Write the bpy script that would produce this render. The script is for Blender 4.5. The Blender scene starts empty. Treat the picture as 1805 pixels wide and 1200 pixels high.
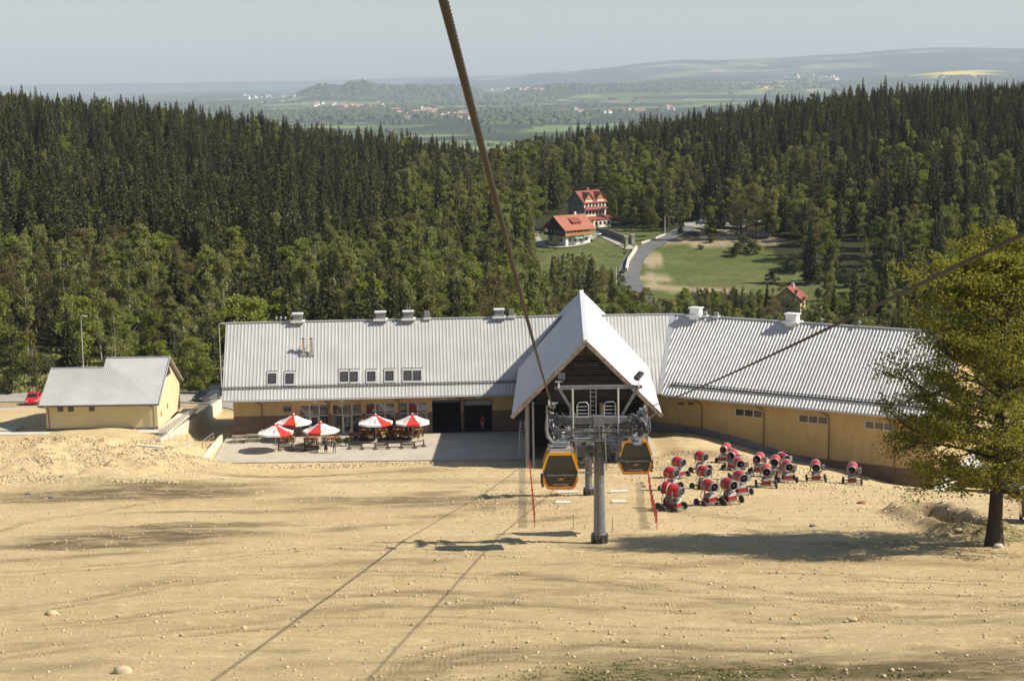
import bpy, math, random
import numpy as np
from mathutils import Vector, Matrix
R = math.radians
rnd = random.Random(7)
nprng = np.random.default_rng(11)
SC = bpy.context.scene
COL = SC.collection

# ------------------------------------------------------------------ camera
CAMZ = 42.2
FPX = 3100.0
PITCH = math.atan(468.0 / FPX)
ROLL = 0.0147
cp, sp = math.cos(PITCH), math.sin(PITCH)
cr, sr = math.cos(ROLL), math.sin(ROLL)
cam_d = bpy.data.cameras.new('camera')
cam = bpy.data.objects.new('camera', cam_d)
COL.objects.link(cam)
cam_d.sensor_width = 36.0
cam_d.lens = FPX / 1805.0 * 36.0
cam_d.clip_start = 0.5
cam_d.clip_end = 120000.0
fw = Vector((0, cp, -sp)); u0 = Vector((0, sp, cp)); x0 = Vector((1, 0, 0))
up = u0 * cr + x0 * sr
rt = x0 * cr - u0 * sr
cam.matrix_world = Matrix(((rt.x, up.x, -fw.x, 0), (rt.y, up.y, -fw.y, 0), (rt.z, up.z, -fw.z, CAMZ), (0, 0, 0, 1)))
SC.camera = cam

# ------------------------------------------------------------------ sky, sun, exposure
SUN_EL, SUN_AZ = 42.0, 98.5
world = bpy.data.worlds.new("World")
SC.world = world
world.use_nodes = True
wn = world.node_tree.nodes; wl = world.node_tree.links
wn.clear()
sky = wn.new('ShaderNodeTexSky'); sky.sky_type = 'NISHITA'; sky.sun_disc = False
sky.sun_elevation = R(SUN_EL); sky.sun_rotation = R(SUN_AZ)
sky.altitude = 600; sky.air_density = 1.0; sky.dust_density = 1.2; sky.ozone_density = 1.0
bg = wn.new('ShaderNodeBackground'); bg.inputs['Strength'].default_value = 0.078
wo = wn.new('ShaderNodeOutputWorld')
wl.new(sky.outputs[0], bg.inputs[0]); wl.new(bg.outputs[0], wo.inputs[0])
sun_d = bpy.data.lights.new('sun', 'SUN'); sun_d.energy = 5.0; sun_d.angle = R(0.5); sun_d.color = (1.0, 0.93, 0.80)
sun = bpy.data.objects.new('sun', sun_d); COL.objects.link(sun)
sd = Vector((math.cos(R(SUN_EL)) * math.sin(R(SUN_AZ)), math.cos(R(SUN_EL)) * math.cos(R(SUN_AZ)), math.sin(R(SUN_EL))))
sun.rotation_euler = sd.to_track_quat('Z', 'Y').to_euler()
sun.location = (80, 60, 120)
SC.view_settings.view_transform = 'Standard'; SC.view_settings.look = 'None'
SC.view_settings.exposure = 0.60; SC.view_settings.gamma = 1.0; SC.view_settings.use_curve_mapping = False
cy = SC.cycles
cy.max_bounces = 5; cy.diffuse_bounces = 3; cy.glossy_bounces = 3; cy.transmission_bounces = 4
cy.transparent_max_bounces = 8; cy.volume_bounces = 0; cy.caustics_reflective = False; cy.caustics_refractive = False
cy.use_adaptive_sampling = True; cy.adaptive_threshold = 0.02

# ------------------------------------------------------------------ helpers: pixels of the photo (1805x1200) to rays
def ray(px, py):
    a = px - 902.5; b = 600.0 - py
    a2 = a * cr + b * sr; b2 = b * cr - a * sr
    return (a2, FPX * cp + b2 * sp, -FPX * sp + b2 * cp)
def P(px, py, d=None, z=None):
    """point of the place seen at a photo pixel, at forward distance d or height z"""
    r = ray(px, py)
    t = (d / r[1]) if d is not None else ((z - CAMZ) / r[2])
    return Vector((r[0] * t, r[1] * t, CAMZ + r[2] * t))
def proj(x, y, z):
    z = z - CAMZ
    dep = y * cp - z * sp
    b2 = y * sp + z * cp
    X = FPX * x / dep; Y = FPX * b2 / dep
    a = X * cr - Y * sr; b = X * sr + Y * cr
    return a + 902.5, 600.0 - b

def sstep(a, b, x):
    t = np.clip((np.asarray(x, float) - a) / (b - a), 0, 1)
    return t * t * (3 - 2 * t)

# value noise (numpy)
_perm = np.random.default_rng(3).random((256, 256))
def vnoise(x, y):
    x = np.asarray(x, float); y = np.asarray(y, float)
    xi = np.floor(x).astype(int); yi = np.floor(y).astype(int)
    fx = x - xi; fy = y - yi
    fx = fx * fx * (3 - 2 * fx); fy = fy * fy * (3 - 2 * fy)
    a = _perm[xi % 256, yi % 256]; b = _perm[(xi + 1) % 256, yi % 256]
    c = _perm[xi % 256, (yi + 1) % 256]; d = _perm[(xi + 1) % 256, (yi + 1) % 256]
    return (a * (1 - fx) + b * fx) * (1 - fy) + (c * (1 - fx) + d * fx) * fy
def fbm(x, y, o=4):
    s = 0; A = 1; T = 0
    for k in range(o):
        s = s + A * vnoise(x * 2 ** k + 17.3 * k, y * 2 ** k + 5.1 * k); T += A; A *= 0.5
    return s / T

# ------------------------------------------------------------------ materials
MATS = {}
def nodes_of(name):
    m = bpy.data.materials.new(name); m.use_nodes = True
    nt = m.node_tree; nt.nodes.clear()
    out = nt.nodes.new('ShaderNodeOutputMaterial')
    MATS[name] = m
    return m, nt, nt.nodes, nt.links, out
def coords(nt, scale, obj=True, stretch=None):
    tc = nt.nodes.new('ShaderNodeTexCoord'); mp = nt.nodes.new('ShaderNodeMapping')
    nt.links.new(tc.outputs['Object' if obj else 'Generated'], mp.inputs[0])
    mp.inputs['Scale'].default_value = stretch if stretch else (scale, scale, scale)
    return mp.outputs[0]
def geo_coords(nt, stretch):
    g = nt.nodes.new('ShaderNodeNewGeometry'); mp = nt.nodes.new('ShaderNodeMapping')
    nt.links.new(g.outputs['Position'], mp.inputs[0]); mp.inputs['Scale'].default_value = stretch
    return mp.outputs[0]
def noise(nt, vec, scale, detail=4, rough=0.6):
    n = nt.nodes.new('ShaderNodeTexNoise'); n.inputs['Scale'].default_value = scale
    n.inputs['Detail'].default_value = detail; n.inputs['Roughness'].default_value = rough
    if vec is not None: nt.links.new(vec, n.inputs['Vector'])
    return n.outputs['Fac']
def mapr(nt, v, a, b, c=0.0, d=1.0):
    n = nt.nodes.new('ShaderNodeMapRange'); n.inputs['From Min'].default_value = a; n.inputs['From Max'].default_value = b
    n.inputs['To Min'].default_value = c; n.inputs['To Max'].default_value = d
    nt.links.new(v, n.inputs['Value']); return n.outputs[0]
def mix(nt, fac, a, b, typ='MIX'):
    n = nt.nodes.new('ShaderNodeMix'); n.data_type = 'RGBA'; n.blend_type = typ
    for s, v in ((n.inputs[0], fac), (n.inputs[6], a), (n.inputs[7], b)):
        if hasattr(v, 'node'): nt.links.new(v, s)
        elif isinstance(v, (int, float)): s.default_value = v
        else: s.default_value = (v[0], v[1], v[2], 1)
    return n.outputs[2]
def math_(nt, op, a, b=0.0):
    n = nt.nodes.new('ShaderNodeMath'); n.operation = op
    for s, v in ((n.inputs[0], a), (n.inputs[1], b)):
        if hasattr(v, 'node'): nt.links.new(v, s)
        else: s.default_value = v
    return n.outputs[0]
def attr(nt, name):
    n = nt.nodes.new('ShaderNodeAttribute'); n.attribute_name = name; return n.outputs['Fac']
def mat(name, col, rough=0.6, metal=0.0, col2=None, scale=3.0, bump=0.0, bscale=None, spec=0.5, stretch=None, coat=0.0, detail=4, emit=None):
    if name in MATS: return MATS[name]
    m, nt, N, L, out = nodes_of(name)
    b = N.new('ShaderNodeBsdfPrincipled'); L.new(b.outputs[0], out.inputs[0])
    b.inputs['Roughness'].default_value = rough; b.inputs['Metallic'].default_value = metal
    b.inputs['Specular IOR Level'].default_value = spec
    b.inputs['Coat Weight'].default_value = coat
    if emit:
        b.inputs['Emission Color'].default_value = (*emit[:3], 1); b.inputs['Emission Strength'].default_value = emit[3]
    if col2 is None: col2 = tuple(c * 0.8 for c in col)
    v = coords(nt, 1.0, stretch=stretch)
    f = mapr(nt, noise(nt, v, scale, detail), 0.35, 0.65)
    c = mix(nt, f, col, col2)
    L.new(c, b.inputs['Base Color'])
    f2 = noise(nt, v, (bscale or scale * 4), 3)
    r = mapr(nt, f2, 0.3, 0.7, max(0.02, rough - 0.1), min(1, rough + 0.1)); L.new(r, b.inputs['Roughness'])
    if bump:
        bp = N.new('ShaderNodeBump'); bp.inputs['Strength'].default_value = bump; bp.inputs['Distance'].default_value = 0.03
        L.new(f2, bp.inputs['Height']); L.new(bp.outputs[0], b.inputs['Normal'])
    return m

mat('white_roof_steel', (0.45, 0.445, 0.43), 0.45, 0.0, (0.38, 0.375, 0.365), 0.35, spec=0.5, detail=6)
mat('gable_sheet_steel', (0.60, 0.60, 0.585), 0.5, 0.0, (0.54, 0.54, 0.53), 0.5, detail=6)
mat('grey_sheet_steel', (0.42, 0.43, 0.43), 0.5, 0.2, (0.36, 0.37, 0.38), 1.5)
mat('yellow_render', (0.47, 0.345, 0.16), 0.85, 0, (0.375, 0.275, 0.13), 1.1, bump=0.15, bscale=20, stretch=(1, 1, .3), detail=8)
mat('pale_yellow_render', (0.56, 0.45, 0.23), 0.85, 0, (0.52, 0.41, 0.205), 0.5, bump=0.15, bscale=20)
mat('hut_render', (0.62, 0.53, 0.31), 0.85, 0, (0.57, 0.48, 0.27), 0.5, bump=0.15, bscale=20)
mat('grey_plinth_plaster', (0.20, 0.20, 0.205), 0.9, 0, (0.15, 0.15, 0.155), 1.0, bump=0.2)
mat('concrete', (0.47, 0.415, 0.32), 0.9, 0, (0.39, 0.345, 0.27), 0.35, bump=0.15, detail=8)
mat('pale_concrete', (0.60, 0.55, 0.44), 0.9, 0, (0.50, 0.45, 0.36), 1.0, bump=0.2)
mat('brown_timber', (0.065, 0.036, 0.022), 0.7, 0, (0.04, 0.023, 0.014), 4, bump=0.2)
mat('brown_plank', (0.17, 0.115, 0.075), 0.8, 0, (0.11, 0.075, 0.05), 2.0, bump=0.2, stretch=(0.3, 0.3, 6))
mat('orange_timber', (0.42, 0.20, 0.07), 0.6, 0, (0.32, 0.14, 0.045), 4)
mat('grey_timber', (0.30, 0.25, 0.18), 0.85, 0, (0.20, 0.165, 0.12), 4, bump=0.2)
mat('brown_fascia', (0.31, 0.27, 0.23), 0.6, 0, (0.18, 0.12, 0.08), 2)
mat('dark_gutter', (0.09, 0.075, 0.065), 0.5)
mat('brown_pipe', (0.20, 0.13, 0.085), 0.5, 0.2)
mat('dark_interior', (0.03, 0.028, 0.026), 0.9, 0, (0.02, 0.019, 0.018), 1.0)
mat('white_frame', (0.55, 0.50, 0.43), 0.5)
mat('black_frame', (0.03, 0.03, 0.032), 0.5)
mat('galvanised_steel', (0.25, 0.255, 0.26), 0.5, 0.35, (0.16, 0.165, 0.17), 3.0, bump=0.05)
mat('pale_steel', (0.58, 0.58, 0.57), 0.4, 0.5, (0.48, 0.48, 0.47), 3.0)
mat('stainless_steel', (0.6, 0.58, 0.54), 0.18, 1.0, (0.5, 0.48, 0.45), 2)
mat('dark_steel', (0.10, 0.10, 0.105), 0.5, 0.4, (0.06, 0.06, 0.065), 5)
mat('rope_steel', (0.032, 0.026, 0.020), 0.65, 0.1, (0.018, 0.015, 0.012), 14)
mat('rubber', (0.022, 0.022, 0.023), 0.8, 0, (0.03, 0.03, 0.03), 8)
mat('red_paint', (0.50, 0.022, 0.018), 0.4, 0, (0.33, 0.018, 0.016), 3, coat=0.2)
mat('dusty_white_paint', (0.50, 0.49, 0.46), 0.5, 0, (0.34, 0.33, 0.30), 5)
mat('machine_steel', (0.30, 0.30, 0.30), 0.45, 0.4, (0.17, 0.17, 0.17), 5)
mat('dark_red_paint', (0.28, 0.018, 0.016), 0.45, 0, (0.2, 0.015, 0.014), 3)
mat('white_paint', (0.75, 0.75, 0.73), 0.4, 0, (0.62, 0.62, 0.60), 4)
mat('grey_paint', (0.26, 0.265, 0.27), 0.5, 0, (0.19, 0.195, 0.2), 4)
mat('yellow_cabin_paint', (0.80, 0.36, 0.012), 0.3, 0, (0.74, 0.33, 0.012), 2, coat=0.4)
mat('orange_cabin_paint', (0.62, 0.21, 0.012), 0.35, 0, (0.55, 0.18, 0.012), 2, coat=0.3)
mat('red_canvas', (0.60, 0.03, 0.022), 0.8, 0, (0.5, 0.025, 0.02), 3)
mat('white_canvas', (0.80, 0.78, 0.75), 0.85, 0, (0.74, 0.72, 0.69), 3)
mat('yellow_print', (0.75, 0.42, 0.05), 0.8)
mat('green_canvas', (0.02, 0.13, 0.075), 0.8)
mat('red_net', (0.60, 0.06, 0.035), 0.8, 0, (0.50, 0.05, 0.03), 6)
mat('red_tile', (0.34, 0.12, 0.07), 0.75, 0, (0.27, 0.09, 0.05), 0.8, bump=0.3, bscale=6)
mat('dark_red_tile', (0.26, 0.06, 0.045), 0.75, 0, (0.20, 0.045, 0.035), 0.8, bump=0.3, bscale=6)
mat('white_plaster', (0.76, 0.74, 0.68), 0.85, 0, (0.68, 0.66, 0.60), 0.6)
mat('cream_plaster', (0.74, 0.68, 0.52), 0.85, 0, (0.66, 0.60, 0.45), 0.6)
mat('grey_slate', (0.17, 0.175, 0.18), 0.7, 0, (0.13, 0.135, 0.14), 1.0)
mat('asphalt', (0.135, 0.135, 0.135), 0.9, 0, (0.10, 0.10, 0.10), 0.3, bump=0.1, detail=8)
mat('pale_road_gravel', (0.36, 0.33, 0.28), 0.95, 0, (0.28, 0.255, 0.215), 0.25, bump=0.2, detail=8)
mat('stone_wall', (0.20, 0.185, 0.16), 0.9, 0, (0.12, 0.11, 0.10), 1.4, bump=0.6, bscale=4)
mat('pale_rock', (0.52, 0.42, 0.26), 0.9, 0, (0.38, 0.29, 0.165), 2.0, bump=0.4)
mat('skin', (0.50, 0.30, 0.21), 0.6); mat('hair', (0.06, 0.04, 0.03), 0.7)
mat('navy_cloth', (0.03, 0.035, 0.05), 0.9); mat('denim', (0.10, 0.14, 0.22), 0.9)
mat('olive_cloth', (0.19, 0.17, 0.12), 0.9); mat('red_cloth', (0.45, 0.03, 0.03), 0.9); mat('pink_cloth', (0.5, 0.36, 0.34), 0.9)
mat('rust_red', (0.30, 0.09, 0.04), 0.9); mat('car_red', (0.6, 0.015, 0.02), 0.25, coat=0.8); mat('car_black', (0.02, 0.022, 0.028), 0.25, coat=0.8)
mat('car_blue', (0.05, 0.08, 0.14), 0.25, coat=0.8); mat('car_silver', (0.4, 0.41, 0.42), 0.3, 0.6, coat=0.6); mat('lamp_glass', (0.8, 0.8, 0.78), 0.1)
mat('far_house_white', (0.85, 0.82, 0.76), 0.8); mat('far_house_roof', (0.36, 0.21, 0.16), 0.8)

def glass_mat(name, tint, rough=0.05):
    m, nt, N, L, out = nodes_of(name)
    b = N.new('ShaderNodeBsdfPrincipled'); L.new(b.outputs[0], out.inputs[0])
    v = coords(nt, 1.0); f = noise(nt, v, 0.6, 2)
    L.new(mix(nt, f, tint, tuple(c * 0.5 for c in tint)), b.inputs['Base Color'])
    b.inputs['Roughness'].default_value = rough; b.inputs['Specular IOR Level'].default_value = 0.9
    bp = N.new('ShaderNodeBump'); bp.inputs['Strength'].default_value = 0.06; L.new(f, bp.inputs['Height']); L.new(bp.outputs[0], b.inputs['Normal'])
    return m
glass_mat('window_glass', (0.05, 0.055, 0.06)); glass_mat('smoked_glass', (0.022, 0.021, 0.021), 0.22)
glass_mat('skylight_glass', (0.07, 0.065, 0.06), 0.12); glass_mat('car_glass', (0.02, 0.025, 0.03))

def leaf_mat(name, c1, c2, c3, trans=0.25, vscale=0.5, gloss=0.0):
    """foliage: colour varies per tree and per clump; some light passes through the leaves"""
    m, nt, N, L, out = nodes_of(name)
    oi = N.new('ShaderNodeObjectInfo')
    v = coords(nt, 1.0)
    f = mapr(nt, noise(nt, v, vscale, 4), 0.35, 0.68)
    a = mix(nt, mapr(nt, oi.outputs['Random'], 0, 1), c1, c2)
    c = mix(nt, math_(nt, 'MULTIPLY', f, 0.55), a, c3)
    hsv = N.new('ShaderNodeHueSaturation'); L.new(c, hsv.inputs['Color'])
    r2 = math_(nt, 'FRACT', math_(nt, 'MULTIPLY', oi.outputs['Random'], 37.7))
    L.new(mapr(nt, r2, 0, 1, 0.72, 1.28), hsv.inputs['Value'])
    d = N.new('ShaderNodeBsdfDiffuse'); t = N.new('ShaderNodeBsdfTranslucent'); ms = N.new('ShaderNodeMixShader')
    L.new(hsv.outputs[0], d.inputs[0]); L.new(hsv.outputs[0], t.inputs[0]); ms.inputs[0].default_value = trans
    L.new(d.outputs[0], ms.inputs[1]); L.new(t.outputs[0], ms.inputs[2]); L.new(ms.outputs[0], out.inputs[0])
    return m
leaf_mat('spruce_needles', (0.042, 0.049, 0.024), (0.090, 0.090, 0.037), (0.120, 0.116, 0.046), 0.22)
leaf_mat('spring_leaves', (0.215, 0.240, 0.040), (0.130, 0.165, 0.044), (0.265, 0.275, 0.056), 0.42, 0.8)
leaf_mat('birch_leaves', (0.165, 0.185, 0.062), (0.215, 0.210, 0.062), (0.27, 0.26, 0.09), 0.42, 0.8)
leaf_mat('brown_buds', (0.165, 0.130, 0.055), (0.145, 0.130, 0.055), (0.19, 0.165, 0.07), 0.35, 0.8)
leaf_mat('beech_leaves', (0.205, 0.205, 0.034), (0.205, 0.205, 0.034), (0.34, 0.305, 0.05), 0.5, 0.45)
leaf_mat('shrub_leaves', (0.10, 0.12, 0.04), (0.12, 0.115, 0.05), (0.15, 0.15, 0.07), 0.3, 0.8)
mat('bark', (0.055, 0.043, 0.033), 0.95, 0, (0.028, 0.022, 0.017), 1.2, bump=0.8, bscale=6, stretch=(3, 3, 0.6))
mat('birch_bark', (0.50, 0.47, 0.42), 0.9, 0, (0.25, 0.23, 0.20), 3.0, stretch=(1, 1, 4))
mat('grass_blades', (0.17, 0.175, 0.045), 0.9, 0, (0.24, 0.22, 0.08), 1.0)

# ------------------------------------------------------------------ mesh building
class MB:
    def __init__(s): s.v = []; s.f = []; s.m = []; s.cur = 0; s.mats = []
    def use(s, name):
        if name not in s.mats: s.mats.append(name)
        s.cur = s.mats.index(name); return s
    def add(s, vs, fs):
        o = len(s.v); s.v.extend([tuple(v) for v in vs])
        for f in fs: s.f.append(tuple(i + o for i in f)); s.m.append(s.cur)
    def box(s, c, d, rz=0.0, top=None):
        """c = centre, d = full sizes, top = (sx, sy) scale of the upper face"""
        x, y, z = d[0] / 2, d[1] / 2, d[2] / 2; tx, ty = top or (1, 1)
        ca, sa = math.cos(rz), math.sin(rz)
        vs = []
        for sz, kx, ky in ((-1, 1, 1), (1, tx, ty)):
            for sx, sy in ((-1, -1), (1, -1), (1, 1), (-1, 1)):
                a, b = sx * x * kx, sy * y * ky
                vs.append((c[0] + a * ca - b * sa, c[1] + a * sa + b * ca, c[2] + sz * z))
        s.add(vs, [(3, 2, 1, 0), (4, 5, 6, 7), (0, 1, 5, 4), (1, 2, 6, 5), (2, 3, 7, 6), (3, 0, 4, 7)])
        return s
    def bar(s, a, b, w, h=None, upv=(0, 0, 1), w2=None, h2=None):
        a = Vector(a); b = Vector(b); h = h if h is not None else w
        w2 = w if w2 is None else w2; h2 = h if h2 is None else h2
        d = (b - a).normalized(); u = Vector(upv)
        if abs(d.dot(u)) > 0.98: u = Vector((0, 1, 0))
        r = d.cross(u).normalized(); u = r.cross(d)
        vs = []
        for p, ww, hh in ((a, w, h), (b, w2, h2)):
            for i, j in ((-1, -1), (1, -1), (1, 1), (-1, 1)): vs.append(p + r * (i * ww / 2) + u * (j * hh / 2))
        s.add(vs, [(3, 2, 1, 0), (4, 5, 6, 7), (0, 1, 5, 4), (1, 2, 6, 5), (2, 3, 7, 6), (3, 0, 4, 7)])
        return s
    def tube(s, pts, r, n=8, cap=True):
        pts = [Vector(p) for p in pts]; rs = r if isinstance(r, (list, tuple)) else [r] * len(pts)
        vs = []; pr = None
        for i, p in enumerate(pts):
            d = (pts[min(i + 1, len(pts) - 1)] - pts[max(i - 1, 0)]).normalized()
            if pr is None:
                u = Vector((0, 0, 1)) if abs(d.z) < 0.9 else Vector((1, 0, 0)); pr = d.cross(u).normalized()
            pr = (pr - d * pr.dot(d)).normalized(); q = d.cross(pr)
            for k in range(n):
                t = 2 * math.pi * k / n; vs.append(p + (pr * math.cos(t) + q * math.sin(t)) * rs[i])
        fs = [(i * n + k, i * n + (k + 1) % n, (i + 1) * n + (k + 1) % n, (i + 1) * n + k) for i in range(len(pts) - 1) for k in range(n)]
        if cap: fs.append(tuple(range(n - 1, -1, -1))); fs.append(tuple((len(pts) - 1) * n + k for k in range(n)))
        s.add(vs, fs); return s
    def lathe(s, prof, n=16, M=None, cap=True):
        """prof = [(r, z)]; M = matrix"""
        vs = []
        for r, z in prof:
            for k in range(n):
                t = 2 * math.pi * k / n; v = Vector((r * math.cos(t), r * math.sin(t), z)); vs.append(M @ v if M else v)
        fs = [(i * n + k, i * n + (k + 1) % n, (i + 1) * n + (k + 1) % n, (i + 1) * n + k) for i in range(len(prof) - 1) for k in range(n)]
        if cap:
            if prof[0][0] > 1e-4: fs.append(tuple(range(n - 1, -1, -1)))
            if prof[-1][0] > 1e-4: fs.append(tuple((len(prof) - 1) * n + k for k in range(n)))
        s.add(vs, fs); return s
    def slab(s, poly, off):
        """planar polygon thickened by vector off"""
        p = [Vector(q) for q in poly]; o = Vector(off); n = len(p)
        s.add(p + [q + o for q in p], [tuple(range(n)), tuple(range(2 * n - 1, n - 1, -1))] + [(i, i + n, (i + 1) % n + n, (i + 1) % n) for i in range(n)])
        return s
    def build(s, name, m=None, parent=None, smooth=False, loc=None):
        me = bpy.data.meshes.new(name)
        me.from_pydata(s.v, [], s.f)
        if m: me.materials.append(MATS[m])
        else:
            for q in s.mats: me.materials.append(MATS[q])
            me.polygons.foreach_set('material_index', s.m)
        if smooth: me.polygons.foreach_set('use_smooth', [True] * len(s.f))
        me.update()
        import bmesh
        bm = bmesh.new(); bm.from_mesh(me); bmesh.ops.recalc_face_normals(bm, faces=bm.faces); bm.to_mesh(me); bm.free()
        o = bpy.data.objects.new(name, me); COL.objects.link(o)
        if parent is not None: o.parent = parent
        if loc is not None: o.location = loc
        return o

def np_mesh(name, V, Fq, matnames, mi=None, smooth=False):
    """V (n,3), Fq (m,k) constant k"""
    me = bpy.data.meshes.new(name)
    k = Fq.shape[1]
    me.vertices.add(len(V)); me.vertices.foreach_set('co', np.asarray(V, np.float32).ravel())
    me.loops.add(Fq.size); me.loops.foreach_set('vertex_index', Fq.astype(np.int32).ravel())
    me.polygons.add(len(Fq)); me.polygons.foreach_set('loop_start', (np.arange(len(Fq)) * k).astype(np.int32))
    for q in matnames: me.materials.append(MATS[q])
    if mi is not None: me.polygons.foreach_set('material_index', np.asarray(mi, np.int32))
    if smooth: me.polygons.foreach_set('use_smooth', np.ones(len(Fq), bool))
    me.update(calc_edges=True); me.validate()
    return me
def link(name, me, parent=None, loc=None):
    o = bpy.data.objects.new(name, me); COL.objects.link(o)
    if parent is not None: o.parent = parent
    if loc is not None: o.location = loc
    return o
def tag(o, label=None, cat=None, group=None, kind=None):
    if label: o['label'] = label
    if cat: o['category'] = cat
    if group: o['group'] = group
    if kind: o['kind'] = kind
    return o
def thing(name, label, cat, loc=(0, 0, 0), rz=0.0, group=None):
    o = bpy.data.objects.new(name, None); COL.objects.link(o)
    o.location = loc; o.rotation_euler = (0, 0, rz); o.empty_display_size = 0.3
    return tag(o, label, cat, group)
def copy_tree(o, parent=None):
    c = o.copy(); COL.objects.link(c)
    if parent is not None: c.parent = parent
    for ch in o.children: copy_tree(ch, c)
    return c
# ------------------------------------------------------------------ terrain
def slope_z(y): return 13.1 - 0.152 * (y - 107.0)
CP = []
for x in (-90, -60, -30, 0, 25, 50, 90):
    for y in (-30, 10, 45, 75, 107): CP.append((x, y, slope_z(y)))
for x in (-30, -12, 0, 12): CP += [(x, 128, slope_z(128)), (x, 150, slope_z(150) - 0.15), (x, 172, slope_z(172) - 0.2)]
for x in (-30, -15, 0, 12): CP += [(x, 191, 0.0), (x, 206, -0.3), (x, 222, -1.0)]
CP += [(-45, 128, 9.9), (-60, 128, 9.9), (-85, 128, 10.5), (-38, 150, 6.4), (-55, 152, 6.1), (-85, 152, 7), (-36, 165, 4.9), (-48, 165, 5.3), (-62, 165, 5.5),
       (-36, 178, 3.4), (-48, 178, 4.2), (-62, 178, 4.4), (-85, 178, 4.6), (-34, 187, 1.6), (-40, 190, 3.0), (-52, 190, 3.3), (-70, 190, 3.3),
       (-41, 196, 2.9), (-55, 196, 2.9), (-75, 196, 2.9), (-95, 196, 2.9), (-41, 210, 2.2), (-57, 210, 2.2), (-80, 214, 1.5), (-42, 222, 0.3), (-36.5, 206, 0.2), (-36, 222, -0.6),
       (-80, 236, -0.6), (-58, 238, -0.6), (-40, 238, -0.8), (-20, 240, -1.5), (-110, 260, 1)]
CP += [(24, 128, 9.9), (40, 128, 9.4), (60, 128, 9.0), (90, 128, 9.4), (22, 150, 6.2), (30, 150, 5.7), (45, 150, 4.6), (65, 150, 4.0),
       (20, 172, 3.2), (32, 170, 2.2), (45, 170, 0.6), (60, 170, 0.0), (90, 170, 1.0), (21, 201, 0.3), (28, 197, -0.9), (35, 193, -1.9), (46, 187, -3.6),
       (56, 186, -3.7), (75, 186, -3.6), (100, 186, -2), (17, 195, 0.4), (22, 193, 0.6), (60, 200, -3.9), (90, 215, -4), (40, 225, -3), (15, 240, -2.5), (60, 245, -5)]
CP += [(-70, 262, 0), (-40, 262, -1), (-100, 300, 1.5), (-50, 300, -1), (0, 270, -4), (0, 320, -7), (40, 290, -8), (80, 290, -8), (40, 335, -11), (80, 340, -12),
       (0, 380, -8), (-60, 380, 0), (-120, 380, 3), (62, 394, -12), (40, 400, -10), (100, 400, -10), (42, 423, -8), (18, 430, -6), (17, 480, -2.8), (30, 480, -3), (60, 469, -3.5),
       (60, 495, -0.5), (90, 450, -5), (130, 450, -4), (-20, 450, -6), (-80, 470, 3), (-150, 470, 10), (20, 540, 0), (-40, 600, 0), (80, 560, 3), (140, 560, 9), (200, 560, 12),
       (-260, 700, 31), (-204, 700, 28), (-113, 700, 18), (-20, 700, 3), (30, 700, 4), (100, 700, 13), (170, 700, 21), (250, 700, 24),
       (-300, 900, 14), (-150, 900, 4), (0, 900, -14), (100, 900, 8), (170, 900, 19), (250, 900, 21), (350, 900, 21)]
for (px, y, z) in ((1110, 425, None),): pass
CPA = np.array(CP, float)
def _U(r2): return np.where(r2 > 1e-9, 0.5 * r2 * np.log(np.maximum(r2, 1e-9)), 0.0)
_n = len(CPA)
_XY = CPA[:, :2] / 100.0
_K = _U(((_XY[:, None] - _XY[None]) ** 2).sum(-1)) + np.eye(_n) * 2e-4
_Pm = np.c_[np.ones(_n), _XY]
_A = np.zeros((_n + 3, _n + 3)); _A[:_n, :_n] = _K; _A[:_n, _n:] = _Pm; _A[_n:, :_n] = _Pm.T
_W = np.linalg.solve(_A, np.r_[CPA[:, 2], 0, 0, 0])
def tps(x, y):
    x = np.asarray(x, float).ravel() / 100; y = np.asarray(y, float).ravel() / 100
    out = np.empty(len(x))
    for i in range(0, len(x), 40000):
        q = np.c_[x[i:i + 40000], y[i:i + 40000]]
        out[i:i + 40000] = _U(((q[:, None] - _XY[None]) ** 2).sum(-1)) @ _W[:_n] + np.c_[np.ones(len(q)), q] @ _W[_n:]
    return out
# footprint of the paved yard in front of the station (flat)
TER_X0, TER_X1 = -33.6, 16.0
def far_z(x, y):
    az = x / np.maximum(y, 1.0)
    pxl = 902.5 + az * FPX
    z = -120.0 + 18 * (fbm(x / 2600.0, y / 2600.0, 3) - 0.5) * sstep(2500, 6000, y)
    # long wooded hill in the middle distance
    hx = pxl
    prof = 116 * np.exp(-((hx - 582) / 50.0) ** 2) + 104 * sstep(590, 650, hx) * (1 - sstep(790, 905, hx)) + 70 * sstep(850, 950, hx) * (1 - sstep(1000, 1250, hx))
    prof = prof * (0.85 + 0.3 * vnoise(hx / 38.0, 4.2))
    z = z + prof * np.exp(-((y - 13000.0) / 900.0) ** 2) * 0.98
    # left low wooded rise
    z = z + 78 * (1 - sstep(60, 330, hx)) * np.exp(-((y - 7600.0) / 700.0) ** 2)
    # upland on the right, in several ridges one behind the other
    z = z + 95 * sstep(820, 1250, hx) * (0.85 + 0.3 * vnoise(hx / 120.0, 9.1)) * sstep(10500, 15500, y)
    z = z + 80 * sstep(1000, 1700, hx) * (0.9 + 0.2 * vnoise(hx / 90.0, 3.3)) * sstep(16000, 20000, y)
    z = z + 50 * sstep(1350, 1700, hx) * (0.92 + 0.16 * vnoise(hx / 70.0, 1.3)) * sstep(20500, 23500, y)
    z = z + (130 * sstep(560, 820, hx) + 70 * sstep(850, 1150, hx)) * (0.9 + 0.2 * vnoise(hx / 60.0, 6.3)) * sstep(19500, 23000, y)
    return z
TRN = (29.6, 124.0, 29.5, 110.5)
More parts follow.
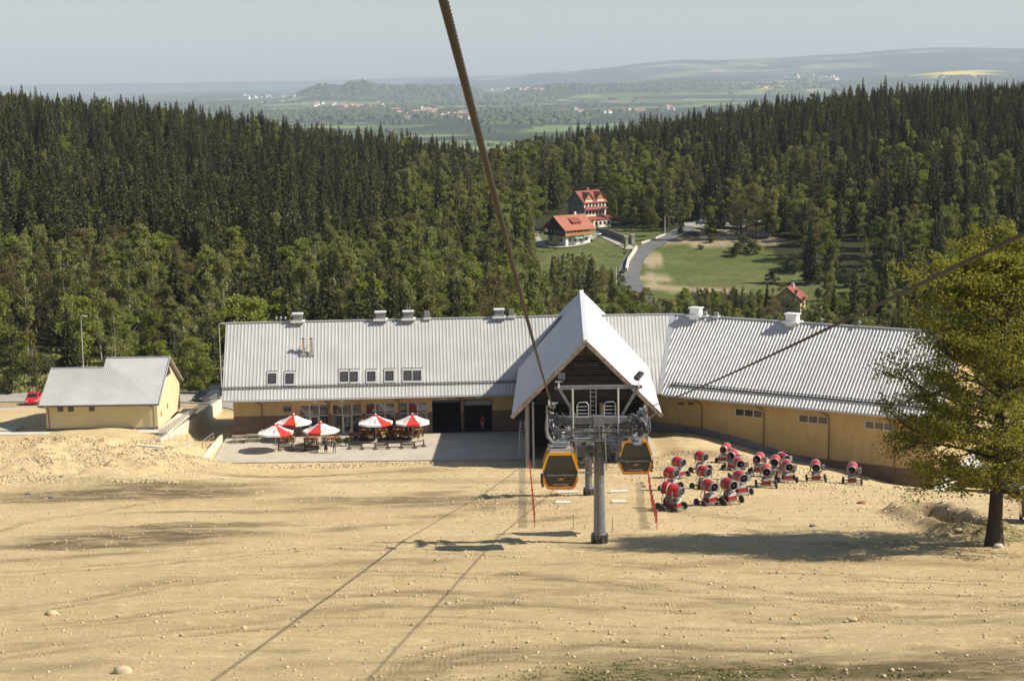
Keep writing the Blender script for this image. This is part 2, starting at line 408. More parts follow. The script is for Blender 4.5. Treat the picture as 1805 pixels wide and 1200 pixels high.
def terr(x, y, rough=True):
    x = np.asarray(x, float); y = np.asarray(y, float); sh = x.shape
    x = x.ravel(); y = y.ravel()
    xn = np.clip(x, -330, 380); yn = np.clip(y, -60, 960)
    near = tps(xn, yn)
    near = near + (y > 260) * 1.6 * (fbm(x / 60.0, y / 60.0, 3) - 0.5) * sstep(260, 330, y)
    if rough:
        m = (1 - sstep(215, 240, y))
        near = near + m * (0.55 * (fbm(x / 9.0 + 3, y / 9.0, 3) - 0.5) + 0.16 * (fbm(x / 1.3, y / 1.3, 2) - 0.5))
        # rubble on the bank to the left
        rb = sstep(-66, -58, x) * (1 - sstep(-36, -31, x)) * sstep(160, 164, y) * (1 - sstep(188, 193, y))
        near = near + rb * 1.6 * (fbm(x / 2.2 + 9, y / 2.2, 3) - 0.45)
    # trench at the corner of the right wing
    for (ax, ay, bx, by, w, dep) in ((TRN[0], TRN[1], TRN[2], TRN[3], 0.75, 2.3),):
        t = np.clip(((x - ax) * (bx - ax) + (y - ay) * (by - ay)) / ((bx - ax) ** 2 + (by - ay) ** 2), 0, 1)
        dd = np.hypot(x - ax - t * (bx - ax), y - ay - t * (by - ay))
        near = near - dep * np.exp(-(dd / w) ** 2) + 1.0 * np.exp(-((dd - 2.0) / 0.8) ** 2) * (0.35 + 0.6 * fbm(x * .8 + 5, y * .8, 3))
    flat = sstep(TER_X0 - 2.2, TER_X0 - 0.2, x) * (1 - sstep(TER_X1, TER_X1 + 3, x)) * sstep(188.0, 191.5, y) * (1 - sstep(214, 230, y))
    near = near * (1 - flat) + (-0.12) * flat
    # sunken lane on the left side of the station
    ln = sstep(-38.6, -37.6, x) * (1 - sstep(-31, -29, x)) * sstep(196, 198, y) * (1 - sstep(228, 240, y))
    near = near * (1 - ln) + (-0.12 - 0.02 * (y - 198)) * ln
    f = far_z(x, y)
    k = sstep(830, 2600, y)
    side = sstep(500, 1500, np.abs(x)) * sstep(300, 900, y)
    k = np.maximum(k, side)
    return (near * (1 - k) + f * k).reshape(sh)
def tz(x, y): return float(terr(np.array([x]), np.array([y]))[0])

# tyre tracks, damp patches and grass as masks on the ground
def seg_d(x, y, pts):
    best = np.full(x.shape, 1e9); run = np.zeros(x.shape)
    acc = 0.0
    for (ax, ay), (bx, by) in zip(pts[:-1], pts[1:]):
        L2 = (bx - ax) ** 2 + (by - ay) ** 2; L = math.sqrt(L2)
        t = np.clip(((x - ax) * (bx - ax) + (y - ay) * (by - ay)) / L2, 0, 1)
        d = np.hypot(x - ax - t * (bx - ax), y - ay - t * (by - ay))
        run = np.where(d < best, acc + t * L, run); best = np.minimum(best, d); acc += L
    return best, run
def gp(px, py):
    """ground point under a photo pixel (marching the terrain)"""
    r = ray(px, py); r = np.array(r) / r[1]
    ys = np.linspace(40, 520, 1921)
    zz = terr(r[0] * ys, ys, False); rz = CAMZ + r[2] * ys
    i = int(np.argmax(zz > rz)) if np.any(zz > rz) else len(ys) - 1
    y = ys[i]; return (r[0] * y, y)
TRACKS_PX = [  # photo pixels of the main wheel and caterpillar tracks
    ([(520, 1032), (640, 1036), (760, 1042), (900, 1050), (1040, 1056), (1200, 1062)], 0.55),
    ([(560, 1000), (700, 1003), (860, 1008), (1010, 1012), (1150, 1020)], 0.5),
    ([(1290, 1075), (1400, 1084), (1500, 1078), (1640, 1090), (1800, 1075)], 0.6),
    ([(1370, 1068), (1460, 1076), (1560, 1072)], 0.5),
    ([(60, 1100), (260, 1080), (420, 1070), (560, 1048)], 0.45),
    ([(0, 1072), (200, 1048), (430, 1010), (640, 1003)], 0.45),
    ([(660, 1195), (720, 1160), (800, 1135), (900, 1132)], 0.4), ([(740, 1200), (790, 1160), (880, 1140), (1000, 1138)], 0.4),
    ([(900, 1132), (1060, 1134), (1250, 1142), (1400, 1145)], 0.4), ([(1050, 985), (1200, 1000), (1400, 1002), (1500, 1015)], 0.4),
    ([(1560, 1200), (1660, 1160), (1805, 1120)], 0.5), ([(1480, 1020), (1620, 1018), (1805, 1022)], 0.4),
    ([(0, 1010), (300, 985), (600, 960), (900, 975)], 0.35), ([(0, 1150), (250, 1120), (520, 1090), (800, 1085), (1100, 1100), (1450, 1110)], 0.35), ([(900, 1015), (1200, 1040), (1500, 1045), (1805, 1050)], 0.35), ([(1180, 1010), (1350, 1040), (1600, 1060), (1805, 1065)], 0.35),
    ([(0, 930), (150, 905), (300, 880), (420, 880)], 0.4), ([(250, 860), (400, 845), (560, 840), (760, 835)], 0.5),
]
DAMP_PX = [(230, 870, 15, 6, 1.0), (120, 882, 9, 5, .9), (330, 858, 9, 4, .8), (560, 838, 14, 3, .8), (700, 845, 8, 3, .5), (250, 945, 9, 3.4, 1.0), (150, 962, 7, 3, 1.0), (320, 930, 8, 2.4, .9), (420, 905, 9, 2, .6),
           (720, 880, 11, 4, .85), (820, 890, 8, 3.4, .8), (640, 885, 9, 2.5, .6), (1080, 830, 6, 3, .5), (1250, 800, 7, 4, .6), (900, 845, 9, 4, .5), (1700, 1180, 16, 3, .9), (1500, 1165, 12, 2, .6), (1000, 1165, 14, 1.6, .5), (820, 1045, 13, 1.2, .4)]
GRASS_PX = [(1300, 1186, 9, 2.2, 1.0), (1150, 1180, 5, 2.0, .8), (1050, 1196, 4, 2, .6), (960, 915, 2.2, 1.6, .8), (1790, 945, 5, 4, 1.0), (1560, 960, 5, 2, .5), (1180, 945, 4, 1.2, .5), (260, 850, 14, 3, .45), (1230, 1196, 14, 1.5, .7)]
_tr = [([gp(*q) for q in pts], w) for pts, w in TRACKS_PX]
_dp = [(*gp(a, b), sx, sy, k) for a, b, sx, sy, k in DAMP_PX]
_gr = [(*gp(a, b), sx, sy, k) for a, b, sx, sy, k in GRASS_PX]

xs = [0.0]; 
step = 0.34
while xs[-1] < 66000:
    if xs[-1] > 52: step = min(step * 1.075, 900)
    xs.append(xs[-1] + step)
xs = np.array(xs); xs = np.r_[-xs[:0:-1], xs]
ys = [-40.0]
while ys[-1] < 90000:
    y = ys[-1]
    st = 3.0 if y < 50 else (0.34 if y < 200 else (0.6 if y < 240 else (0.012 * y if y < 1000 else 0.022 * y)))
    ys.append(y + st)
ys = np.array(ys)
GX, GY = np.meshgrid(xs, ys)
GZ = terr(GX, GY)
track = np.zeros(GX.shape); sel = (GY > 50) & (GY < 205) & (np.abs(GX) < 70)
sx_, sy_ = GX[sel], GY[sel]
tv = np.zeros(sx_.shape)
for pts, w in _tr:
    wob = 0.25 * (fbm(sx_ / 3, sy_ / 3, 2) - 0.5)
    for off in (0.0, 1.9):
        d, run = seg_d(sx_, sy_ + wob + off, pts)
        tv = np.maximum(tv, np.exp(-(d / w) ** 4) * (0.55 + 0.45 * vnoise(run / 3.0, off * 7)))
track[sel] = tv
GZ[sel] -= 0.06 * tv
GZ[sel] += 0.10 * (fbm(sx_ / 0.9, sy_ / 0.9, 2) - 0.5) * sstep(.35, .65, fbm(sx_ / 7, sy_ / 4, 3))
def blobs(lst):
    o = np.zeros(sx_.shape)
    wx = sx_ + 5.0 * (fbm(sx_ / 7 + 4, sy_ / 3.5, 4) - 0.5); wy = sy_ + 5.0 * (fbm(sx_ / 7 + 40, sy_ / 3.5 + 8, 4) - 0.5)
    for a, b, ra, rb, k in lst:
        r = np.sqrt(((wx - a) / ra) ** 2 + ((wy - b) / rb) ** 2)
        o = np.maximum(o, k * (1 - sstep(0.45, 1.35, r)))
    return o
BANDS_PX = [([(0, 1068), (230, 1040), (450, 1000), (700, 985), (1000, 990)], 1.3, .42), ([(0, 990), (200, 975), (420, 955), (640, 930), (830, 905), (900, 880)], 1.5, .55), ([(60, 1135), (350, 1100), (640, 1070), (950, 1062), (1300, 1085), (1500, 1080), (1805, 1062)], 1.0, .5),
 ([(900, 1010), (1150, 1035), (1400, 1068), (1805, 1098)], .9, .5), ([(560, 900), (760, 870), (930, 850)], 2.6, .6), ([(240, 880), (480, 850), (760, 826)], 2.2, .5), ([(1150, 1000), (1400, 985), (1805, 1000)], 1.1, .4), ([(700, 1200), (860, 1150), (1100, 1130), (1400, 1150), (1600, 1190)], 1.0, .5), ([(1250, 1060), (1500, 1110), (1805, 1190)], 1.0, .5), ([(1180, 905), (1400, 925), (1640, 935)], 1.4, .35), ([(0, 1180), (300, 1150), (520, 1145)], 1.0, .35)]
dd_ = blobs(_dp)
wob = 1.6 * (fbm(sx_ / 6 + 2, sy_ / 6, 3) - 0.5)
for pts_, w_b, a_b in BANDS_PX:
    d_, run_ = seg_d(sx_, sy_ + wob, [gp(*q) for q in pts_])
    dd_ = np.maximum(dd_, a_b * np.exp(-(d_ / w_b) ** 2) * sstep(.30, .62, fbm(sx_ / 8 + 11, sy_ / 2.5 + 3, 4)) * 1.25)
d_, _r = seg_d(sx_, sy_, [(TRN[0], TRN[1]), (TRN[2], TRN[3])]); dd_ = np.maximum(dd_, .95 * np.exp(-(d_ / 2.6) ** 4) * (.45 + .55 * fbm(sx_ / 1.5, sy_ / 1.5, 3)))
damp = np.zeros(GX.shape); damp[sel] = np.clip(dd_, 0, 1)
grass = np.zeros(GX.shape); grass[sel] = blobs(_gr)
# meadow and verge beyond the station; forest floor elsewhere
far = sstep(225, 245, GY + 6 * (fbm(GX / 12, GY / 12, 3) - 0.5))
side = sstep(-95, -75, -np.abs(GX) ) * 0
MEADOW = [(1125, 470), (1140, 445), (1200, 425), (1290, 425), (1345, 435), (1400, 470), (1480, 500), (1560, 525), (1500, 545), (1400, 540), (1320, 515), (1200, 505), (1140, 495)]
def inpoly(px, py, poly):
    px = np.asarray(px, float); py = np.asarray(py, float); c = np.zeros(px.shape, bool)
    for (x1, y1), (x2, y2) in zip(poly, poly[1:] + poly[:1]):
        if y1 == y2: continue
        c ^= ((y1 > py) != (y2 > py)) & (px < (x2 - x1) * (py - y1) / (y2 - y1) + x1)
    return c
faces_r, faces_c = GX.shape
idx = np.arange(GX.size).reshape(GX.shape)
Fg = np.stack([idx[:-1, :-1], idx[:-1, 1:], idx[1:, 1:], idx[1:, :-1]], -1).reshape(-1, 4)

m, nt, N, L, out = nodes_of('ground_surface')
b = N.new('ShaderNodeBsdfPrincipled'); L.new(b.outputs[0], out.inputs[0]); b.inputs['Roughness'].default_value = 0.95; b.inputs['Specular IOR Level'].default_value = 0.15
g1 = geo_coords(nt, (1, 1, 1)); g2 = geo_coords(nt, (0.35, 1.0, 1.0))
n_big = mapr(nt, noise(nt, g2, 0.09, 5, 0.6), 0.38, 0.62)
n_mid = mapr(nt, noise(nt, g2, 0.55, 6, 0.7), 0.35, 0.65)
n_fin = mapr(nt, noise(nt, g1, 3.2, 8, 0.85), 0.36, 0.64)
n_str = mapr(nt, noise(nt, geo_coords(nt, (0.07, 1.0, 1.0)), 0.9, 7, 0.7), 0.38, 0.62)
n_grit = mapr(nt, noise(nt, g1, 1.1, 8, 0.9), 0.42, 0.60)
c = mix(nt, n_big, (0.890, 0.680, 0.370), (0.740, 0.530, 0.260))
c = mix(nt, math_(nt, 'MULTIPLY', n_mid, 0.28), c, (0.50, 0.34, 0.165))
c = mix(nt, math_(nt, 'MULTIPLY', n_str, 0.30), c, (0.36, 0.245, 0.11))
c = mix(nt, math_(nt, 'MULTIPLY', n_fin, 0.55), c, (0.94, 0.75, 0.43))
c = mix(nt, math_(nt, 'MULTIPLY', n_grit, 0.30), c, (0.36, 0.25, 0.12))
vo = N.new('ShaderNodeTexVoronoi'); vo.inputs['Scale'].default_value = 3.2; L.new(g1, vo.inputs['Vector'])
stone = mapr(nt, vo.outputs['Distance'], 0.10, 0.17, 1, 0)
vsel = N.new('ShaderNodeSeparateColor'); L.new(vo.outputs['Color'], vsel.inputs[0])
stone = math_(nt, 'MULTIPLY', stone, math_(nt, 'GREATER_THAN', vsel.outputs[0], 0.62))
n_sp = mapr(nt, noise(nt, g1, 7.5, 3, 0.7), 0.60, 0.66)
c = mix(nt, math_(nt, 'MULTIPLY', n_sp, 0.55), c, (0.25, 0.17, 0.08))
n_sq = mapr(nt, noise(nt, geo_coords(nt, (1.0, 1.0, 1.7)), 6.2, 3, 0.7), 0.60, 0.66)
c = mix(nt, math_(nt, 'MULTIPLY', n_sq, 0.6), c, (0.90, 0.78, 0.55))
c = mix(nt, math_(nt, 'MULTIPLY', stone, 0.75), c, (0.62, 0.54, 0.38))
# caterpillar cleats across the tracks
wv = N.new('ShaderNodeTexWave'); wv.inputs['Scale'].default_value = 1.5; wv.inputs['Distortion'].default_value = 6.0; wv.inputs['Detail'].default_value = 2; L.new(geo_coords(nt, (1, 0.25, 1)), wv.inputs['Vector'])
cl = mapr(nt, wv.outputs['Fac'], 0.35, 0.65)
tr_ = math_(nt, 'MULTIPLY', attr(nt, 'track'), mapr(nt, noise(nt, g1, 0.22, 5, .7), 0.36, 0.56, 0.1, 1.0))
c = mix(nt, math_(nt, 'MULTIPLY', tr_, mapr(nt, cl, 0, 1, 0.34, 0.66)), c, (0.22, 0.15, 0.07))
dn = math_(nt, 'MULTIPLY', attr(nt, 'damp'), mapr(nt, noise(nt, g2, 0.8, 6, 0.8), 0.36, 0.54, 0.25, 1.0))
c = mix(nt, math_(nt, 'MULTIPLY', dn, 0.9), c, (0.135, 0.095, 0.052))
gn = math_(nt, 'MULTIPLY', attr(nt, 'grass'), mapr(nt, noise(nt, g1, 1.6, 6, 0.85), 0.42, 0.58, 0, 1.0))
c = mix(nt, gn, c, mix(nt, n_fin, (0.075, 0.090, 0.018), (0.12, 0.125, 0.035)))
# rough grass of the valley floor and meadow
ff = mix(nt, mapr(nt, noise(nt, geo_coords(nt, (0.4, 1, 1)), 0.10, 6, 0.65), 0.38, 0.62), (0.100, 0.135, 0.036), (0.160, 0.165, 0.060))
ff = mix(nt, math_(nt, 'MULTIPLY', mapr(nt, noise(nt, g1, 0.45, 5), 0.45, 0.65), 0.6), ff, (0.075, 0.080, 0.028))
c = mix(nt, attr(nt, 'verge'), c, ff)
c = mix(nt, attr(nt, 'forest'), c, (0.030, 0.032, 0.014))
c = mix(nt, attr(nt, 'bare'), c, mix(nt, n_mid, (0.42, 0.34, 0.21), (0.34, 0.28, 0.17)))
# far farmland: fields, woods and hedges
fv = N.new('ShaderNodeTexVoronoi'); fv.inputs['Scale'].default_value = 1.0; fv.distance = 'CHEBYCHEV'
wob = N.new('ShaderNodeTexNoise'); wob.inputs['Scale'].default_value = 0.0011; L.new(g1, wob.inputs['Vector'])
vadd = N.new('ShaderNodeVectorMath'); vadd.operation = 'MULTIPLY_ADD'; L.new(wob.outputs['Color'], vadd.inputs[0]); vadd.inputs[1].default_value = (420, 420, 0); L.new(g1, vadd.inputs[2])
mpf = N.new('ShaderNodeMapping'); mpf.inputs['Scale'].default_value = (0.0034, 0.0016, 0); mpf.inputs['Rotation'].default_value = (0, 0, 0.25); L.new(vadd.outputs[0], mpf.inputs[0]); L.new(mpf.outputs[0], fv.inputs['Vector'])
sep = N.new('ShaderNodeSeparateColor'); L.new(fv.outputs['Color'], sep.inputs[0])
cr_ = N.new('ShaderNodeValToRGB'); L.new(sep.outputs[0], cr_.inputs[0]); e = cr_.color_ramp; e.interpolation = 'CONSTANT'
stops = [(0, (0.10, 0.155, 0.05)), (0.2, (0.155, 0.205, 0.075)), (0.36, (0.085, 0.125, 0.045)), (0.5, (0.24, 0.25, 0.13)), (0.6, (0.12, 0.17, 0.05)), (0.72, (0.29, 0.24, 0.15)), (0.78, (0.14, 0.19, 0.065)), (0.92, (0.05, 0.07, 0.03))]
e.elements[0].position = 0; e.elements[0].color = (*stops[0][1], 1); e.elements[1].position = stops[1][0]; e.elements[1].color = (*stops[1][1], 1)
for p_, q_ in stops[2:]:
    el = e.elements.new(p_); el.color = (*q_, 1)
wd = mapr(nt, noise(nt, geo_coords(nt, (0.6, 0.9, 0)), 0.00115, 6, 0.62), 0.478, 0.492)
fc = mix(nt, wd, cr_.outputs[0], (0.032, 0.046, 0.022))
fc = mix(nt, attr(nt, 'wood'), fc, (0.032, 0.046, 0.024))
fc = mix(nt, attr(nt, 'rape'), fc, (0.70, 0.52, 0.05))
c = mix(nt, attr(nt, 'plain'), c, fc)
L.new(c, b.inputs['Base Color'])
bp = N.new('ShaderNodeBump'); bp.inputs['Strength'].default_value = 1.0; bp.inputs['Distance'].default_value = 0.07
hgt = math_(nt, 'ADD', math_(nt, 'MULTIPLY', n_fin, 0.7), math_(nt, 'ADD', math_(nt, 'MULTIPLY', stone, 0.9), math_(nt, 'MULTIPLY', math_(nt, 'MULTIPLY', cl, tr_), 0.30)))
hgt = math_(nt, 'ADD', hgt, math_(nt, 'MULTIPLY', n_grit, -0.9))
hgt = math_(nt, 'ADD', hgt, math_(nt, 'ADD', math_(nt, 'MULTIPLY', n_mid, 0.8), math_(nt, 'MULTIPLY', n_str, -0.9)))
L.new(hgt, bp.inputs['Height']); L.new(bp.outputs[0], b.inputs['Normal'])

gme = np_mesh('ground', np.c_[GX.ravel(), GY.ravel(), GZ.ravel()], Fg, ['ground_surface'], smooth=True)
PXg, PYg = proj(GX, np.maximum(GY, 1), GZ)
verge = far.copy()
forest = sstep(252, 262, GY) * (1 - sstep(900, 1400, GY))
mead = inpoly(PXg, PYg, MEADOW) & (GY > 300) & (GY < 560)
inn_area = (GX > -8) & (GX < 42) & (GY > 395) & (GY < 500)
forest = forest * (1 - (mead | inn_area)) * 0.9
bare = np.zeros(GX.shape)
for a, b_, ra, rb in ((1150, 492, 7, 5), (1172, 506, 7, 5), (1255, 425, 8, 9), (1290, 415, 9, 9), (1330, 425, 8, 6), (1200, 425, 6, 3), (1150, 455, 2.5, 12), (1260, 400, 12, 7), (1510, 545, 8, 3), (1270, 512, 5, 3)):
    q = gp(a, b_); bare = np.maximum(bare, (1 - sstep(0.6, 1.2, np.sqrt(((GX - q[0]) / ra) ** 2 + ((GY - q[1]) / rb) ** 2) + 1.6 * (fbm(GX / 5, GY / 9, 4) - 0.5))))
bare = np.where(GY < 280, 0, bare)
bare = np.maximum(bare, sstep(222, 226, GY) * (1 - sstep(241, 246, GY)) * sstep(-120, -100, GX) * (1 - sstep(-45, -30, GX)) * 0.7)
plain = sstep(1100, 1700, np.maximum(GY, np.abs(GX) * 1.3))
wood = ((GZ > -88) & (GY > 12000) & (GY < 14500) & (PXg > 480) & (PXg < 1250)) | ((GZ > -100) & (GY > 6800) & (GY < 8600) & (PXg < 330))
wood = wood | ((GY > 14500) & (fbm(GX / 900, GY / 2600, 4) > .50))
wood = wood | ((GY > 5200) & (GY < 6400) & (PXg > 600) & (fbm(GX / 500, GY / 900, 3) > .45))
wood = wood | ((GY > 22500) & (GY < 24500) & (PXg > 1450))
rape = (inpoly(PXg, PYg, [(1645, 128), (1740, 125), (1745, 132), (1650, 137)]) | inpoly(PXg, PYg, [(1338, 152), (1385, 152), (1380, 157), (1335, 156)])) & (GY > 6000)
for nm, ar in (('track', track), ('damp', damp), ('grass', grass), ('verge', verge), ('forest', forest), ('bare', bare), ('plain', plain), ('wood', wood.astype(float)), ('rape', rape.astype(float))):
    at = gme.attributes.new(nm, 'FLOAT', 'POINT'); at.data.foreach_set('value', np.asarray(ar, np.float32).ravel())
ground = link('ground', gme); tag(ground, 'sandy tan slope, meadow and farmland running to the horizon', 'ground', kind='structure')

def drape(name, pts, w, matname, lift=0.05, label=None, step=2.0):
    """road strip laid on the terrain"""
    P_ = [Vector((p[0], p[1], 0)) for p in pts]; dense = []
    for i in range(len(P_) - 1):
        p0 = P_[max(i - 1, 0)]; p1 = P_[i]; p2 = P_[i + 1]; p3 = P_[min(i + 2, len(P_) - 1)]
        n = max(2, int((p2 - p1).length / step))
        for k in range(n):
            t = k / n
            dense.append(0.5 * ((2 * p1) + (p2 - p0) * t + (2 * p0 - 5 * p1 + 4 * p2 - p3) * t * t + (3 * p1 - p0 - 3 * p2 + p3) * t ** 3))
    dense.append(P_[-1])
    V = []; NX = 7
    for i, p in enumerate(dense):
        d = (dense[min(i + 1, len(dense) - 1)] - dense[max(i - 1, 0)]).normalized(); s_ = Vector((d.y, -d.x, 0))
        ww = w[0] + (w[1] - w[0]) * i / (len(dense) - 1) if isinstance(w, tuple) else w
        for k in range(NX): V.append(p + s_ * ww * (k / (NX - 1) - 0.5))
    V = np.array([(v.x, v.y, 0) for v in V]); V[:, 2] = terr(V[:, 0], V[:, 1]) + lift
    # keep each row level so that the strip does not dip into the ground between samples
    rows = V[:, 2].reshape(-1, NX); rows[:] = 0.5 * rows + 0.5 * rows.max(1, keepdims=True)
    V[:, 2] = rows.ravel()
    F_ = np.array([(i * NX + k, i * NX + k + 1, (i + 1) * NX + k + 1, (i + 1) * NX + k) for i in range(len(dense) - 1) for k in range(NX - 1)])
    o = link(name, np_mesh(name, V, F_, [matname], smooth=True)); tag(o, label, None, kind='structure'); return o
ROAD_PX = [(1150, 556), (1126, 528), (1112, 500), (1108, 485), (1116, 462), (1132, 443), (1158, 428), (1190, 412), (1222, 400), (1252, 396)]
road_pts = [gp(*q) for q in ROAD_PX]
drape('road', road_pts, 5.5, 'asphalt', 0.12, 'grey asphalt road curving past the red roofed inn to a parking place')
drape('forecourt', [gp(1215, 401), gp(1262, 394), gp(1330, 397)], 16, 'pale_road_gravel', 0.10, 'pale gravel parking place at the end of the asphalt road')
drape('inn_drive', [gp(1112, 440), gp(1082, 424), gp(1050, 414), gp(1020, 432), gp(975, 436), gp(948, 428), gp(940, 408), gp(990, 400)], 3.5, 'pale_road_gravel', 0.14, 'pale drive leading round the chalet inn')
drape('access_road', [(-130, 237), (-90, 238), (-58, 236), (-38, 233), (-30, 222)], 7.5, 'pale_road_gravel', 0.10, 'pale access road behind the small building')
drape('side_road', [(40, 206.5), (60, 193), (72, 187), (110, 180)], 9.0, 'asphalt', 0.14, 'grey asphalt lane behind the big tree and the right wing')
mb = MB()
# paved yard: concrete slab with joints
mb.slab([(TER_X0, 191.6, -0.10), (TER_X1, 191.2, -0.10), (TER_X1, 206.5, -0.10), (TER_X0 - 0.6, 206.0, -0.10)], (0, 0, 0.12))
yard = mb.build('terrace', 'concrete'); tag(yard, 'pale concrete terrace in front of the station', None, kind='structure')
mb = MB(); mb.slab([(-60, 194.3, 2.86), (-38.9, 194.3, 2.86), (-38.4, 211, 2.4), (-40.2, 211, 2.4), (-40.2, 196.2, 2.84), (-60, 196.2, 2.84)], (0, 0, 0.14))
tag(mb.build('path', 'pale_concrete'), 'pale paved strip round the small building', None, kind='structure')
mb = MB(); mb.slab([(-92, 197, 2.75), (-57, 197, 2.75), (-56, 222, 0.7), (-100, 222, 0.7)], (0, 0, 0.22))
tag(mb.build('car_park', 'concrete'), 'pale concrete hard standing left of the small building', None, kind='structure')
# ------------------------------------------------------------------ station building
def frame_pt(o, e, n, u, v, z): return Vector((o[0] + e[0] * u + n[0] * v, o[1] + e[1] * u + n[1] * v, z))
def ribbed(mb_sheet, poly3, e3, spacing=0.42, w=0.13, h=0.07, thick=0.12, lap=0.0):
    """planar roof sheet (poly3, in order) with trapezoid ribs running perpendicular to e3"""
    p = [Vector(q) for q in poly3]; e3 = Vector(e3).normalized()
    nrm = (p[1] - p[0]).cross(p[2] - p[1]).normalized()
    if nrm.z < 0: nrm = -nrm
    up_ = nrm.cross(e3).normalized()
    mb_sheet.slab(p, -nrm * thick)
    us = [(q - p[0]).dot(e3) for q in p]; vs = [(q - p[0]).dot(up_) for q in p]
    u = min(us) + spacing * 0.5
    while u < max(us):
        hits = []
        for i in range(len(p)):
            a, b = us[i], us[(i + 1) % len(p)]
            if (a - u) * (b - u) < 0: t = (u - a) / (b - a); hits.append(vs[i] + t * (vs[(i + 1) % len(p)] - vs[i]))
        if len(hits) >= 2 and max(hits) - min(hits) > 0.3:
            v0, v1 = min(hits), max(hits)
            A = p[0] + e3 * u + up_ * v0; B = p[0] + e3 * u + up_ * v1
            vs8 = []
            for q in (A, B):
                for du, dn in ((-w, 0.002), (-w * 0.55, h), (w * 0.55, h), (w, 0.002)): vs8.append(q + e3 * du + nrm * dn)
            mb_sheet.add(vs8, [(0, 1, 5, 4), (1, 2, 6, 5), (2, 3, 7, 6), (0, 3, 2, 1), (4, 5, 6, 7)])
        u += spacing
st = thing('station_building', 'long pale yellow lift station with ribbed white steel roofs and a steep central gable', 'building', (0, 0, 0))
# left wing frame: facade line, eave, ridge
ang1 = R(2.9); e1 = (math.cos(ang1), math.sin(ang1)); n1 = (-math.sin(ang1), math.cos(ang1))
O1 = (-33.2, 205.3)
EZ, RZ = 4.72, 12.9
Lw = lambda u, v, z: frame_pt(O1, e1, n1, u, v, z)
RIDGE_V = 6.2
U_R = 54.0          # ridge end at the bend
mbr = MB().use('white_roof_steel')
e1_3 = (e1[0], e1[1], 0)
APX = P(1033, 600, z=15.2); ABK = P(1025, 512, z=15.2)
gd = Vector((ABK.x - APX.x, ABK.y - APX.y)).normalized(); gr_ = Vector((gd.y, -gd.x))
HALF, GZE = 7.75, 7.45
def gpt(s, off, z):   # along the gable axis s metres behind the front edge, off metres right
    return Vector((APX.x + gd.x * s + gr_.x * off, APX.y + gd.y * s + gr_.y * off, z))
GLEN = (ABK - APX).length
# u of the gable axis where it crosses the left wing (for cutting the roof)
def uv_of(pt): d = Vector((pt.x - O1[0], pt.y - O1[1])); return d.x * e1[0] + d.y * e1[1], d.x * n1[0] + d.y * n1[1]
ug = uv_of(gpt(28, 0, 0))[0]
off_z = lambda z: (15.2 - z) * HALF / (15.2 - GZE)     # half width of the steep roof at height z
wing_v = lambda z: -1.35 + (z - EZ) / (RZ - EZ) * (RIDGE_V + 1.35)
uvz = lambda side, z: (ug + side * (off_z(z) - 0.25), wing_v(z))
# left wing front slope: eave to the valley with the steep gable
a_ = uvz(-1, RZ); b_ = uvz(-1, GZE)
poly = [Lw(-1.1, -1.35, EZ), Lw(ug - HALF + 0.3, -1.35, EZ), Lw(b_[0], b_[1], GZE), Lw(a_[0], RIDGE_V, RZ), Lw(-1.1, RIDGE_V, RZ)]
ribbed(mbr, poly, e1_3, 0.42, 0.10, 0.045)
BK = 2 * RIDGE_V + 1.35
poly = [Lw(-1.1, RIDGE_V, RZ), Lw(U_R, RIDGE_V, RZ), Lw(U_R, BK, EZ), Lw(-1.1, BK, EZ)]
mbr.slab(poly, (0, 0.05, -0.14))
# middle slope between the gable and the bend
E0 = P(1163, 695, z=EZ); R0 = P(1187, 554, z=RZ); E1 = P(1641, 738, z=EZ)
ang2 = math.atan2(E1.y - E0.y, E1.x - E0.x) - R(0.8); e2 = Vector((math.cos(ang2), math.sin(ang2), 0)); n2 = Vector((-math.sin(ang2), math.cos(ang2), 0))
c_ = uvz(1, RZ)
rm = Lw(c_[0], RIDGE_V, RZ)
em = Vector((R0.x - rm.x, R0.y - rm.y, 0)).normalized()
midE = Vector((E0.x, E0.y, EZ)) - em * 8.0
poly = [midE, Vector((E0.x, E0.y, EZ)), Vector((R0.x, R0.y, RZ)), rm]
ribbed(mbr, poly, em, 0.42, 0.10, 0.045)
# right wing
DEP = (R0 - E0).dot(n2); LEN2 = 34.6
U0 = (R0 - E0).dot(e2)
W2 = lambda u, v, z: Vector((E0.x + e2.x * u + n2.x * v, E0.y + e2.y * u + n2.y * v, z))
W2U1 = (E1 - E0).dot(e2) + 1.0
poly = [W2(0.02, 0, EZ), W2(W2U1, 0, EZ), W2(W2U1, DEP, RZ), W2(U0 + 0.02, DEP, RZ)]
ribbed(mbr, poly, e2)
mbr.slab([W2(0, DEP, RZ), W2(W2U1, DEP, RZ), W2(W2U1, 2 * DEP, EZ), W2(0, 2 * DEP, EZ)], (0, 0.05, -0.14))
# ridge caps, valley flashing, snow guards
mbr.bar(Lw(-1.15, RIDGE_V, RZ + 0.05), Lw(a_[0], RIDGE_V, RZ + 0.05), 0.34, 0.10)
mbr.bar(rm + Vector((0, 0, .05)), Vector((R0.x, R0.y, RZ + .05)), 0.34, 0.10)
mbr.bar(W2(U0, DEP, RZ + 0.05), W2(W2U1, DEP, RZ + 0.05), 0.34, 0.10)
mbr.use('grey_sheet_steel')
mbr.bar(Vector((E0.x, E0.y, EZ + 0.07)), Vector((R0.x, R0.y, RZ + 0.07)), 0.55, 0.10)
mbr.bar(Lw(-1.12, -1.35, EZ - 0.03), Lw(-1.12, RIDGE_V, RZ - 0.03), 0.06, 0.30)
mbr.bar(W2(W2U1 + .03, 0, EZ - .03), W2(W2U1 + .03, DEP, RZ - .03), 0.06, 0.30)
roof = mbr.build('roof', None, st)
mbs = MB()
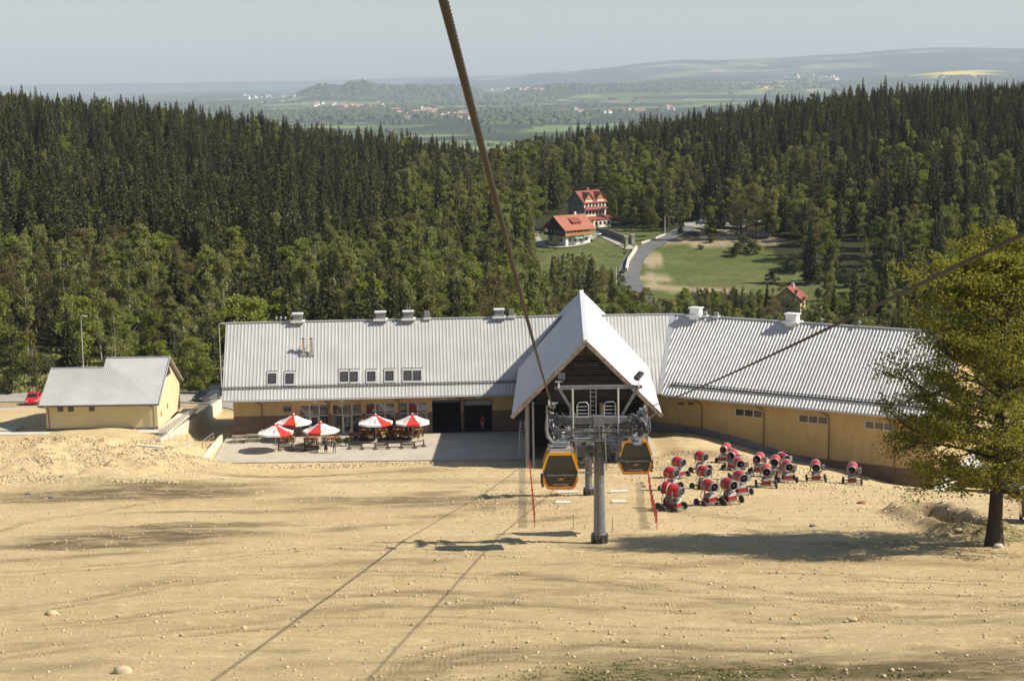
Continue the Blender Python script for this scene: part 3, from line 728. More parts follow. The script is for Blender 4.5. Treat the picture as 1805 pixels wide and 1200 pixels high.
def up1(u, k): return Lw(u, -1.35 + k * (RIDGE_V + 1.35), EZ + k * (RZ - EZ))
def up2(u, k): return W2(u, k * DEP, EZ + k * (RZ - EZ))
dz = Vector((0, 0, 0.2))
mbs.tube([up1(-1.1, .13) + dz, up1(ug - 7.4, .13) + dz], 0.055, 6); mbs.tube([up1(-1.1, .15) + dz, up1(ug - 7.4, .15) + dz], 0.04, 6)
for u in np.arange(0, ug - 8, 2.1): mbs.bar(up1(u, .13) + Vector((0, 0, .05)), up1(u, .13) + dz * 1.4, 0.05)
mbs.build('snow_guard', 'dark_steel', roof)
mbs = MB(); mbs.tube([up2(0.9, .11) + dz, up2(W2U1, .11) + dz], 0.075, 6); mbs.tube([up2(0.9, .135) + dz, up2(W2U1, .135) + dz], 0.05, 6)
for u in np.arange(1, W2U1, 2.1): mbs.bar(up2(u, .11) + Vector((0, 0, .05)), up2(u, .11) + dz * 1.4, 0.05)
mbs.build('snow_guard', 'dark_steel', roof)
# eave soffits + gutters
mb = MB().use('brown_fascia')
mb.slab([Lw(-1.0, -1.25, EZ - .17), Lw(ug - HALF, -1.25, EZ - .17), Lw(ug - HALF, 0.0, EZ - .17), Lw(-1.0, 0.0, EZ - .17)], (0, 0, 0.03))
mb.slab([W2(0.3, .1, EZ - .17), W2(W2U1 - .1, .1, EZ - .17), W2(W2U1 - .1, 1.3, EZ - .17), W2(0.3, 1.3, EZ - .17)], (0, 0, 0.03))
mb.build('soffit', None, st)
# walls of the left wing, with openings left between wall pieces
UE = ug - 6.3
def upx(px, py=740): # along-facade coordinate of a pixel column
    r = ray(px, py); # intersect ray with facade plane
    nx, ny = n1; t = ((O1[0]) * nx + (O1[1]) * ny) / (r[0] * nx + r[1] * ny)
    return (r[0] * t - O1[0]) * e1[0] + (r[1] * t - O1[1]) * e1[1]
def upz(px, py):
    r = ray(px, py); nx, ny = n1; t = ((O1[0]) * nx + (O1[1]) * ny) / (r[0] * nx + r[1] * ny); return CAMZ + r[2] * t
mbw = MB().use('yellow_render')
def wallbox(mb, u0, u1, z0, z1, v0=0.0, v1=0.3): mb.slab([Lw(u0, v0, z0), Lw(u1, v0, z0), Lw(u1, v1, z0), Lw(u0, v1, z0)], (0, 0, z1 - z0))
ops = [('win', upx(500), upx(514), 3.0, 3.75), ('glz', upx(529), upx(580), 0.1, 3.75), ('glz', upx(587), upx(638), 0.1, 3.75), ('glz', upx(645), upx(696), 0.1, 3.75),
       ('glz', upx(703), upx(753), 0.1, 3.75), ('gar', upx(762), upx(813), 0.0, 3.95), ('gar', upx(818), upx(868), 0.0, 3.95), ('win', upx(904), upx(925), 1.4, 3.4)]
u = 0.0
TOPZ = EZ - 0.17
mbp = MB()
for k, a, b, z0, z1 in ops + [('end', UE, UE, 0, 0)]:
    wallbox(mbw, u, a, 2.55, TOPZ)
    pl_timber = (u < 9.5) or (a > upx(868))
    (mbp.use('brown_plank') if pl_timber else mbp.use('brown_plank'))
    wallbox(mbp, u, a, 0.0, 2.55, -0.04, 0.3)
    if k != 'end':
        wallbox(mbw, a, b, z1, TOPZ)
        if z0 > 0.5:
            if z0 > 2.55: wallbox(mbw, a, b, 2.55, z0); wallbox(mbp, a, b, 0, 2.55, -0.04, 0.3)
            else: wallbox(mbp, a, b, 0, z0, -0.04, 0.3)
    u = b
# end wall and back wall of the left wing (gable)
mbw.use('yellow_render')
g0 = [Lw(0, 0.3, 0), Lw(0, BK - 1.35, 0), Lw(0, BK - 1.35, TOPZ), Lw(0, RIDGE_V, RZ - .3), Lw(0, 0.3, TOPZ + .2)]
mbw.slab(g0, Vector((e1[0], e1[1], 0)) * 0.3)
mbw.slab([Lw(0.3, BK - 1.6, -2), Lw(U_R + 2, BK - 1.6, -2), Lw(U_R + 2, BK - 1.35, -2), Lw(0.3, BK - 1.35, -2)], (0, 0, TOPZ + 2))
# right wing walls, following the falling ground
ov = 1.25
def gz2(u): q = W2(u, ov, 0); return tz(q.x, q.y)
zb = [tz(*W2(uu, ov, 0).xy) for uu in np.linspace(0.5, W2U1 - 1, 12)]
for i in range(1): pass
us2 = np.linspace(0.5, W2U1 - 1.0, 25)
def base_line(u):   # top of the grey plinth / brown boards
    return np.interp(u, [0, 5, 10, 16, W2U1], [0.95, 0.75, 0.1, -0.75, -1.0])
def wseg(mb, u0, u1, z0a, z0b, z1a, z1b, v0, v1):
    mb.add([W2(u0, v0, z0a), W2(u1, v0, z0b), W2(u1, v1, z0b), W2(u0, v1, z0a), W2(u0, v0, z1a), W2(u1, v0, z1b), W2(u1, v1, z1b), W2(u0, v1, z1a)],
           [(0, 1, 2, 3), (7, 6, 5, 4), (0, 4, 5, 1), (1, 5, 6, 2), (2, 6, 7, 3), (3, 7, 4, 0)])
UW0 = -7.0
mbw.use('yellow_render'); wseg(mbw, UW0, W2U1 - 1.0, -1.0 - 4, -5, TOPZ, TOPZ, ov, ov + 0.3)
mbw.use('yellow_render')
VB = 2 * DEP - 1.25
pe = [W2(W2U1 - 1.0, ov, -5.5), W2(W2U1 - 1.0, VB, -5.5), W2(W2U1 - 1.0, VB, TOPZ), W2(W2U1 - 1.0, DEP, RZ - .35), W2(W2U1 - 1.0, ov, TOPZ + .25)]
mbw.slab(pe, e2 * 0.25)
mbw.use('yellow_render'); wseg(mbw, UW0, W2U1 - 1.0, -5, -5, TOPZ, TOPZ, VB - .3, VB)
walls = mbw.build('wall', None, st)
mbp.build('plank_cladding', None, st)
mbp = MB().use('brown_plank')
uu = np.linspace(10.5, W2U1 - 1.0, 14)
for a, b in zip(uu[:-1], uu[1:]):
    za, zb_ = np.interp([a, b], [10.5, 18, W2U1], [-0.55, -1.15, -1.3])
    wseg(mbp, a, b, -4.6, -4.6, za, zb_, ov - 0.05, ov - 0.003)
mbp.build('plank_cladding', None, st)
mbp = MB().use('grey_plinth_plaster')
uu = np.linspace(-7, W2U1 - 1.0, 22)
pz = lambda q: np.interp(q, [-7, 1, 5, 10, 15, 20, 26, W2U1], [1.25, 1.1, 0.9, 0.25, -0.75, -1.7, -3.0, -4.0])
for a, b in zip(uu[:-1], uu[1:]): wseg(mbp, a, b, -5, -5, pz(a), pz(b), ov - 0.10, ov - 0.055)
mbp.use('white_paint'); mbp.slab([W2(W2U1 - .74, ov, -5.2), W2(W2U1 - .74, VB, -5.2), W2(W2U1 - .74, VB, -1.6), W2(W2U1 - .74, ov, -2.6)], e2 * 0.05)
mbp.build('plinth', None, st)
# interior behind the glazing
mb = MB().use('dark_interior')
wallbox(mb, 0.5, UE, 0.0, 0.02, 0.31, 6); wallbox(mb, 0.5, UE, 0.02, TOPZ, 5.8, 6.0); wallbox(mb, 0.5, UE, TOPZ - .06, TOPZ - .01, 0.31, 5.8)
mb.build('interior', None, st)
# glazing and garage openings
for k, a, b, z0, z1 in ops:
    if k == 'gar':
        m2 = MB(); fr = 0.09
        for (p, q) in (((a, z0), (a, z1)), ((b, z0), (b, z1)), ((a, z1), (b, z1))):
            m2.bar(Lw(p[0], 0.12, p[1]), Lw(q[0], 0.12, q[1]), 0.14, fr)
        g = m2.build('garage_door', 'black_frame', st)
        m3 = MB(); m3.slab([Lw(a + .1, .2, z1 - 0.75), Lw(b - .1, .2, z1 - 0.75), Lw(b - .1, .24, z1 - .75), Lw(a + .1, .24, z1 - .75)], (0, 0, .6)) if a > upx(815) else m3.slab([Lw(a + .1, .2, z1 - 0.3), Lw(b - .1, .2, z1 - 0.3), Lw(b - .1, .24, z1 - .3), Lw(a + .1, .24, z1 - .3)], (0, 0, .2))
        m3.build('door_panel', 'grey_paint' if a > upx(815) else 'dark_steel', g)
        continue
    m2 = MB(); nv = 3 if k == 'glz' else 1
    for i in range(nv + 1):
        uu_ = a + (b - a) * i / nv; m2.bar(Lw(uu_, 0.12, z0), Lw(uu_, 0.12, z1), 0.12, 0.09)
    for z in ([z0, z1] + ([2.45] if k == 'glz' else [])): m2.bar(Lw(a - .04, 0.11, z), Lw(b + .04, 0.11, z), 0.12, 0.09)
    g = m2.build('window', 'white_frame' if k == 'glz' else 'black_frame', st)
    m3 = MB(); m3.slab([Lw(a + .02, .15, z0), Lw(b - .02, .15, z0), Lw(b - .02, .17, z0), Lw(a + .02, .17, z0)], (0, 0, z1 - z0)); m3.build('pane', 'window_glass', g)
    if k == 'glz' and a < upx(600) and a > upx(520):
        m3 = MB(); u1_, u2_ = a + (b - a) / 3 + .12, a + 2 * (b - a) / 3 - .12
        for (p, q) in (((u1_, .1), (u1_, 2.3)), ((u2_, .1), (u2_, 2.3)), ((u1_, 2.3), (u2_, 2.3)), ((u1_, .2), (u2_, .2))): m3.bar(Lw(p[0], 0.04, p[1]), Lw(q[0], 0.04, q[1]), 0.1, 0.1)
        m3.build('door_frame', 'white_frame', g)
# right wing strip windows
def wpx2(px, py):
    r = ray(px, py); q = W2(0, ov, 0); t = (q.x * n2.x + q.y * n2.y) / (r[0] * n2.x + r[1] * n2.y)
    X = Vector((r[0] * t, r[1] * t, 0)); return (X - Vector((E0.x, E0.y, 0))).dot(e2), CAMZ + r[2] * t
for pa, pb in (((1296, 719), (1344, 737)), ((1408, 730), (1459, 748)), ((1525, 741), (1574, 758))):
    ua, za = wpx2(*pa); ub, zb_ = wpx2(*pb); z1 = za; z0 = z1 - 0.86
    m2 = MB()
    for i in range(4): m2.bar(W2(ua + (ub - ua) * i / 3, ov - .02, z0), W2(ua + (ub - ua) * i / 3, ov - .02, z1), 0.1, 0.09)
    for z in (z0, z1): m2.bar(W2(ua - .05, ov - .02, z), W2(ub + .05, ov - .02, z), 0.1, 0.09)
    g = m2.build('window', 'white_frame', st)
    m3 = MB(); wseg(m3, ua, ub, z0, z0, z1, z1, ov - .015, ov - .004); m3.build('pane', 'window_glass', g)
for px in (1201, 1218):
    ua, za = wpx2(px, 711); m2 = MB(); wseg(m2, ua - .35, ua + .35, za - .14, za - .14, za + .14, za + .14, ov - .05, ov - .01); m2.build('air_vent', 'dark_steel', st)
for px, py in ((1238, 705), (1347, 716), (1462, 726), (1578, 740)):
    ua, za = wpx2(px, py + 20); m2 = MB(); q0 = W2(ua - .9, 0.35, TOPZ - .1); m2.tube([q0, W2(ua - .15, ov - .14, TOPZ - .75), W2(ua, ov - .14, TOPZ - 1.0), W2(ua, ov - .14, pz(ua) - .3)], 0.075, 7); m2.build('downspout', 'brown_pipe', st)
for px in (462, 580, 704, 815):
    ua = upx(px); m2 = MB(); m2.tube([Lw(ua - .5, -1.1, TOPZ - .05), Lw(ua - .1, -.2, TOPZ - .5), Lw(ua, -.1, TOPZ - .7), Lw(ua, -.1, 0.1)], 0.07, 7); m2.build('downspout', 'brown_pipe', st)
for px in (557, 603, 745 + 40, 845):
    ua = upx(px); m2 = MB(); m2.box(Lw(ua, -.12, 4.15), (.5, .2, .16), ang1); m2.build('wall_lamp', 'white_paint', st)
# gutters
m2 = MB(); m2.tube([Lw(-1.1, -1.45, EZ - .12), Lw(ug - HALF, -1.45, EZ - .12)], 0.085, 7); m2.build('gutter', 'grey_sheet_steel', st)
m2 = MB(); m2.tube([W2(.4, -.1, EZ - .12), W2(W2U1, -.1, EZ - .12)], 0.085, 7); m2.build('gutter', 'grey_sheet_steel', st)
# roof windows on the left slope
sl = Lw(0, RIDGE_V, RZ) - Lw(0, -1.35, EZ); slope_d = sl.normalized(); nrm1 = Vector(e1_3).cross(slope_d).normalized()
def on_roof(px, py):
    r = Vector(ray(px, py)); q = Lw(0, -1.35, EZ); o = Vector((0, 0, CAMZ)); t = (q - o).dot(nrm1) / r.dot(nrm1); return o + r * t
E3 = Vector(e1_3)
for px, py, wd_, ht in ((480, 668, .78, 1.25), (511, 668, .78, 1.25), (607, 664.5, .78, 1.2), (624, 664.5, .78, 1.2), (655, 664, .78, 1.15), (687, 663, .78, 1.15), (719, 662.5, .78, 1.2), (735.5, 662.5, .78, 1.2)):
    c0 = on_roof(px, py); m2 = MB().use('grey_sheet_steel')
    hw, hh = wd_ / 2, ht / 2
    def rp(a, b, n): return c0 + E3 * a + slope_d * b + nrm1 * n
    def rbox(mb, a0, a1, b0, b1, n0, n1_): mb.slab([rp(a0, b0, n0), rp(a1, b0, n0), rp(a1, b1, n0), rp(a0, b1, n0)], nrm1 * (n1_ - n0))
    m2.use('white_roof_steel'); rbox(m2, -hw - .28, hw + .28, -hh - .38, -hh - .08, .0, .10); rbox(m2, -hw - .28, hw + .28, hh + .08, hh + .42, .0, .11)
    m2.use('dark_steel'); rbox(m2, -hw - .28, hw + .28, hh + .42, hh + .48, .0, .14); m2.use('white_roof_steel')
    rbox(m2, -hw - .28, -hw - .08, -hh - .08, hh + .08, .0, .10); rbox(m2, hw + .08, hw + .28, -hh - .08, hh + .08, .0, .10)
    m2.use('black_frame'); rbox(m2, -hw - .08, -hw, -hh - .08, hh + .08, .0, .17); rbox(m2, hw, hw + .08, -hh - .08, hh + .08, .0, .17); rbox(m2, -hw, hw, -hh - .08, -hh, .0, .17); rbox(m2, -hw, hw, hh, hh + .08, .0, .17)
    g = m2.build('roof_window', None, roof)
    m3 = MB(); rbox(m3, -hw, hw, -hh, hh, .02, .12); m3.build('pane', 'skylight_glass', roof)
# chimneys on the ridges
def ridge_pt(px, wing=1):
    r = ray(px, 565); zc = RZ
    if wing == 1: q = Lw(0, RIDGE_V, 0); n_ = n1
    else: q = W2(0, DEP, 0); n_ = n2
    t = (q[0] * n_[0] + q[1] * n_[1]) / (r[0] * n_[0] + r[1] * n_[1]); return r[0] * t, r[1] * t
def chimney(px, w, h, wing=1, grey=False, small=False):
    x, y = ridge_pt(px, wing); a_ = ang1 if wing == 1 else ang2
    m2 = MB().use('grey_paint' if grey or wing == 1 else 'white_paint')
    if small:
        m2.use('galvanised_steel'); m2.tube([(x, y, RZ - .5), (x, y, RZ + h)], w * .22, 8); m2.lathe([(w * .42, 0), (w * .42, .08), (0.02, .28)], 10, Matrix.Translation((x, y, RZ + h - .02)))
    else:
        m2.box((x, y, RZ + h / 2 - .3), (w, w * .8, h + .6), a_)
        if not grey: m2.use('white_paint'); m2.box((x, y, RZ + h + .05), (w * 1.22, w * 1.0, .14), a_)
        m2.use('white_paint'); m2.box((x, y, RZ + .06), (w * 1.5, w * 1.35, .20), a_)
    m2.build('chimney', None, roof)
for px, w in ((525, 1.1), (671, 1.15), (720, 1.15), (880, 1.1)): chimney(px, w, .95)
for px in (753, 902): chimney(px, .62, .95, grey=True)
for px in (487, 495, 503): chimney(px, .4, .45, small=True)
chimney(1227, 1.25, .95, 2); chimney(1397, 1.35, .95, 2); chimney(1243, .5, .6, 2, grey=True); chimney(1263, .5, .6, 2, grey=True)
for px in (1448, 1514): chimney(px, .55, .5, 2, small=True)
for px in (535, 549):   # the pair of stainless flues halfway up the slope
    c0 = on_roof(px, 625); m2 = MB().use('stainless_steel'); m2.tube([c0, c0 + Vector((0, 0, 1.75))], .17, 10)
    m2.lathe([(.27, 0), (.27, .05), (.05, .2)], 10, Matrix.Translation(c0 + Vector((0, 0, 1.85)))); m2.lathe([(.1, 0), (.1, .2)], 8, Matrix.Translation(c0 + Vector((0, 0, 1.7))))
    m2.use('grey_sheet_steel'); m2.tube([c0 + Vector((0, 0, 1.4)), c0 + Vector((-.35, .75, .95))], .03, 5); m2.box(c0 + Vector((0, 0, .02)), (.7, .6, .35), ang1); m2.build('flue', None, roof)
# central steep gable
m2 = MB().use('gable_sheet_steel')
L_e0, L_e1 = gpt(0, -HALF, GZE), gpt(GLEN, -HALF, GZE); R_e0, R_e1 = gpt(0, HALF, GZE), gpt(GLEN, HALF, GZE)
gd3 = Vector((gd.x, gd.y, 0))
A0, A1 = gpt(0, 0, 15.2), gpt(GLEN, 0, 15.2)
ribbed(m2, [L_e0, L_e1, A1, A0], gd3, 0.32, 0.03, 0.012, 0.22); ribbed(m2, [R_e0, R_e1, A1, A0], gd3, 0.32, 0.03, 0.012, 0.22)
m2.bar(A0 + Vector((0, 0, .04)), A1 + Vector((0, 0, .04)), .5, .08)
gr = m2.build('gable_roof', None, st)
m2 = MB()
for E_ in (L_e0, R_e0): m2.bar(E_ + Vector((0, -.06, -.22)), A0 + Vector((0, -.06, -.22)), .12, .42)
m2.build('bargeboard', 'brown_fascia', gr)
m2 = MB()
for sgn in (-1, 1):
    a0 = gpt(.3, sgn * (HALF - .15), GZE - .35); a1 = gpt(GLEN * .8, sgn * (HALF - .15), GZE - .35); b0 = gpt(.3, 0, 14.85); b1 = gpt(GLEN * .8, 0, 14.85)
    m2.slab([a0, a1, b1, b0], (0, 0, -.05))
    for s_ in np.arange(2, GLEN * .6, 3.2): m2.bar(gpt(s_, sgn * (HALF - .6), GZE - .1), gpt(s_, 0, 14.5), .16, .3)
m2.build('rafters', 'brown_timber', gr)
m2 = MB().use('dark_interior'); sG = 2.6; SW = 5.9
# gable triangle with louvre slats and window slits, set back from the roof edge
for z0, z1, gap in [(12.7, 13.2, 0), (12.25, 12.6, 1), (11.8, 12.15, 1), (11.2, 11.75, 1), (10.55, 11.1, 1), (9.6, 10.5, 0), (8.4, 9.5, 0)]:
    hw = (15.0 - z1) * HALF / (15.2 - GZE) - .3
    m2.slab([gpt(sG, -hw, z0), gpt(sG, hw, z0), gpt(sG + .2, hw, z0), gpt(sG + .2, -hw, z0)], (0, 0, z1 - z0))
m2.bar(gpt(sG, 0, 8.4), gpt(sG, 0, 14.6), .2, .2); m2.bar(gpt(sG, -1.35, 8.4), gpt(sG, -1.35, 13), .14, .2); m2.bar(gpt(sG, 1.35, 8.4), gpt(sG, 1.35, 13), .14, .2)
m2.build('gable_louvres', None, st)
m2 = MB()
for z0 in (10.85, 11.5, 12.0):
    for a0, a1 in ((-1.25, -.1), (.1, 1.25)): m2.slab([gpt(sG + .28, a0, z0), gpt(sG + .28, a1, z0), gpt(sG + .32, a1, z0), gpt(sG + .32, a0, z0)], (0, 0, .22))
m2.build('gable_pane', 'lamp_glass', st)
# posts, side walls and dark hall under the gable
for off, s_ in ((-6.2, 1.2), (-5.55, 1.3), (6.2, 1.2), (-6.3, 11), (6.3, 11)): 
    q = gpt(s_, off, 0); m2 = MB().use('grey_paint'); m2.bar((q.x, q.y, max(0, tz(q.x, q.y)) - .3), (q.x, q.y, GZE + 1.2), .34 if off != -5.55 else .22); m2.build('post', None, st)
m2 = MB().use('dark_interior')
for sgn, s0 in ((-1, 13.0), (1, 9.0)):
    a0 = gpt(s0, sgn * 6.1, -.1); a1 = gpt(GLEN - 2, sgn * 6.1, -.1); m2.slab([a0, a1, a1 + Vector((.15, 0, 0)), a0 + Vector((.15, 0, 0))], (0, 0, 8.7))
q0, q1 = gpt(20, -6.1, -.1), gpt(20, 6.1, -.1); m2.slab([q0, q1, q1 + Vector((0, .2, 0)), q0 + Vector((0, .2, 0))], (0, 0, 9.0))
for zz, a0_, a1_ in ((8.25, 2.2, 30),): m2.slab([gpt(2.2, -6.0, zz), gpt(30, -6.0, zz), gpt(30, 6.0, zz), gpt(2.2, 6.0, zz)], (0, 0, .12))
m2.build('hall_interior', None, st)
m2 = MB().use('yellow_render'); a0, a1 = gpt(13.2, -6.3, 0), gpt(25, -6.3, 0); m2.slab([a0, a1, a1 + Vector((.12, 0, 0)), a0 + Vector((.12, 0, 0))], (0, 0, 7.2)); m2.build('side_wall', None, st)
m2 = MB().use('concrete'); qa = [gpt(1.0, -6.0, .05), gpt(20, -6.0, .05), gpt(20, 6.0, .05), gpt(1.0, 6.0, .05)]; m2.slab(qa, (0, 0, -.6)); m2.build('hall_floor', None, st)
# hall equipment seen in the shade: guide rails, dark machine frames, barrier
m2 = MB()
for off in (-2.8, 2.8):
    m2.tube([gpt(2, off, 4.6), gpt(17, off, 4.4)], .12, 6)
    for s_ in (3, 8, 13): m2.bar(gpt(s_, off * .6, 5.2), gpt(s_, off * .6, 8.2), .2)
m2.bar(gpt(4, -2.9, 5.0), gpt(4, 2.9, 5.0), .5, .6); m2.bar(gpt(9, -2.9, 5.0), gpt(9, 2.9, 5.0), .5, .6)
m2.build('guide_rail', 'galvanised_steel', st)
m2 = MB()
for s_, off0, off1 in ((1.4, .6, 5.8), ):
    for z in (.5, 1.1): m2.bar(gpt(s_, off0, z + .1), gpt(s_, off1, z + .1), .06)
    for o_ in np.linspace(off0, off1, 4): m2.bar(gpt(s_, o_, .05), gpt(s_, o_, 1.25), .08)
m2.build('barrier_rail', 'black_frame', st)

# ------------------------------------------------------------------ small utility building on the left
def q_(px, py, z): return P(px, py, z=z)
ub = thing('utility_building', 'small yellow building with a stepped white metal roof beside the station', 'building', (-49, 197, 2.9))
UX0, UX1, UY0, UY1, UZ = -53.0, -40.35, 196.2, 209.8, 2.9
inv = Matrix.Translation((49, -197, -2.9))
def loc(v): return inv @ Vector(v)
m2 = MB().use('hut_render'); H = 3.22
m2.slab([loc((UX0, UY0, UZ)), loc((UX1 - .3, UY0, UZ)), loc((UX1 - .3, UY0 + .3, UZ)), loc((UX0, UY0 + .3, UZ))], (0, 0, H - .1))
m2.use('hut_render')
ym = (UY0 + UY1) / 2; RZU = 10.2
rs = (RZU - (UZ + H)) / (ym - UY0 + .7)
m2.slab([loc((UX1 - .3, UY0, UZ)), loc((UX1 - .3, UY1, UZ)), loc((UX1 - .3, UY1, UZ + H - .1)), loc((UX1 - .3, ym, UZ + H + rs * (ym - UY0) - .15)), loc((UX1 - .3, UY0, UZ + H - .1))], (.3, 0, 0))
m2.slab([loc((UX0, UY0 + .3, UZ)), loc((UX0, UY1, UZ)), loc((UX0, UY1, UZ + H - .1)), loc((UX0, ym - .8, UZ + H + rs * (ym - UY0 - 1.4))), loc((UX0, UY0 + .3, UZ + H))], (.3, 0, 0))
m2.build('wall', None, ub)
m2 = MB(); m2.slab([loc((UX0 - .04, UY0 - .05, UZ - .2)), loc((UX1 + .04, UY0 - .05, UZ - .2)), loc((UX1 + .04, UY0 - .003, UZ - .2)), loc((UX0 - .04, UY0 - .003, UZ - .2))], (0, 0, .55)); m2.build('plinth', 'grey_plinth_plaster', ub)
m2 = MB().use('white_roof_steel')
EU = UZ + H - .1; ey = UY0 - .75; rx0, rx1 = UX0 - .6, UX1 + .35
xs_ = P(191, 628, z=RZU).x
zst = 9.3; yst = ey + (zst - EU) / rs
ribbed(m2, [loc((rx0, ey, EU)), loc((rx1, ey, EU)), loc((rx1, ym, RZU)), loc((xs_, ym, RZU)), loc((xs_, yst, zst)), loc((rx0, yst, zst))], (1, 0, 0), 0.24, 0.035, 0.014, .12)
yb = UY1 + .6; zbk = RZU - (yb - ym) * rs
m2.slab([loc((xs_, ym, RZU)), loc((rx1, ym, RZU)), loc((rx1, yb, zbk)), loc((xs_, yb, zbk))], (0, 0, -.12))
m2.slab([loc((rx0, yst, zst)), loc((xs_ - .01, yst, zst)), loc((xs_ - .01, yb, zbk)), loc((rx0, yb, zbk))], (0, 0, -.12))
m2.use('grey_sheet_steel'); m2.bar(loc((rx0, yst, zst + .04)), loc((xs_, yst, zst + .04)), .25, .08); m2.bar(loc((xs_, ym, RZU + .04)), loc((rx1, ym, RZU + .04)), .25, .08)
m2.bar(loc((rx1 + .02, ey, EU + .02)), loc((rx1 + .02, ym, RZU + .02)), .1, .14)
m2.use('brown_fascia'); m2.bar(loc((rx1 + .02, ym, RZU - .05)), loc((rx1 + .02, yb, zbk - .05)), .1, .3)
m2.use('brown_timber'); m2.slab([loc((UX1 + .02, ym - 1.6, UZ + H + 1.9)), loc((UX1 + .02, ym + 1.6, UZ + H + 1.9)), loc((UX1 + .02, ym, RZU - .3))], (.05, 0, 0))
ur = m2.build('roof', None, ub)
m2 = MB(); m2.tube([loc((rx0 - .1, ey - .1, EU - .05)), loc((rx1, ey - .1, EU - .05))], .10, 7); m2.build('gutter', 'dark_gutter', ur)
m2 = MB(); m2.tube([loc((rx0, ey - .1, EU - .1)), loc((UX0 + .3, UY0 - .12, EU - .5)), loc((UX0 + .35, UY0 - .12, UZ))], .06, 7); m2.build('downspout', 'brown_pipe', ub)
m2 = MB(); m2.tube([loc((UX1 - .9, ey + .2, EU - .1)), loc((UX1 - .45, UY0 - .12, EU - .5)), loc((UX1 - .45, UY0 - .12, UZ))], .06, 7); m2.build('downspout', 'brown_pipe', ub)
for px in (106.5, 125, 162):
    a = P(px, 723, d=UY0 - .02); m2 = MB(); m2.box(loc((a.x, UY0 - .02, 5.45)), (.62, .08, .5)); g = m2.build('window', 'black_frame', ub)
    m3 = MB(); m3.box(loc((a.x, UY0 - .07, 5.45)), (.5, .03, .38)); m3.build('pane', 'window_glass', g)
for yy, zz in ((198.2, 4.4), (202.0, 4.6)):
    m2 = MB(); m2.box(loc((UX1 + .03, yy, zz)), (.1, .45, .55)); m2.build('window', 'orange_timber', ub)

# ------------------------------------------------------------------ retaining wall, railings, pipe left of the terrace
m2 = MB(); m2.slab([(-34.7, 190.2, -.3), (-34.4, 190.2, -.3), (-34.2, 203, -.3), (-34.5, 203, -.3)], (0, 0, 1.15)); 
tag(m2.build('retaining_wall', 'pale_concrete'), 'low pale sunlit retaining wall below the stair railing left of the terrace', 'wall')
m2 = MB().use('pale_concrete')
m2.add([(-39.25, 190, -.3), (-38.85, 190, -.3), (-38.0, 226, -1.2), (-38.5, 226, -1.2), (-39.25, 190, 3.1), (-38.85, 190, 3.1), (-38.0, 226, 0.9), (-38.5, 226, 0.9)], [(0, 1, 2, 3), (7, 6, 5, 4), (0, 4, 5, 1), (1, 5, 6, 2), (2, 6, 7, 3), (3, 7, 4, 0)])
tag(m2.build('boundary_wall', None), 'long concrete wall carrying a steel railing between the two buildings', 'wall')
def railing(name, pts, label, h=1.05, spacing=1.5, bars=True, group=None, matn='pale_steel'):
    t = thing(name, label, 'railing', pts[0], 0, group); o = Vector(pts[0]); P_ = [Vector(p) - o for p in pts]
    m2 = MB(); 
    for a, b in zip(P_[:-1], P_[1:]):
        for hh in (h, h * .55, .1): m2.tube([a + Vector((0, 0, hh)), b + Vector((0, 0, hh))], .028 if hh == h else .018, 5)
        if bars:
            n = int((b - a).length / .16)
            for k in range(n): q = a + (b - a) * (k / n); m2.bar(q + Vector((0, 0, .1)), q + Vector((0, 0, h)), .014)
    m2.build('rail', matn, t)
    for a, b in zip(P_[:-1], P_[1:]):
        n = max(1, int((b - a).length / spacing))
        for k in range(n + 1):
            q = a + (b - a) * (k / n); m3 = MB(); m3.bar(q, q + Vector((0, 0, h)), .05); m3.build('post', matn, t)
    return t
railing('steel_railing', [(-39.0, 190.2, 3.1), (-38.3, 224, 0.95)], 'long steel bar railing running back between the yellow buildings')
railing('stair_railing', [(-38.2, 191.2, 2.3), (-37.0, 195.5, 1.3), (-36.4, 198.5, .2)], 'zigzag steel handrail of the steps left of the terrace', bars=False)
railing('stair_railing', [(-36.9, 190.6, 1.7), (-35.2, 195.0, 0.7), (-34.7, 199.5, .75)], 'steel handrail on the low retaining wall by the terrace edge', bars=False)
m2 = MB(); 
for k in range(9): 
    f_ = k / 8.0; m2.box((-36.9 + f_ * 1.2, 191.6 + f_ * 6.0, 1.9 - f_ * 1.7 - .25), (1.7, .9, .5), 0.15)
tag(m2.build('steps', 'pale_concrete'), 'pale concrete steps leading down to the terrace', 'steps')
a, b = P(241, 783, z=3.5), P(308, 789, z=3.0)
m2 = MB(); m2.tube([a, (a + b) / 2 + Vector((0, 0, -.05)), b], .09, 7); tag(m2.build('drain_pipe', 'white_paint'), 'white pipe lying at the edge of the sandy bank', 'pipe')
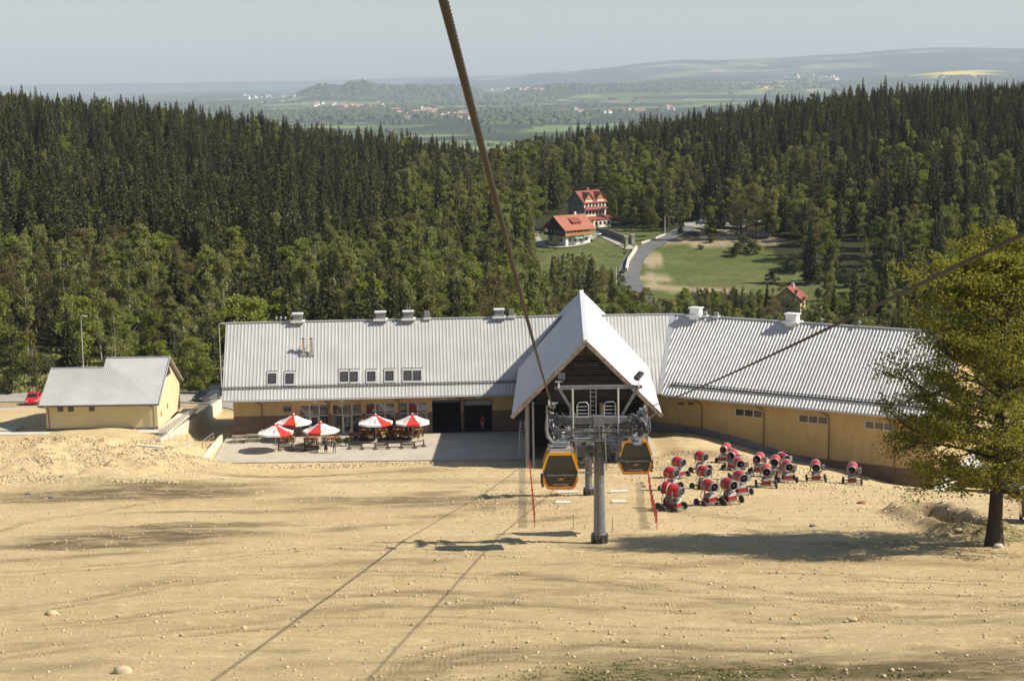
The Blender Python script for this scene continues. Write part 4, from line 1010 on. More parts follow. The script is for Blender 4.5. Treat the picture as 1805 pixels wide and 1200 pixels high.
# ------------------------------------------------------------------ lift towers, ropes, cabins
RA = P(975, 722, d=110.0); RB = P(1137, 722, d=110.0)
def tower(px, py, d, ztop_px, label, W=5.7, full=True, rope_z=None, s=1.0):
    base = P(px, py, d=d); gz = tz(base.x, base.y); base.z = gz
    top = P(px, ztop_px, d=d).z
    H = top - gz
    t = thing('lift_tower', label, 'lift tower', (base.x, base.y, gz), 0, 'lift towers')
    r0, r1 = .46 * s, .27 * s
    m2 = MB(); m2.lathe([(r0, -.5), (r0, .6), (r0 * .82, .65), (r1, H)], 20); col_ = m2.build('column', 'galvanised_steel', t, smooth=False)
    m2 = MB(); m2.lathe([(r0 * 1.08, -.3), (r0 * 1.12, 0.05), (r0 * 1.02, .08), (r0 * 1.02, .5), (r0 * 1.12, .52), (r0 * 1.12, .62), (r0 * .9, .62)], 20)
    for k in range(10):
        a = k * math.pi / 5; m2.box((r0 * 1.1 * math.cos(a), r0 * 1.1 * math.sin(a), .3), (.06, .06, .5), a)
    m2.build('base_flange', 'dark_steel', col_)
    m2 = MB(); yl = -(r0 + .12); fy = lambda z: -(r0 + (r1 - r0) * z / H + .14)
    for sx in (-.30, -.02): m2.tube([(sx, fy(0) + .02, .4), (sx, fy(H) + .02, H)], .014, 5)
    for z in np.arange(.5, H, .3): m2.tube([(-.30, fy(z) + .02, z), (-.02, fy(z) + .02, z)], .011, 4)
    m2.build('ladder', 'machine_steel', t)
    # crossarm, sheave trains
    hw = W / 2; zb = (rope_z - gz) if rope_z else H - .2
    m2 = MB(); m2.bar((-hw + .5, 0, zb - .12), (hw - .5, 0, zb - .12), .36, .42); m2.box((0, 0, zb - .15), (.7, .7, .6))
    m2.bar((-hw + .6, 0, zb - .95), (hw - .6, 0, zb - .95), .14, .12); m2.bar((-hw + .6, 0, zb - .95), (-.3, 0, zb - 1.5), .08); m2.bar((hw - .6, 0, zb - .95), (.3, 0, zb - 1.5), .08)
    arm = m2.build('crossarm', 'galvanised_steel', t)
    for sx in (-1, 1):
        m2 = MB().use('galvanised_steel'); x = sx * hw
        m2.bar((x, -2.0, zb - .25), (x, 2.0, zb - .55), .1, .26)
        for k in range(6):
            y = -1.9 + k * .76; m2.use('dark_steel' if k % 2 else 'galvanised_steel'); M_ = Matrix.Translation((x, y, zb - .12 - .075 * k)) @ Matrix.Rotation(math.pi / 2, 4, 'Y')
            m2.lathe([(.08, -.07), (.21, -.07), (.16, 0), (.21, .07), (.08, .07)], 14, M_)
        m2.use('galvanised_steel')
        for y in (-1.1, 1.1): m2.bar((x - .16, y - .4, zb - .35), (x - .16, y + .4, zb - .4), .05, .2); m2.bar((x + .16, y - .4, zb - .35), (x + .16, y + .4, zb - .4), .05, .2)
        m2.bar((x, -.1, zb - .4), (sx * (hw - .9), 0, zb - .1), .3, .3)
        m2.use('dark_steel'); m2.box((sx * (hw - .55), -.45, zb + .05), (.5, .4, .42)); m2.box((sx * (hw - .3), -.8, zb - .75), (.35, .3, .5))
        m2.use('dark_steel'); rs2 = random.Random(int(px + sx))
        for k in range(26):
            m2.box((x - sx * rs2.uniform(-.25, .95), rs2.uniform(-1.2, .3), zb - rs2.uniform(-.35, .75)), (rs2.uniform(.06, .28), rs2.uniform(.1, .4), rs2.uniform(.05, .3)), rs2.uniform(0, 1.5))
        m2.use('machine_steel')
        for k in range(10):
            a_ = Vector((x - sx * rs2.uniform(-.2, 1.1), rs2.uniform(-1.2, .2), zb + rs2.uniform(-1.3, .45))); m2.tube([a_, a_ + Vector((rs2.uniform(-.5, .5), rs2.uniform(-.3, .3), rs2.uniform(-.6, .5)))], .022, 5)
        m2.tube([(x + sx * .25, -.6, zb + .1), (x + sx * .35, -.7, zb - .6), (x + sx * .1, -.6, zb - 1.2)], .04, 6)
        m2.build('sheave_assembly', None, t)
        # working platform with guard rail outside and below the sheaves
        m3 = MB(); xo = sx * (hw - .55)
        m3.box((xo, 0, zb - 1.35), (.55, 3.6, .05))
        for y in (-1.8, 0, 1.8):
            for dx in (-.28, .28): m3.bar((xo + dx, y, zb - 1.35), (xo + dx, y, zb - .35), .035)
        for z in (.5, 1.0):
            for dx in (-.28, .28): m3.bar((xo + dx, -1.8, zb - 1.35 + z), (xo + dx, 1.8, zb - 1.35 + z), .03)
            m3.bar((xo - .28, -1.8, zb - 1.35 + z), (xo + .28, -1.8, zb - 1.35 + z), .03)
        m3.bar((xo, -.2, zb - 1.35), (sx * (hw - 1.4), 0, zb - .5), .06)
        m3.build('platform', 'galvanised_steel', t)
    # maintenance gantry above
    gzt = zb + (1.95 if full else 1.2)
    m2 = MB(); m2.bar((-hw + .1, 0, gzt), (hw - .1, 0, gzt), .14, .22); m2.bar((-hw + .4, .35, gzt + .02), (hw - .6, .35, gzt + .02), .08, .12)
    for sx in (-1, 1):
        m2.bar((sx * (hw - .35), 0, gzt), (sx * (hw - 1.35), 0, zb + .2), .30, .16, w2=.14, h2=.14)
    m2.build('gantry', 'galvanised_steel', t)
    m2 = MB()
    for sx in (-1.62, 1.2): m2.tube([(sx, -.35, gzt), (sx, -.4, zb - 1.05)], .06, 7)
    m2.tube([(-1.45, -.4, zb - 1.2), (-1.4, -.4, zb - 3.3)], .05, 7); m2.tube([(.35, -.6, zb - .8), (.42, -.6, zb - 3.2)], .045, 7)
    m2.tube([(-1.6, -.42, zb - 1.15), (-.2, -.42, zb - 1.2)], .035, 6); m2.tube([(.2, -.42, zb - 1.2), (1.2, -.42, zb - 1.1)], .035, 6)
    m2.tube([(-1.3, -.4, zb - 2.6), (-.35, -.42, zb - 2.35)], .03, 6); m2.tube([(-1.35, -.42, zb - 3.3), (-.2, -.42, zb - 3.35)], .035, 6)
    m2.build('brace', 'pale_steel', t)
    m2 = MB()
    for sx in (-.52, -.18) if full else (.15, .5): m2.tube([(sx, -.3, gzt + .25), (sx, -.3, zb + .2)], .025, 5)
    for z in np.arange(zb + .3, gzt, .28): m2.tube([((-.52 if full else .15), -.3, z), ((-.18 if full else .5), -.3, z)], .018, 4)
    m2.build('upper_ladder', 'galvanised_steel', t)
    if full:
        for sx in (-1.0, .68):
            m2 = MB(); x0_, x1_ = sx - .36, sx + .36
            pts = [(x0_, -.35, zb + .2), (x0_, -.35, zb + .9), (x0_ + .14, -.35, zb + 1.08), (x1_ - .14, -.35, zb + 1.1), (x1_, -.35, zb + .92), (x1_, -.35, zb + .2)]
            m2.tube(pts, .032, 6)
            for z in (.38, .6, .82): m2.tube([(x0_, -.35, zb + z), (x1_, -.35, zb + z)], .022, 5)
            m2.build('safety_hoop', 'pale_steel', t)
        # deck between the sheaves with small railings
        m2 = MB(); m2.box((0, -.45, zb - 1.3), (3.6, .5, .05))
        for x in np.linspace(-1.8, 1.8, 7): m2.bar((x, -.68, zb - 1.3), (x, -.68, zb - .35), .03)
        for z in (.32, .64, .95): m2.bar((-1.8, -.68, zb - 1.3 + z), (1.8, -.68, zb - 1.3 + z), .025)
        m2.box((-.9, .1, zb - 2.1), (1.5, .5, .7)); m2.box((.95, .1, zb - 1.9), (.9, .5, .5)); m2.box((1.15, -.1, zb - 2.4), (.25, .2, .6)); m2.box((-1.9, -.1, zb - 2.7), (.3, .3, .8))
        m2.build('service_deck', 'galvanised_steel', t)
        m2 = MB(); rs2 = random.Random(3)
        for k in range(46):
            m2.box((rs2.uniform(-1.9, 1.9), rs2.uniform(-.6, .2), zb - rs2.uniform(.4, 3.0)), (rs2.uniform(.05, .4), rs2.uniform(.05, .2), rs2.uniform(.04, .3)), rs2.uniform(-.3, .3))
        for k in range(12):
            a_ = Vector((rs2.uniform(-1.9, 1.9), -.4, zb - rs2.uniform(.5, 2.8))); m2.tube([a_, a_ + Vector((rs2.uniform(-.9, .9), rs2.uniform(-.1, .1), rs2.uniform(-.5, .5)))], .018, 5)
        m2.build('machinery', 'dark_steel', t)
        for sx in (-1, 1):
            x = sx * (hw - .35); m2 = MB().use('white_paint'); m2.tube([(x, -.1, gzt), (x, -.1, gzt + .42)], .05, 6); m2.bar((x - .22, -.1, gzt + .42), (x + .22, -.1, gzt + .42), .06)
            m2.use('dark_steel'); m2.bar((x - .15 * sx, -.1, gzt + .52), (x + .22, .25, gzt + .85), .38, .2); m2.build('floodlight', None, t)
    else:
        m2 = MB(); m2.box((-.5, -.3, zb - .9), (1.6, .4, .6)); m2.box((.6, -.3, zb - 1.2), (.8, .4, .5)); m2.bar((-1.9, -.3, zb - .5), (1.9, -.3, zb - .7), .06); m2.bar((-1.9, -.3, zb - 1.6), (1.9, -.3, zb - 1.6), .05)
        m2.build('service_deck', 'galvanised_steel', t)
    return t
t1 = tower(1057, 961, 107.5, 735, 'tall grey lift tower nearest the viewer with floodlights and a full service deck', W=5.65, rope_z=RA.z - .1)
t2 = tower(1038, 873, 141, 757, 'shorter grey lift tower standing closer to the station, partly behind the taller one', W=5.65, full=False, s=.86)
# haul ropes: six strands twisted, drawn as a lobed cable
def rope(name, a, b, r0, r1, label, n=2600):
    a = Vector(a); b = Vector(b); D = b - a; Ln = D.length
    d = D.normalized(); u = d.cross(Vector((0, 0, 1))).normalized(); w = u.cross(d)
    ts = np.r_[np.linspace(0, .34, int(n * .85)), np.linspace(.34, 1, int(n * .1))[1:]]
    K = 24; V = []
    for t in ts:
        s_ = t * Ln; c0 = a + D * t - Vector((0, 0, 1)) * (0.9 * t * (1 - t)); r = r0 + (r1 - r0) * t ** 1.2
        for k in range(K):
            th = 2 * math.pi * k / K; rr = r * (1 + .11 * math.cos(6 * th - s_ * 2 * math.pi / 0.085 ))
            V.append(c0 + (u * math.cos(th) + w * math.sin(th)) * rr)
    nr = len(ts); F_ = np.array([(i * K + k, i * K + (k + 1) % K, (i + 1) * K + (k + 1) % K, (i + 1) * K + k) for i in range(nr - 1) for k in range(K)])
    o = link(name, np_mesh(name, np.array(V), F_, ['rope_steel'], smooth=False)); tag(o, label, 'cable', 'haul ropes'); return o
zA = 2.7; xa = -0.70
def overhead(px, py, T, x_at0, z_at0):   # start of a span: point above the viewer
    return Vector((x_at0, 0, CAMZ + z_at0))
# near end of each rope passes just above and beside the cabin the photo was taken from
def solve_start(px, py, T, y_near):
    q = P(px, py, d=y_near); k = (q - T); return T + k * ((T.y - 4.0) / (T.y - y_near))
sA = solve_start(785, 0, RA, 10.0); sB = solve_start(1805, 397, RB, 19.5)
rope('haul_rope', sA, RA + Vector((0, 0, .1)), 0.026, 0.046, 'thick twisted steel haul rope crossing the sky to the left side of the tower')
rope('haul_rope', sB, RB + Vector((0, 0, .1)), 0.026, 0.028, 'steel haul rope coming down from the right to the right side of the tower')
for T_, lb in ((RA, 'left haul rope between the two lift towers and into the station'), (RB, 'right haul rope between the two lift towers and into the station')):
    q = P(1038, 800, d=141); sx = -1 if T_ is RA else 1
    T2 = Vector((t2.location.x + sx * 2.82, t2.location.y, t2.location.z + (P(1038, 757, d=141).z - t2.location.z) - .1))
    m2 = MB(); m2.tube([T_ + Vector((0, 0, .08)), T2, gpt(3, sx * 2.8, 4.9)], .03, 6); tag(m2.build('haul_rope', 'rope_steel'), lb, 'cable', 'haul ropes')

def cabin(cx, d, rope_pt_y, side, label, T_, scale=1.0, wide=2.12):
    """gondola cabin hanging on its curved arm; local origin = centre of the floor"""
    bot = P(*cx, d=d); t = thing('gondola_cabin', label, 'gondola cabin', bot, 0.02 * side, 'gondola cabins')
    w = wide / 2; H = 2.42 * scale; L_ = 1.9
    # outline (half width, height) of the end faces
    pr = [(w * .66, 0), (w * .74, .02), (w * .97, .72 * scale), (w * 1.0, 1.0 * scale), (w * .96, 1.22 * scale), (w * .72, 2.12 * scale), (w * .64, 2.24 * scale), (w * .60, 2.28 * scale)]
    # tinted body
    m2 = MB().use('smoked_glass'); K = len(pr)
    ring = [(x, z) for x, z in pr] + [(-x, z) for x, z in reversed(pr)]
    n = len(ring); vs = []
    for y, k in ((-L_ / 2, .93), (-L_ / 2 + .18, 1.0), (L_ / 2 - .18, 1.0), (L_ / 2, .93)): vs += [(x * k, y, .05 + (z - 1.1) * (.5 + k / 2) + 1.05) for x, z in ring]
    fs = [(j * n + i, j * n + (i + 1) % n, (j + 1) * n + (i + 1) % n, (j + 1) * n + i) for j in range(3) for i in range(n)] + [tuple(range(n - 1, -1, -1)), tuple(3 * n + i for i in range(n))]
    m2.add(vs, fs); body = m2.build('body', None, t)
    # painted hoops front and back: yellow upper, orange lower
    for yy in (-L_ / 2 - .02, L_ / 2 + .02):
        m2 = MB().use('yellow_cabin_paint')
        up_ = [(-w * .98, 1.28 * scale), (-w * .92, 1.5 * scale), (-w * .70, 2.16 * scale), (-w * .64, 2.22 * scale), (w * .64, 2.22 * scale), (w * .70, 2.16 * scale), (w * .92, 1.5 * scale), (w * .98, 1.28 * scale)]
        for a, b in zip(up_[:-1], up_[1:]): m2.bar((a[0], yy, a[1]), (b[0], yy, b[1]), .14, .14, upv=(0, 1, 0))
        m2.bar((-w * .62, yy * .99, 2.31 * scale), (w * .62, yy * .99, 2.31 * scale), .12, .07)
        m2.use('orange_cabin_paint')
        lo = [(-w * .95, .74 * scale), (-w * .90, .5 * scale), (-w * .74, .16), (w * .74, .16), (w * .90, .5 * scale), (w * .95, .74 * scale)]
        for i, (a, b) in enumerate(zip(lo[:-1], lo[1:])): m2.bar((a[0], yy, a[1]), (b[0], yy, b[1]), .14, .14 if i != 2 else .30, upv=(0, 1, 0))
        m2.build('frame', None, t)
    m2 = MB(); m2.box((0, 0, 2.33 * scale), (wide * .62, L_ * .9, .14), top=(.9, .9)); m2.build('roof', 'grey_paint', t)
    m2 = MB(); m2.box((0, -L_ / 2 - .035, 1.02 * scale), (wide * .93, .03, .26)); m2.box((0, -L_ / 2 - .04, .62 * scale), (wide * .74, .02, .02)); m2.build('window_band', 'black_frame', t)
    # emblem on the front: small yellow peak with a line of lettering under it
    m2 = MB(); m2.slab([(-.22, -L_ / 2 - .07, .62), (.02, -L_ / 2 - .07, .80), (.10, -L_ / 2 - .07, .70), (.34, -L_ / 2 - .07, .84), (.12, -L_ / 2 - .07, .62)], (0, .015, 0)); m2.build('emblem', 'orange_timber', t)
    m2 = MB(); m2.box((0, -L_ / 2 - .06, .36), (.95, .02, .06)); m2.box((.3, -L_ / 2 - .06, .28), (.3, .02, .04)); m2.build('lettering', 'grey_paint', t)
    m2 = MB()  # bench, seen through the window
    m2.box((0, -L_ / 2 - .055, .92), (wide * .8, .02, .05)); m2.build('bench_back', 'grey_paint', t)
    m2 = MB()
    for sx in (-1, 1):
        for y in (-.7, .7): m2.tube([(sx * w * .66, y, 2.25 * scale), (sx * w * .66, y, 2.52 * scale)], [.05, .035], 7)
    for y in (-.7, .7): m2.tube([(-w * .66, y, 2.42 * scale), (w * .66, y, 2.42 * scale)], .022, 5)
    m2.box((0, 0, 2.52 * scale), (.85, .5, .10)); m2.bar((-.25, 0, 2.4), (-.25, 0, 2.66), .06); m2.bar((.25, 0, 2.4), (.25, 0, 2.66), .06)
    m2.box((0, 0, 2.68 * scale), (1.0, .25, .16)); m2.build('roof_rack', 'grey_paint', t)
    m2 = MB(); m2.box((side * w * 1.06, -.2, .55), (.16, .5, .55)); m2.box((side * w * 1.02, -.2, .12), (.14, .5, .12)); m2.build('ski_rack', 'dark_steel', t)
    # curved hanger up to the rope
    inv_ = t.matrix_basis.inverted() if False else Matrix.Translation(-bot)
    k = (bot.y - sA.y) / (T_.y - sA.y)
    S_ = sA if T_ is RA else sB
    rp = S_ + (T_ - S_) * ((bot.y - S_.y) / (T_.y - S_.y)) if bot.y <= T_.y else T_ + Vector((0, bot.y - T_.y, -.27 * (bot.y - T_.y)))
    q = inv_ @ rp
    s_ = side
    pts = [(s_ * -.05, 0, 2.62), (s_ * .45, 0, 2.72), (s_ * .75, 0, 3.1), (s_ * .82, 0, 3.6), (s_ * .78, 0, (3.7 + q.z) / 2), (s_ * .7 + q.x * .15, 0, q.z + .1), (q.x + s_ * .12, 0, q.z + .22)]
    m2 = MB(); m2.tube(pts, [.09, .10, .10, .09, .075, .07, .07], 8); m2.build('hanger_arm', 'galvanised_steel', t)
    m2 = MB().use('galvanised_steel'); m2.box((q.x, q.y, q.z + .14), (.34, .75, .24)); m2.use('pale_steel'); m2.tube([(q.x - .35, q.y, q.z + .05), (q.x + .3, q.y - .1, q.z + .32)], .05, 6)
    for dy in (-.3, .3): m2.lathe([(.0, -.06), (.11, -.06), (.11, .06), (.0, .06)], 10, Matrix.Translation((q.x + s_ * .2, q.y + dy, q.z + .3)) @ Matrix.Rotation(math.pi / 2, 4, 'Y'))
    m2.build('grip', None, t)
    return t
cabin((988, 857), 104.5, 0, -1, 'yellow framed gondola cabin hanging lower, to the left of the lift tower', RA)
cabin((1118, 831), 112.5, 0, 1, 'yellow framed gondola cabin hanging higher, to the right of the lift tower', RB)
# slabs and stakes near the towers
for a, lb in (((1005, 868, 9, 'pale concrete slab on the sand nearest the rear lift tower')), ((1091, 887, 1.6, 'bright square concrete slab right of the taller lift tower')), ((1095, 870, 1.9, 'long flat concrete slab right of the rear lift tower')), ((992, 889, 1.6, 'faint concrete slab left of the taller lift tower'))) if False else ():
    pass
for px, py, w_, d_, lb in ((1091, 888, 1.05, .9, 'bright square concrete slab right of the taller lift tower'), (1091, 870, 1.5, .8, 'long flat concrete slab behind the square slab right of the tower'), (993, 889, 1.2, .8, 'faint concrete slab left of the taller lift tower'), (1001, 871, 1.8, .7, 'pale concrete slab left of the rear lift tower')):
    q = gp(px, py); z = tz(*q); m2 = MB(); m2.box((0, 0, .0), (w_, d_, .34)); o = m2.build('concrete_slab', 'pale_concrete', None, loc=(q[0], q[1], z)); tag(o, lb, 'slab')
for px, lb in ((1010.5, 'thin dark iron stake in the sand left of the taller tower'), (1079.5, 'thin dark iron stake in the sand right of the taller tower')):
    q = gp(px, 934 if px < 1050 else 940); z = tz(*q); m2 = MB(); m2.tube([(0, 0, -.1), (.01, 0, 1.05)], .022, 6); o = m2.build('stake', 'dark_steel', None, loc=(q[0], q[1], z)); tag(o, lb, 'stake')
# ------------------------------------------------------------------ fan snow guns
def make_gun(variant=0):
    t = thing('snow_gun', 'x', 'snow gun', (0, 0, 0), 0, 'snow guns parked on the slope')
    # local: barrel points along -Y (towards the open nozzle), slightly raised
    tilt = R(-4)
    M_ = Matrix.Translation((0, 0, 1.78)) @ Matrix.Rotation(-tilt, 4, 'X') @ Matrix.Rotation(math.pi / 2, 4, 'X')
    b = MB().use('red_paint'); b.lathe([(.50, -.62), (.56, -.55), (.55, -.2), (.47, .42)], 24, M_, cap=False); barrel = b.build('barrel', None, t, smooth=True)
    b = MB().use('machine_steel'); b.lathe([(.48, .40), (.45, .50), (.43, .60), (.46, .63), (.46, .66), (.41, .66), (.39, .5), (.40, .38)], 24, M_, cap=False); b.build('nozzle_ring', None, t, smooth=True)
    b = MB().use('dusty_white_paint'); b.lathe([(.56, -.68), (.585, -.67), (.585, -.62), (.56, -.58), (.50, -.62), (.50, -.68)], 24, M_, cap=False); b.build('inlet_ring', None, t, smooth=True)
    b = MB().use('black_frame'); b.lathe([(.10, .30), (.12, .35), (.12, .6), (.04, .7)], 12, M_)
    for k in range(8):
        a = k * math.pi / 4; b.bar(M_ @ Vector((.1 * math.cos(a), .1 * math.sin(a), .35)), M_ @ Vector((.42 * math.cos(a + .25), .42 * math.sin(a + .25), .42)), .12, .02)
    b.lathe([(.0, -.4), (.5, -.4)], 20, M_, cap=False); b.build('fan', None, t)
    b = MB().use('dark_steel')
    for k in range(12):
        a = k * math.pi / 6; b.bar(M_ @ Vector((.57 * math.cos(a), .57 * math.sin(a), -.74)), M_ @ Vector((.08 * math.cos(a), .08 * math.sin(a), -.80)), .02)
    b.build('inlet_grille', None, t)
    b = MB()
    for sx in (-1, 1):
        b.bar((sx * .62, .05, 1.8), (sx * .62, .05, 1.18), .08, .12); b.bar((sx * .48, .05, 1.80), (sx * .64, .05, 1.80), .1)
        b.bar((sx * .62, .05, 1.2), (sx * .3, .2, 1.1), .08)
    b.bar((.62, .3, 1.35), (.5, .9, 1.75), .045); b.bar((-.62, .3, 1.35), (-.5, .7, 1.6), .045)
    b.box((0, .1, 1.08), (1.1, .3, .1)); b.tube([(.5, .5, 1.6), (.75, .7, 1.0), (.4, .6, .5)], .035, 6); b.tube([(-.5, .4, 1.5), (-.8, .5, .9), (-.3, .5, .5)], .035, 6); b.build('cradle', 'machine_steel', t)
    b = MB(); b.box((.86, -.05, 1.85), (.30, .34, .10)); b.box((.86, .0, 1.55), (.28, .42, .5)); b.build('control_box', 'grey_paint', t)
    b = MB().use('dark_red_paint'); b.box((0, .05, .58), (.92, .8, .38)); b.use('grey_paint'); b.box((0, .05, .87), (.90, .78, .2)); cab = b.build('cabinet', None, t)
    b = MB().use('dusty_white_paint')
    y = -.36; b.add([(-.44, y, .78), (-.05, y, .78), (.40, y - .002, 1.06), (.42, y, .97), (.42, y, .84), (.1, y, .78)], [(0, 1, 2), (1, 3, 2), (1, 4, 3), (1, 5, 4)])
    b.slab([(-.42, y - .01, .79), (.02, y - .01, .79), (.42, y - .01, 1.0), (.42, y + .1, 1.12), (.0, y + .1, 1.0), (-.2, y - .01, .92)], (0, .02, 0)); b.build('cover_panel', None, t)
    b = MB(); b.box((0, .05, .34), (1.0, .95, .08)); b.bar((0, .5, .32), (0, 1.25, .3), .09); b.bar((-.95, -.35, .30), (.95, -.35, .30), .09); b.bar((-.95, .75, .30), (.95, .75, .30), .08)
    for sx in (-1, 1): b.bar((sx * .45, -.35, .32), (sx * .6, -.75, .10), .07); b.bar((sx * .95, -.35, .3), (sx * .98, -.35, .55), .05); b.bar((sx * .35, .05, .36), (sx * .95, .75, .3), .05)
    b.box((0, .2, .28), (.8, .9, .16)); b.build('chassis', 'machine_steel', t)
    for (x, y_) in ((-1.02, -.35), (1.02, -.35), (-1.02, .75), (1.02, .75)):
        Mw = Matrix.Translation((x, y_, .33)) @ Matrix.Rotation(math.pi / 2, 4, 'Y'); b = MB(); b.lathe([(.10, -.09), (.30, -.11), (.34, -.06), (.34, .06), (.30, .11), (.10, .09)], 16, Mw); w_ = b.build('wheel', 'rubber', t)
        b = MB(); b.lathe([(.0, -.05), (.11, -.095), (.11, .095), (.0, .05)], 10, Mw); b.build('rim', 'grey_paint', w_)
    b = MB(); b.tube([(.3, .35, 1.1), (.33, .4, 2.55)], .012, 4); b.lathe([(.0, -.05), (.05, 0), (0, .05)], 8, Matrix.Translation((.33, .4, 2.58))); b.build('sensor_mast', 'grey_paint', t)
    return t
# nozzle centre in the photo, heading (degrees, 0 = nozzle to the viewer, + = to the right), label
GUNS = [(1209, 815, 62, 'red snow gun at the left edge of the cluster, topmost there, nozzle to the right'), (1247, 806, 55, 'red snow gun with nozzle to the right, just left of the rearmost pair'),
        (1274, 792, -28, 'farthest red snow gun, highest in the cluster by the yellow wall'), (1287, 803, -22, 'red snow gun just in front of the farthest one'),
        (1307, 818, 5, 'red snow gun facing the viewer, middle of the second row with its fan catching light'), (1334, 808, -24, 'red snow gun with nozzle to the left, third from the rear corner'),
        (1364, 815, -12, 'red snow gun partly hidden behind its neighbours, middle right of the cluster'), (1390, 808, 24, 'red snow gun mostly hidden behind another, nozzle turned right, near the wall'),
        (1391, 823, 8, 'red snow gun facing the viewer directly in front of the half hidden one'), (1352, 830, -4, 'red snow gun facing the viewer with clear silver ring, front of the middle group'),
        (1440, 821, -6, 'red snow gun standing alone between the cluster and the last one'), (1502, 826, -14, 'red snow gun standing apart at the far right end'),
        (1198, 835, 66, 'red snow gun on the left edge, second down, barrel seen from the side'), (1252, 832, 52, 'red snow gun in the second column from the left, upper one'),
        (1197, 861, 80, 'red snow gun seen side on, third down on the left edge'), (1206, 876, 76, 'nearest red snow gun, at the lower left corner of the cluster'),
        (1263, 856, 42, 'red snow gun in the second column from the left, lower one'), (1298, 855, 40, 'red snow gun in the front row with nozzle to lower right'),
        (1313, 842, 22, 'red snow gun behind the front row, between two turned ones')]
g0 = make_gun()
for i, (px, py, hd, lb) in enumerate(GUNS):
    g = g0 if i == 0 else copy_tree(g0)
    # ground point: 1.8 m below the nozzle
    r = ray(px, py); best = None
    for y in np.linspace(125, 195, 281):
        x = r[0] / r[1] * y; z = CAMZ + r[2] / r[1] * y
        if z - tz(x, y) < 1.56: best = (x, y); break
    if best is None: best = (x, y)
    a = R(hd * (.78 if hd > 30 else 1)); bx = best[0] - math.sin(a) * .7; by = best[1] + math.cos(a) * .7
    g.location = (bx, by, tz(bx, by) + .03); g.rotation_euler = (R(rnd.uniform(-3, 3)), R(rnd.uniform(-3, 3)), a); g['label'] = lb; g.scale = (.84, .84, .86)
# ------------------------------------------------------------------ parasols and terrace furniture
def text_mesh(body, size, name, matn, parent, M_, ext=.004):
    cu = bpy.data.curves.new(name, 'FONT'); cu.body = body; cu.size = size; cu.extrude = ext; cu.align_x = 'CENTER'; cu.align_y = 'CENTER'; cu.resolution_u = 2
    o = bpy.data.objects.new(name, cu); COL.objects.link(o); o.data.materials.append(MATS[matn]); dg = bpy.context.evaluated_depsgraph_get(); m_ = bpy.data.meshes.new_from_object(o.evaluated_get(dg)); COL.objects.unlink(o); bpy.data.objects.remove(o); o = link(name, m_, parent); o.matrix_local = M_; return o
def parasol(px, base_py, rot, label, rad=2.1):
    b0 = P(px, base_py, z=0.02); t = thing('parasol', label, 'parasol', b0, rot, 'red and white parasols on the terrace')
    m2 = MB(); m2.tube([(0, 0, .1), (0, 0, 3.15)], .035, 8); m2.build('pole', 'pale_steel', t)
    m2 = MB(); m2.lathe([(.38, 0), (.38, .07), (.12, .14), (.06, .35)], 12); m2.build('base', 'concrete', t)
    m2 = MB(); n = 8; rz_, az_ = 2.22, 3.18
    for k in range(n):
        a0, a1 = 2 * math.pi * k / n, 2 * math.pi * (k + 1) / n
        red = k in (0, 4)
        S = 6
        for j in range(S):
            t0, t1 = j / S, (j + 1) / S
            m2.use('red_canvas' if (red or j == 0) else 'white_canvas')
            def q(a, tt): 
                sag = -.08 * math.sin(math.pi * tt); return (rad * tt * math.cos(a), rad * tt * math.sin(a), az_ + (rz_ - az_) * tt + sag)
            am = (a0 + a1) / 2
            def qm(tt): v = q(am, tt); return (v[0] * math.cos(math.pi / n) * 1.0, v[1] * math.cos(math.pi / n), v[2] - .03 * tt)
            if j == 0: m2.add([q(a0, 0.0), q(a0, t1), qm(t1), q(a1, t1)], [(0, 1, 2), (0, 2, 3)])
            else: m2.add([q(a0, t0), q(a0, t1), qm(t1), q(a1, t1), q(a1, t0), qm(t0)], [(0, 1, 2, 5), (5, 2, 3, 4)])
        # valance
        m2.use('red_canvas' if red else 'white_canvas')
        A_, B_ = q(a0, 1), q(a1, 1); m2.add([A_, B_, (B_[0], B_[1], B_[2] - .2), (A_[0], A_[1], A_[2] - .2)], [(0, 1, 2, 3)])
    can = m2.build('canopy', None, t)
    m2 = MB()
    for k in range(n):
        a = 2 * math.pi * k / n; m2.bar((rad * .98 * math.cos(a), rad * .98 * math.sin(a), rz_ - .03), (0.03 * math.cos(a), .03 * math.sin(a), az_ - .08), .02); m2.bar((rad * .5 * math.cos(a), rad * .5 * math.sin(a), 2.66), (0, 0, 2.25), .015)
    m2.build('ribs', 'dark_steel', t)
    m2 = MB(); m2.lathe([(.09, 3.14), (.10, 3.2), (.05, 3.28), (0, 3.3)], 8); m2.build('finial', 'white_paint', t)
    # printing: red block letters down the white panels, yellow badge by the red ones
    for k in (3, 5, 7, 1):
        am = 2 * math.pi * (k + .5) / n; ca = math.cos(math.pi / n)
        sl_ = math.atan2(az_ - rz_, rad * ca)
        Mx = Matrix.Rotation(am, 4, 'Z') @ Matrix.Translation((rad * ca * .60, 0, az_ + (rz_ - az_) * .60 - .06)) @ Matrix.Rotation(sl_, 4, 'Y')
        text_mesh('ŻYWIEC', .36, 'lettering', 'red_canvas', can, Mx)
    for k in (0, 4):
        am = 2 * math.pi * (k + 1) / n; c_ = Vector((rad * .86 * math.cos(am), rad * .86 * math.sin(am), az_ + (rz_ - az_) * .86 + .0))
        m2 = MB(); tg = Vector((-math.sin(am), math.cos(am), 0)); dn = Vector((math.cos(am), math.sin(am), (rz_ - az_) / rad)).normalized()
        m2.slab([c_ + tg * .05 - dn * .22, c_ + tg * .32 - dn * .12, c_ + tg * .30 + dn * .15, c_ + tg * .02 + dn * .2], (0, 0, .02)); m2.build('badge', 'yellow_print', can)
    return t
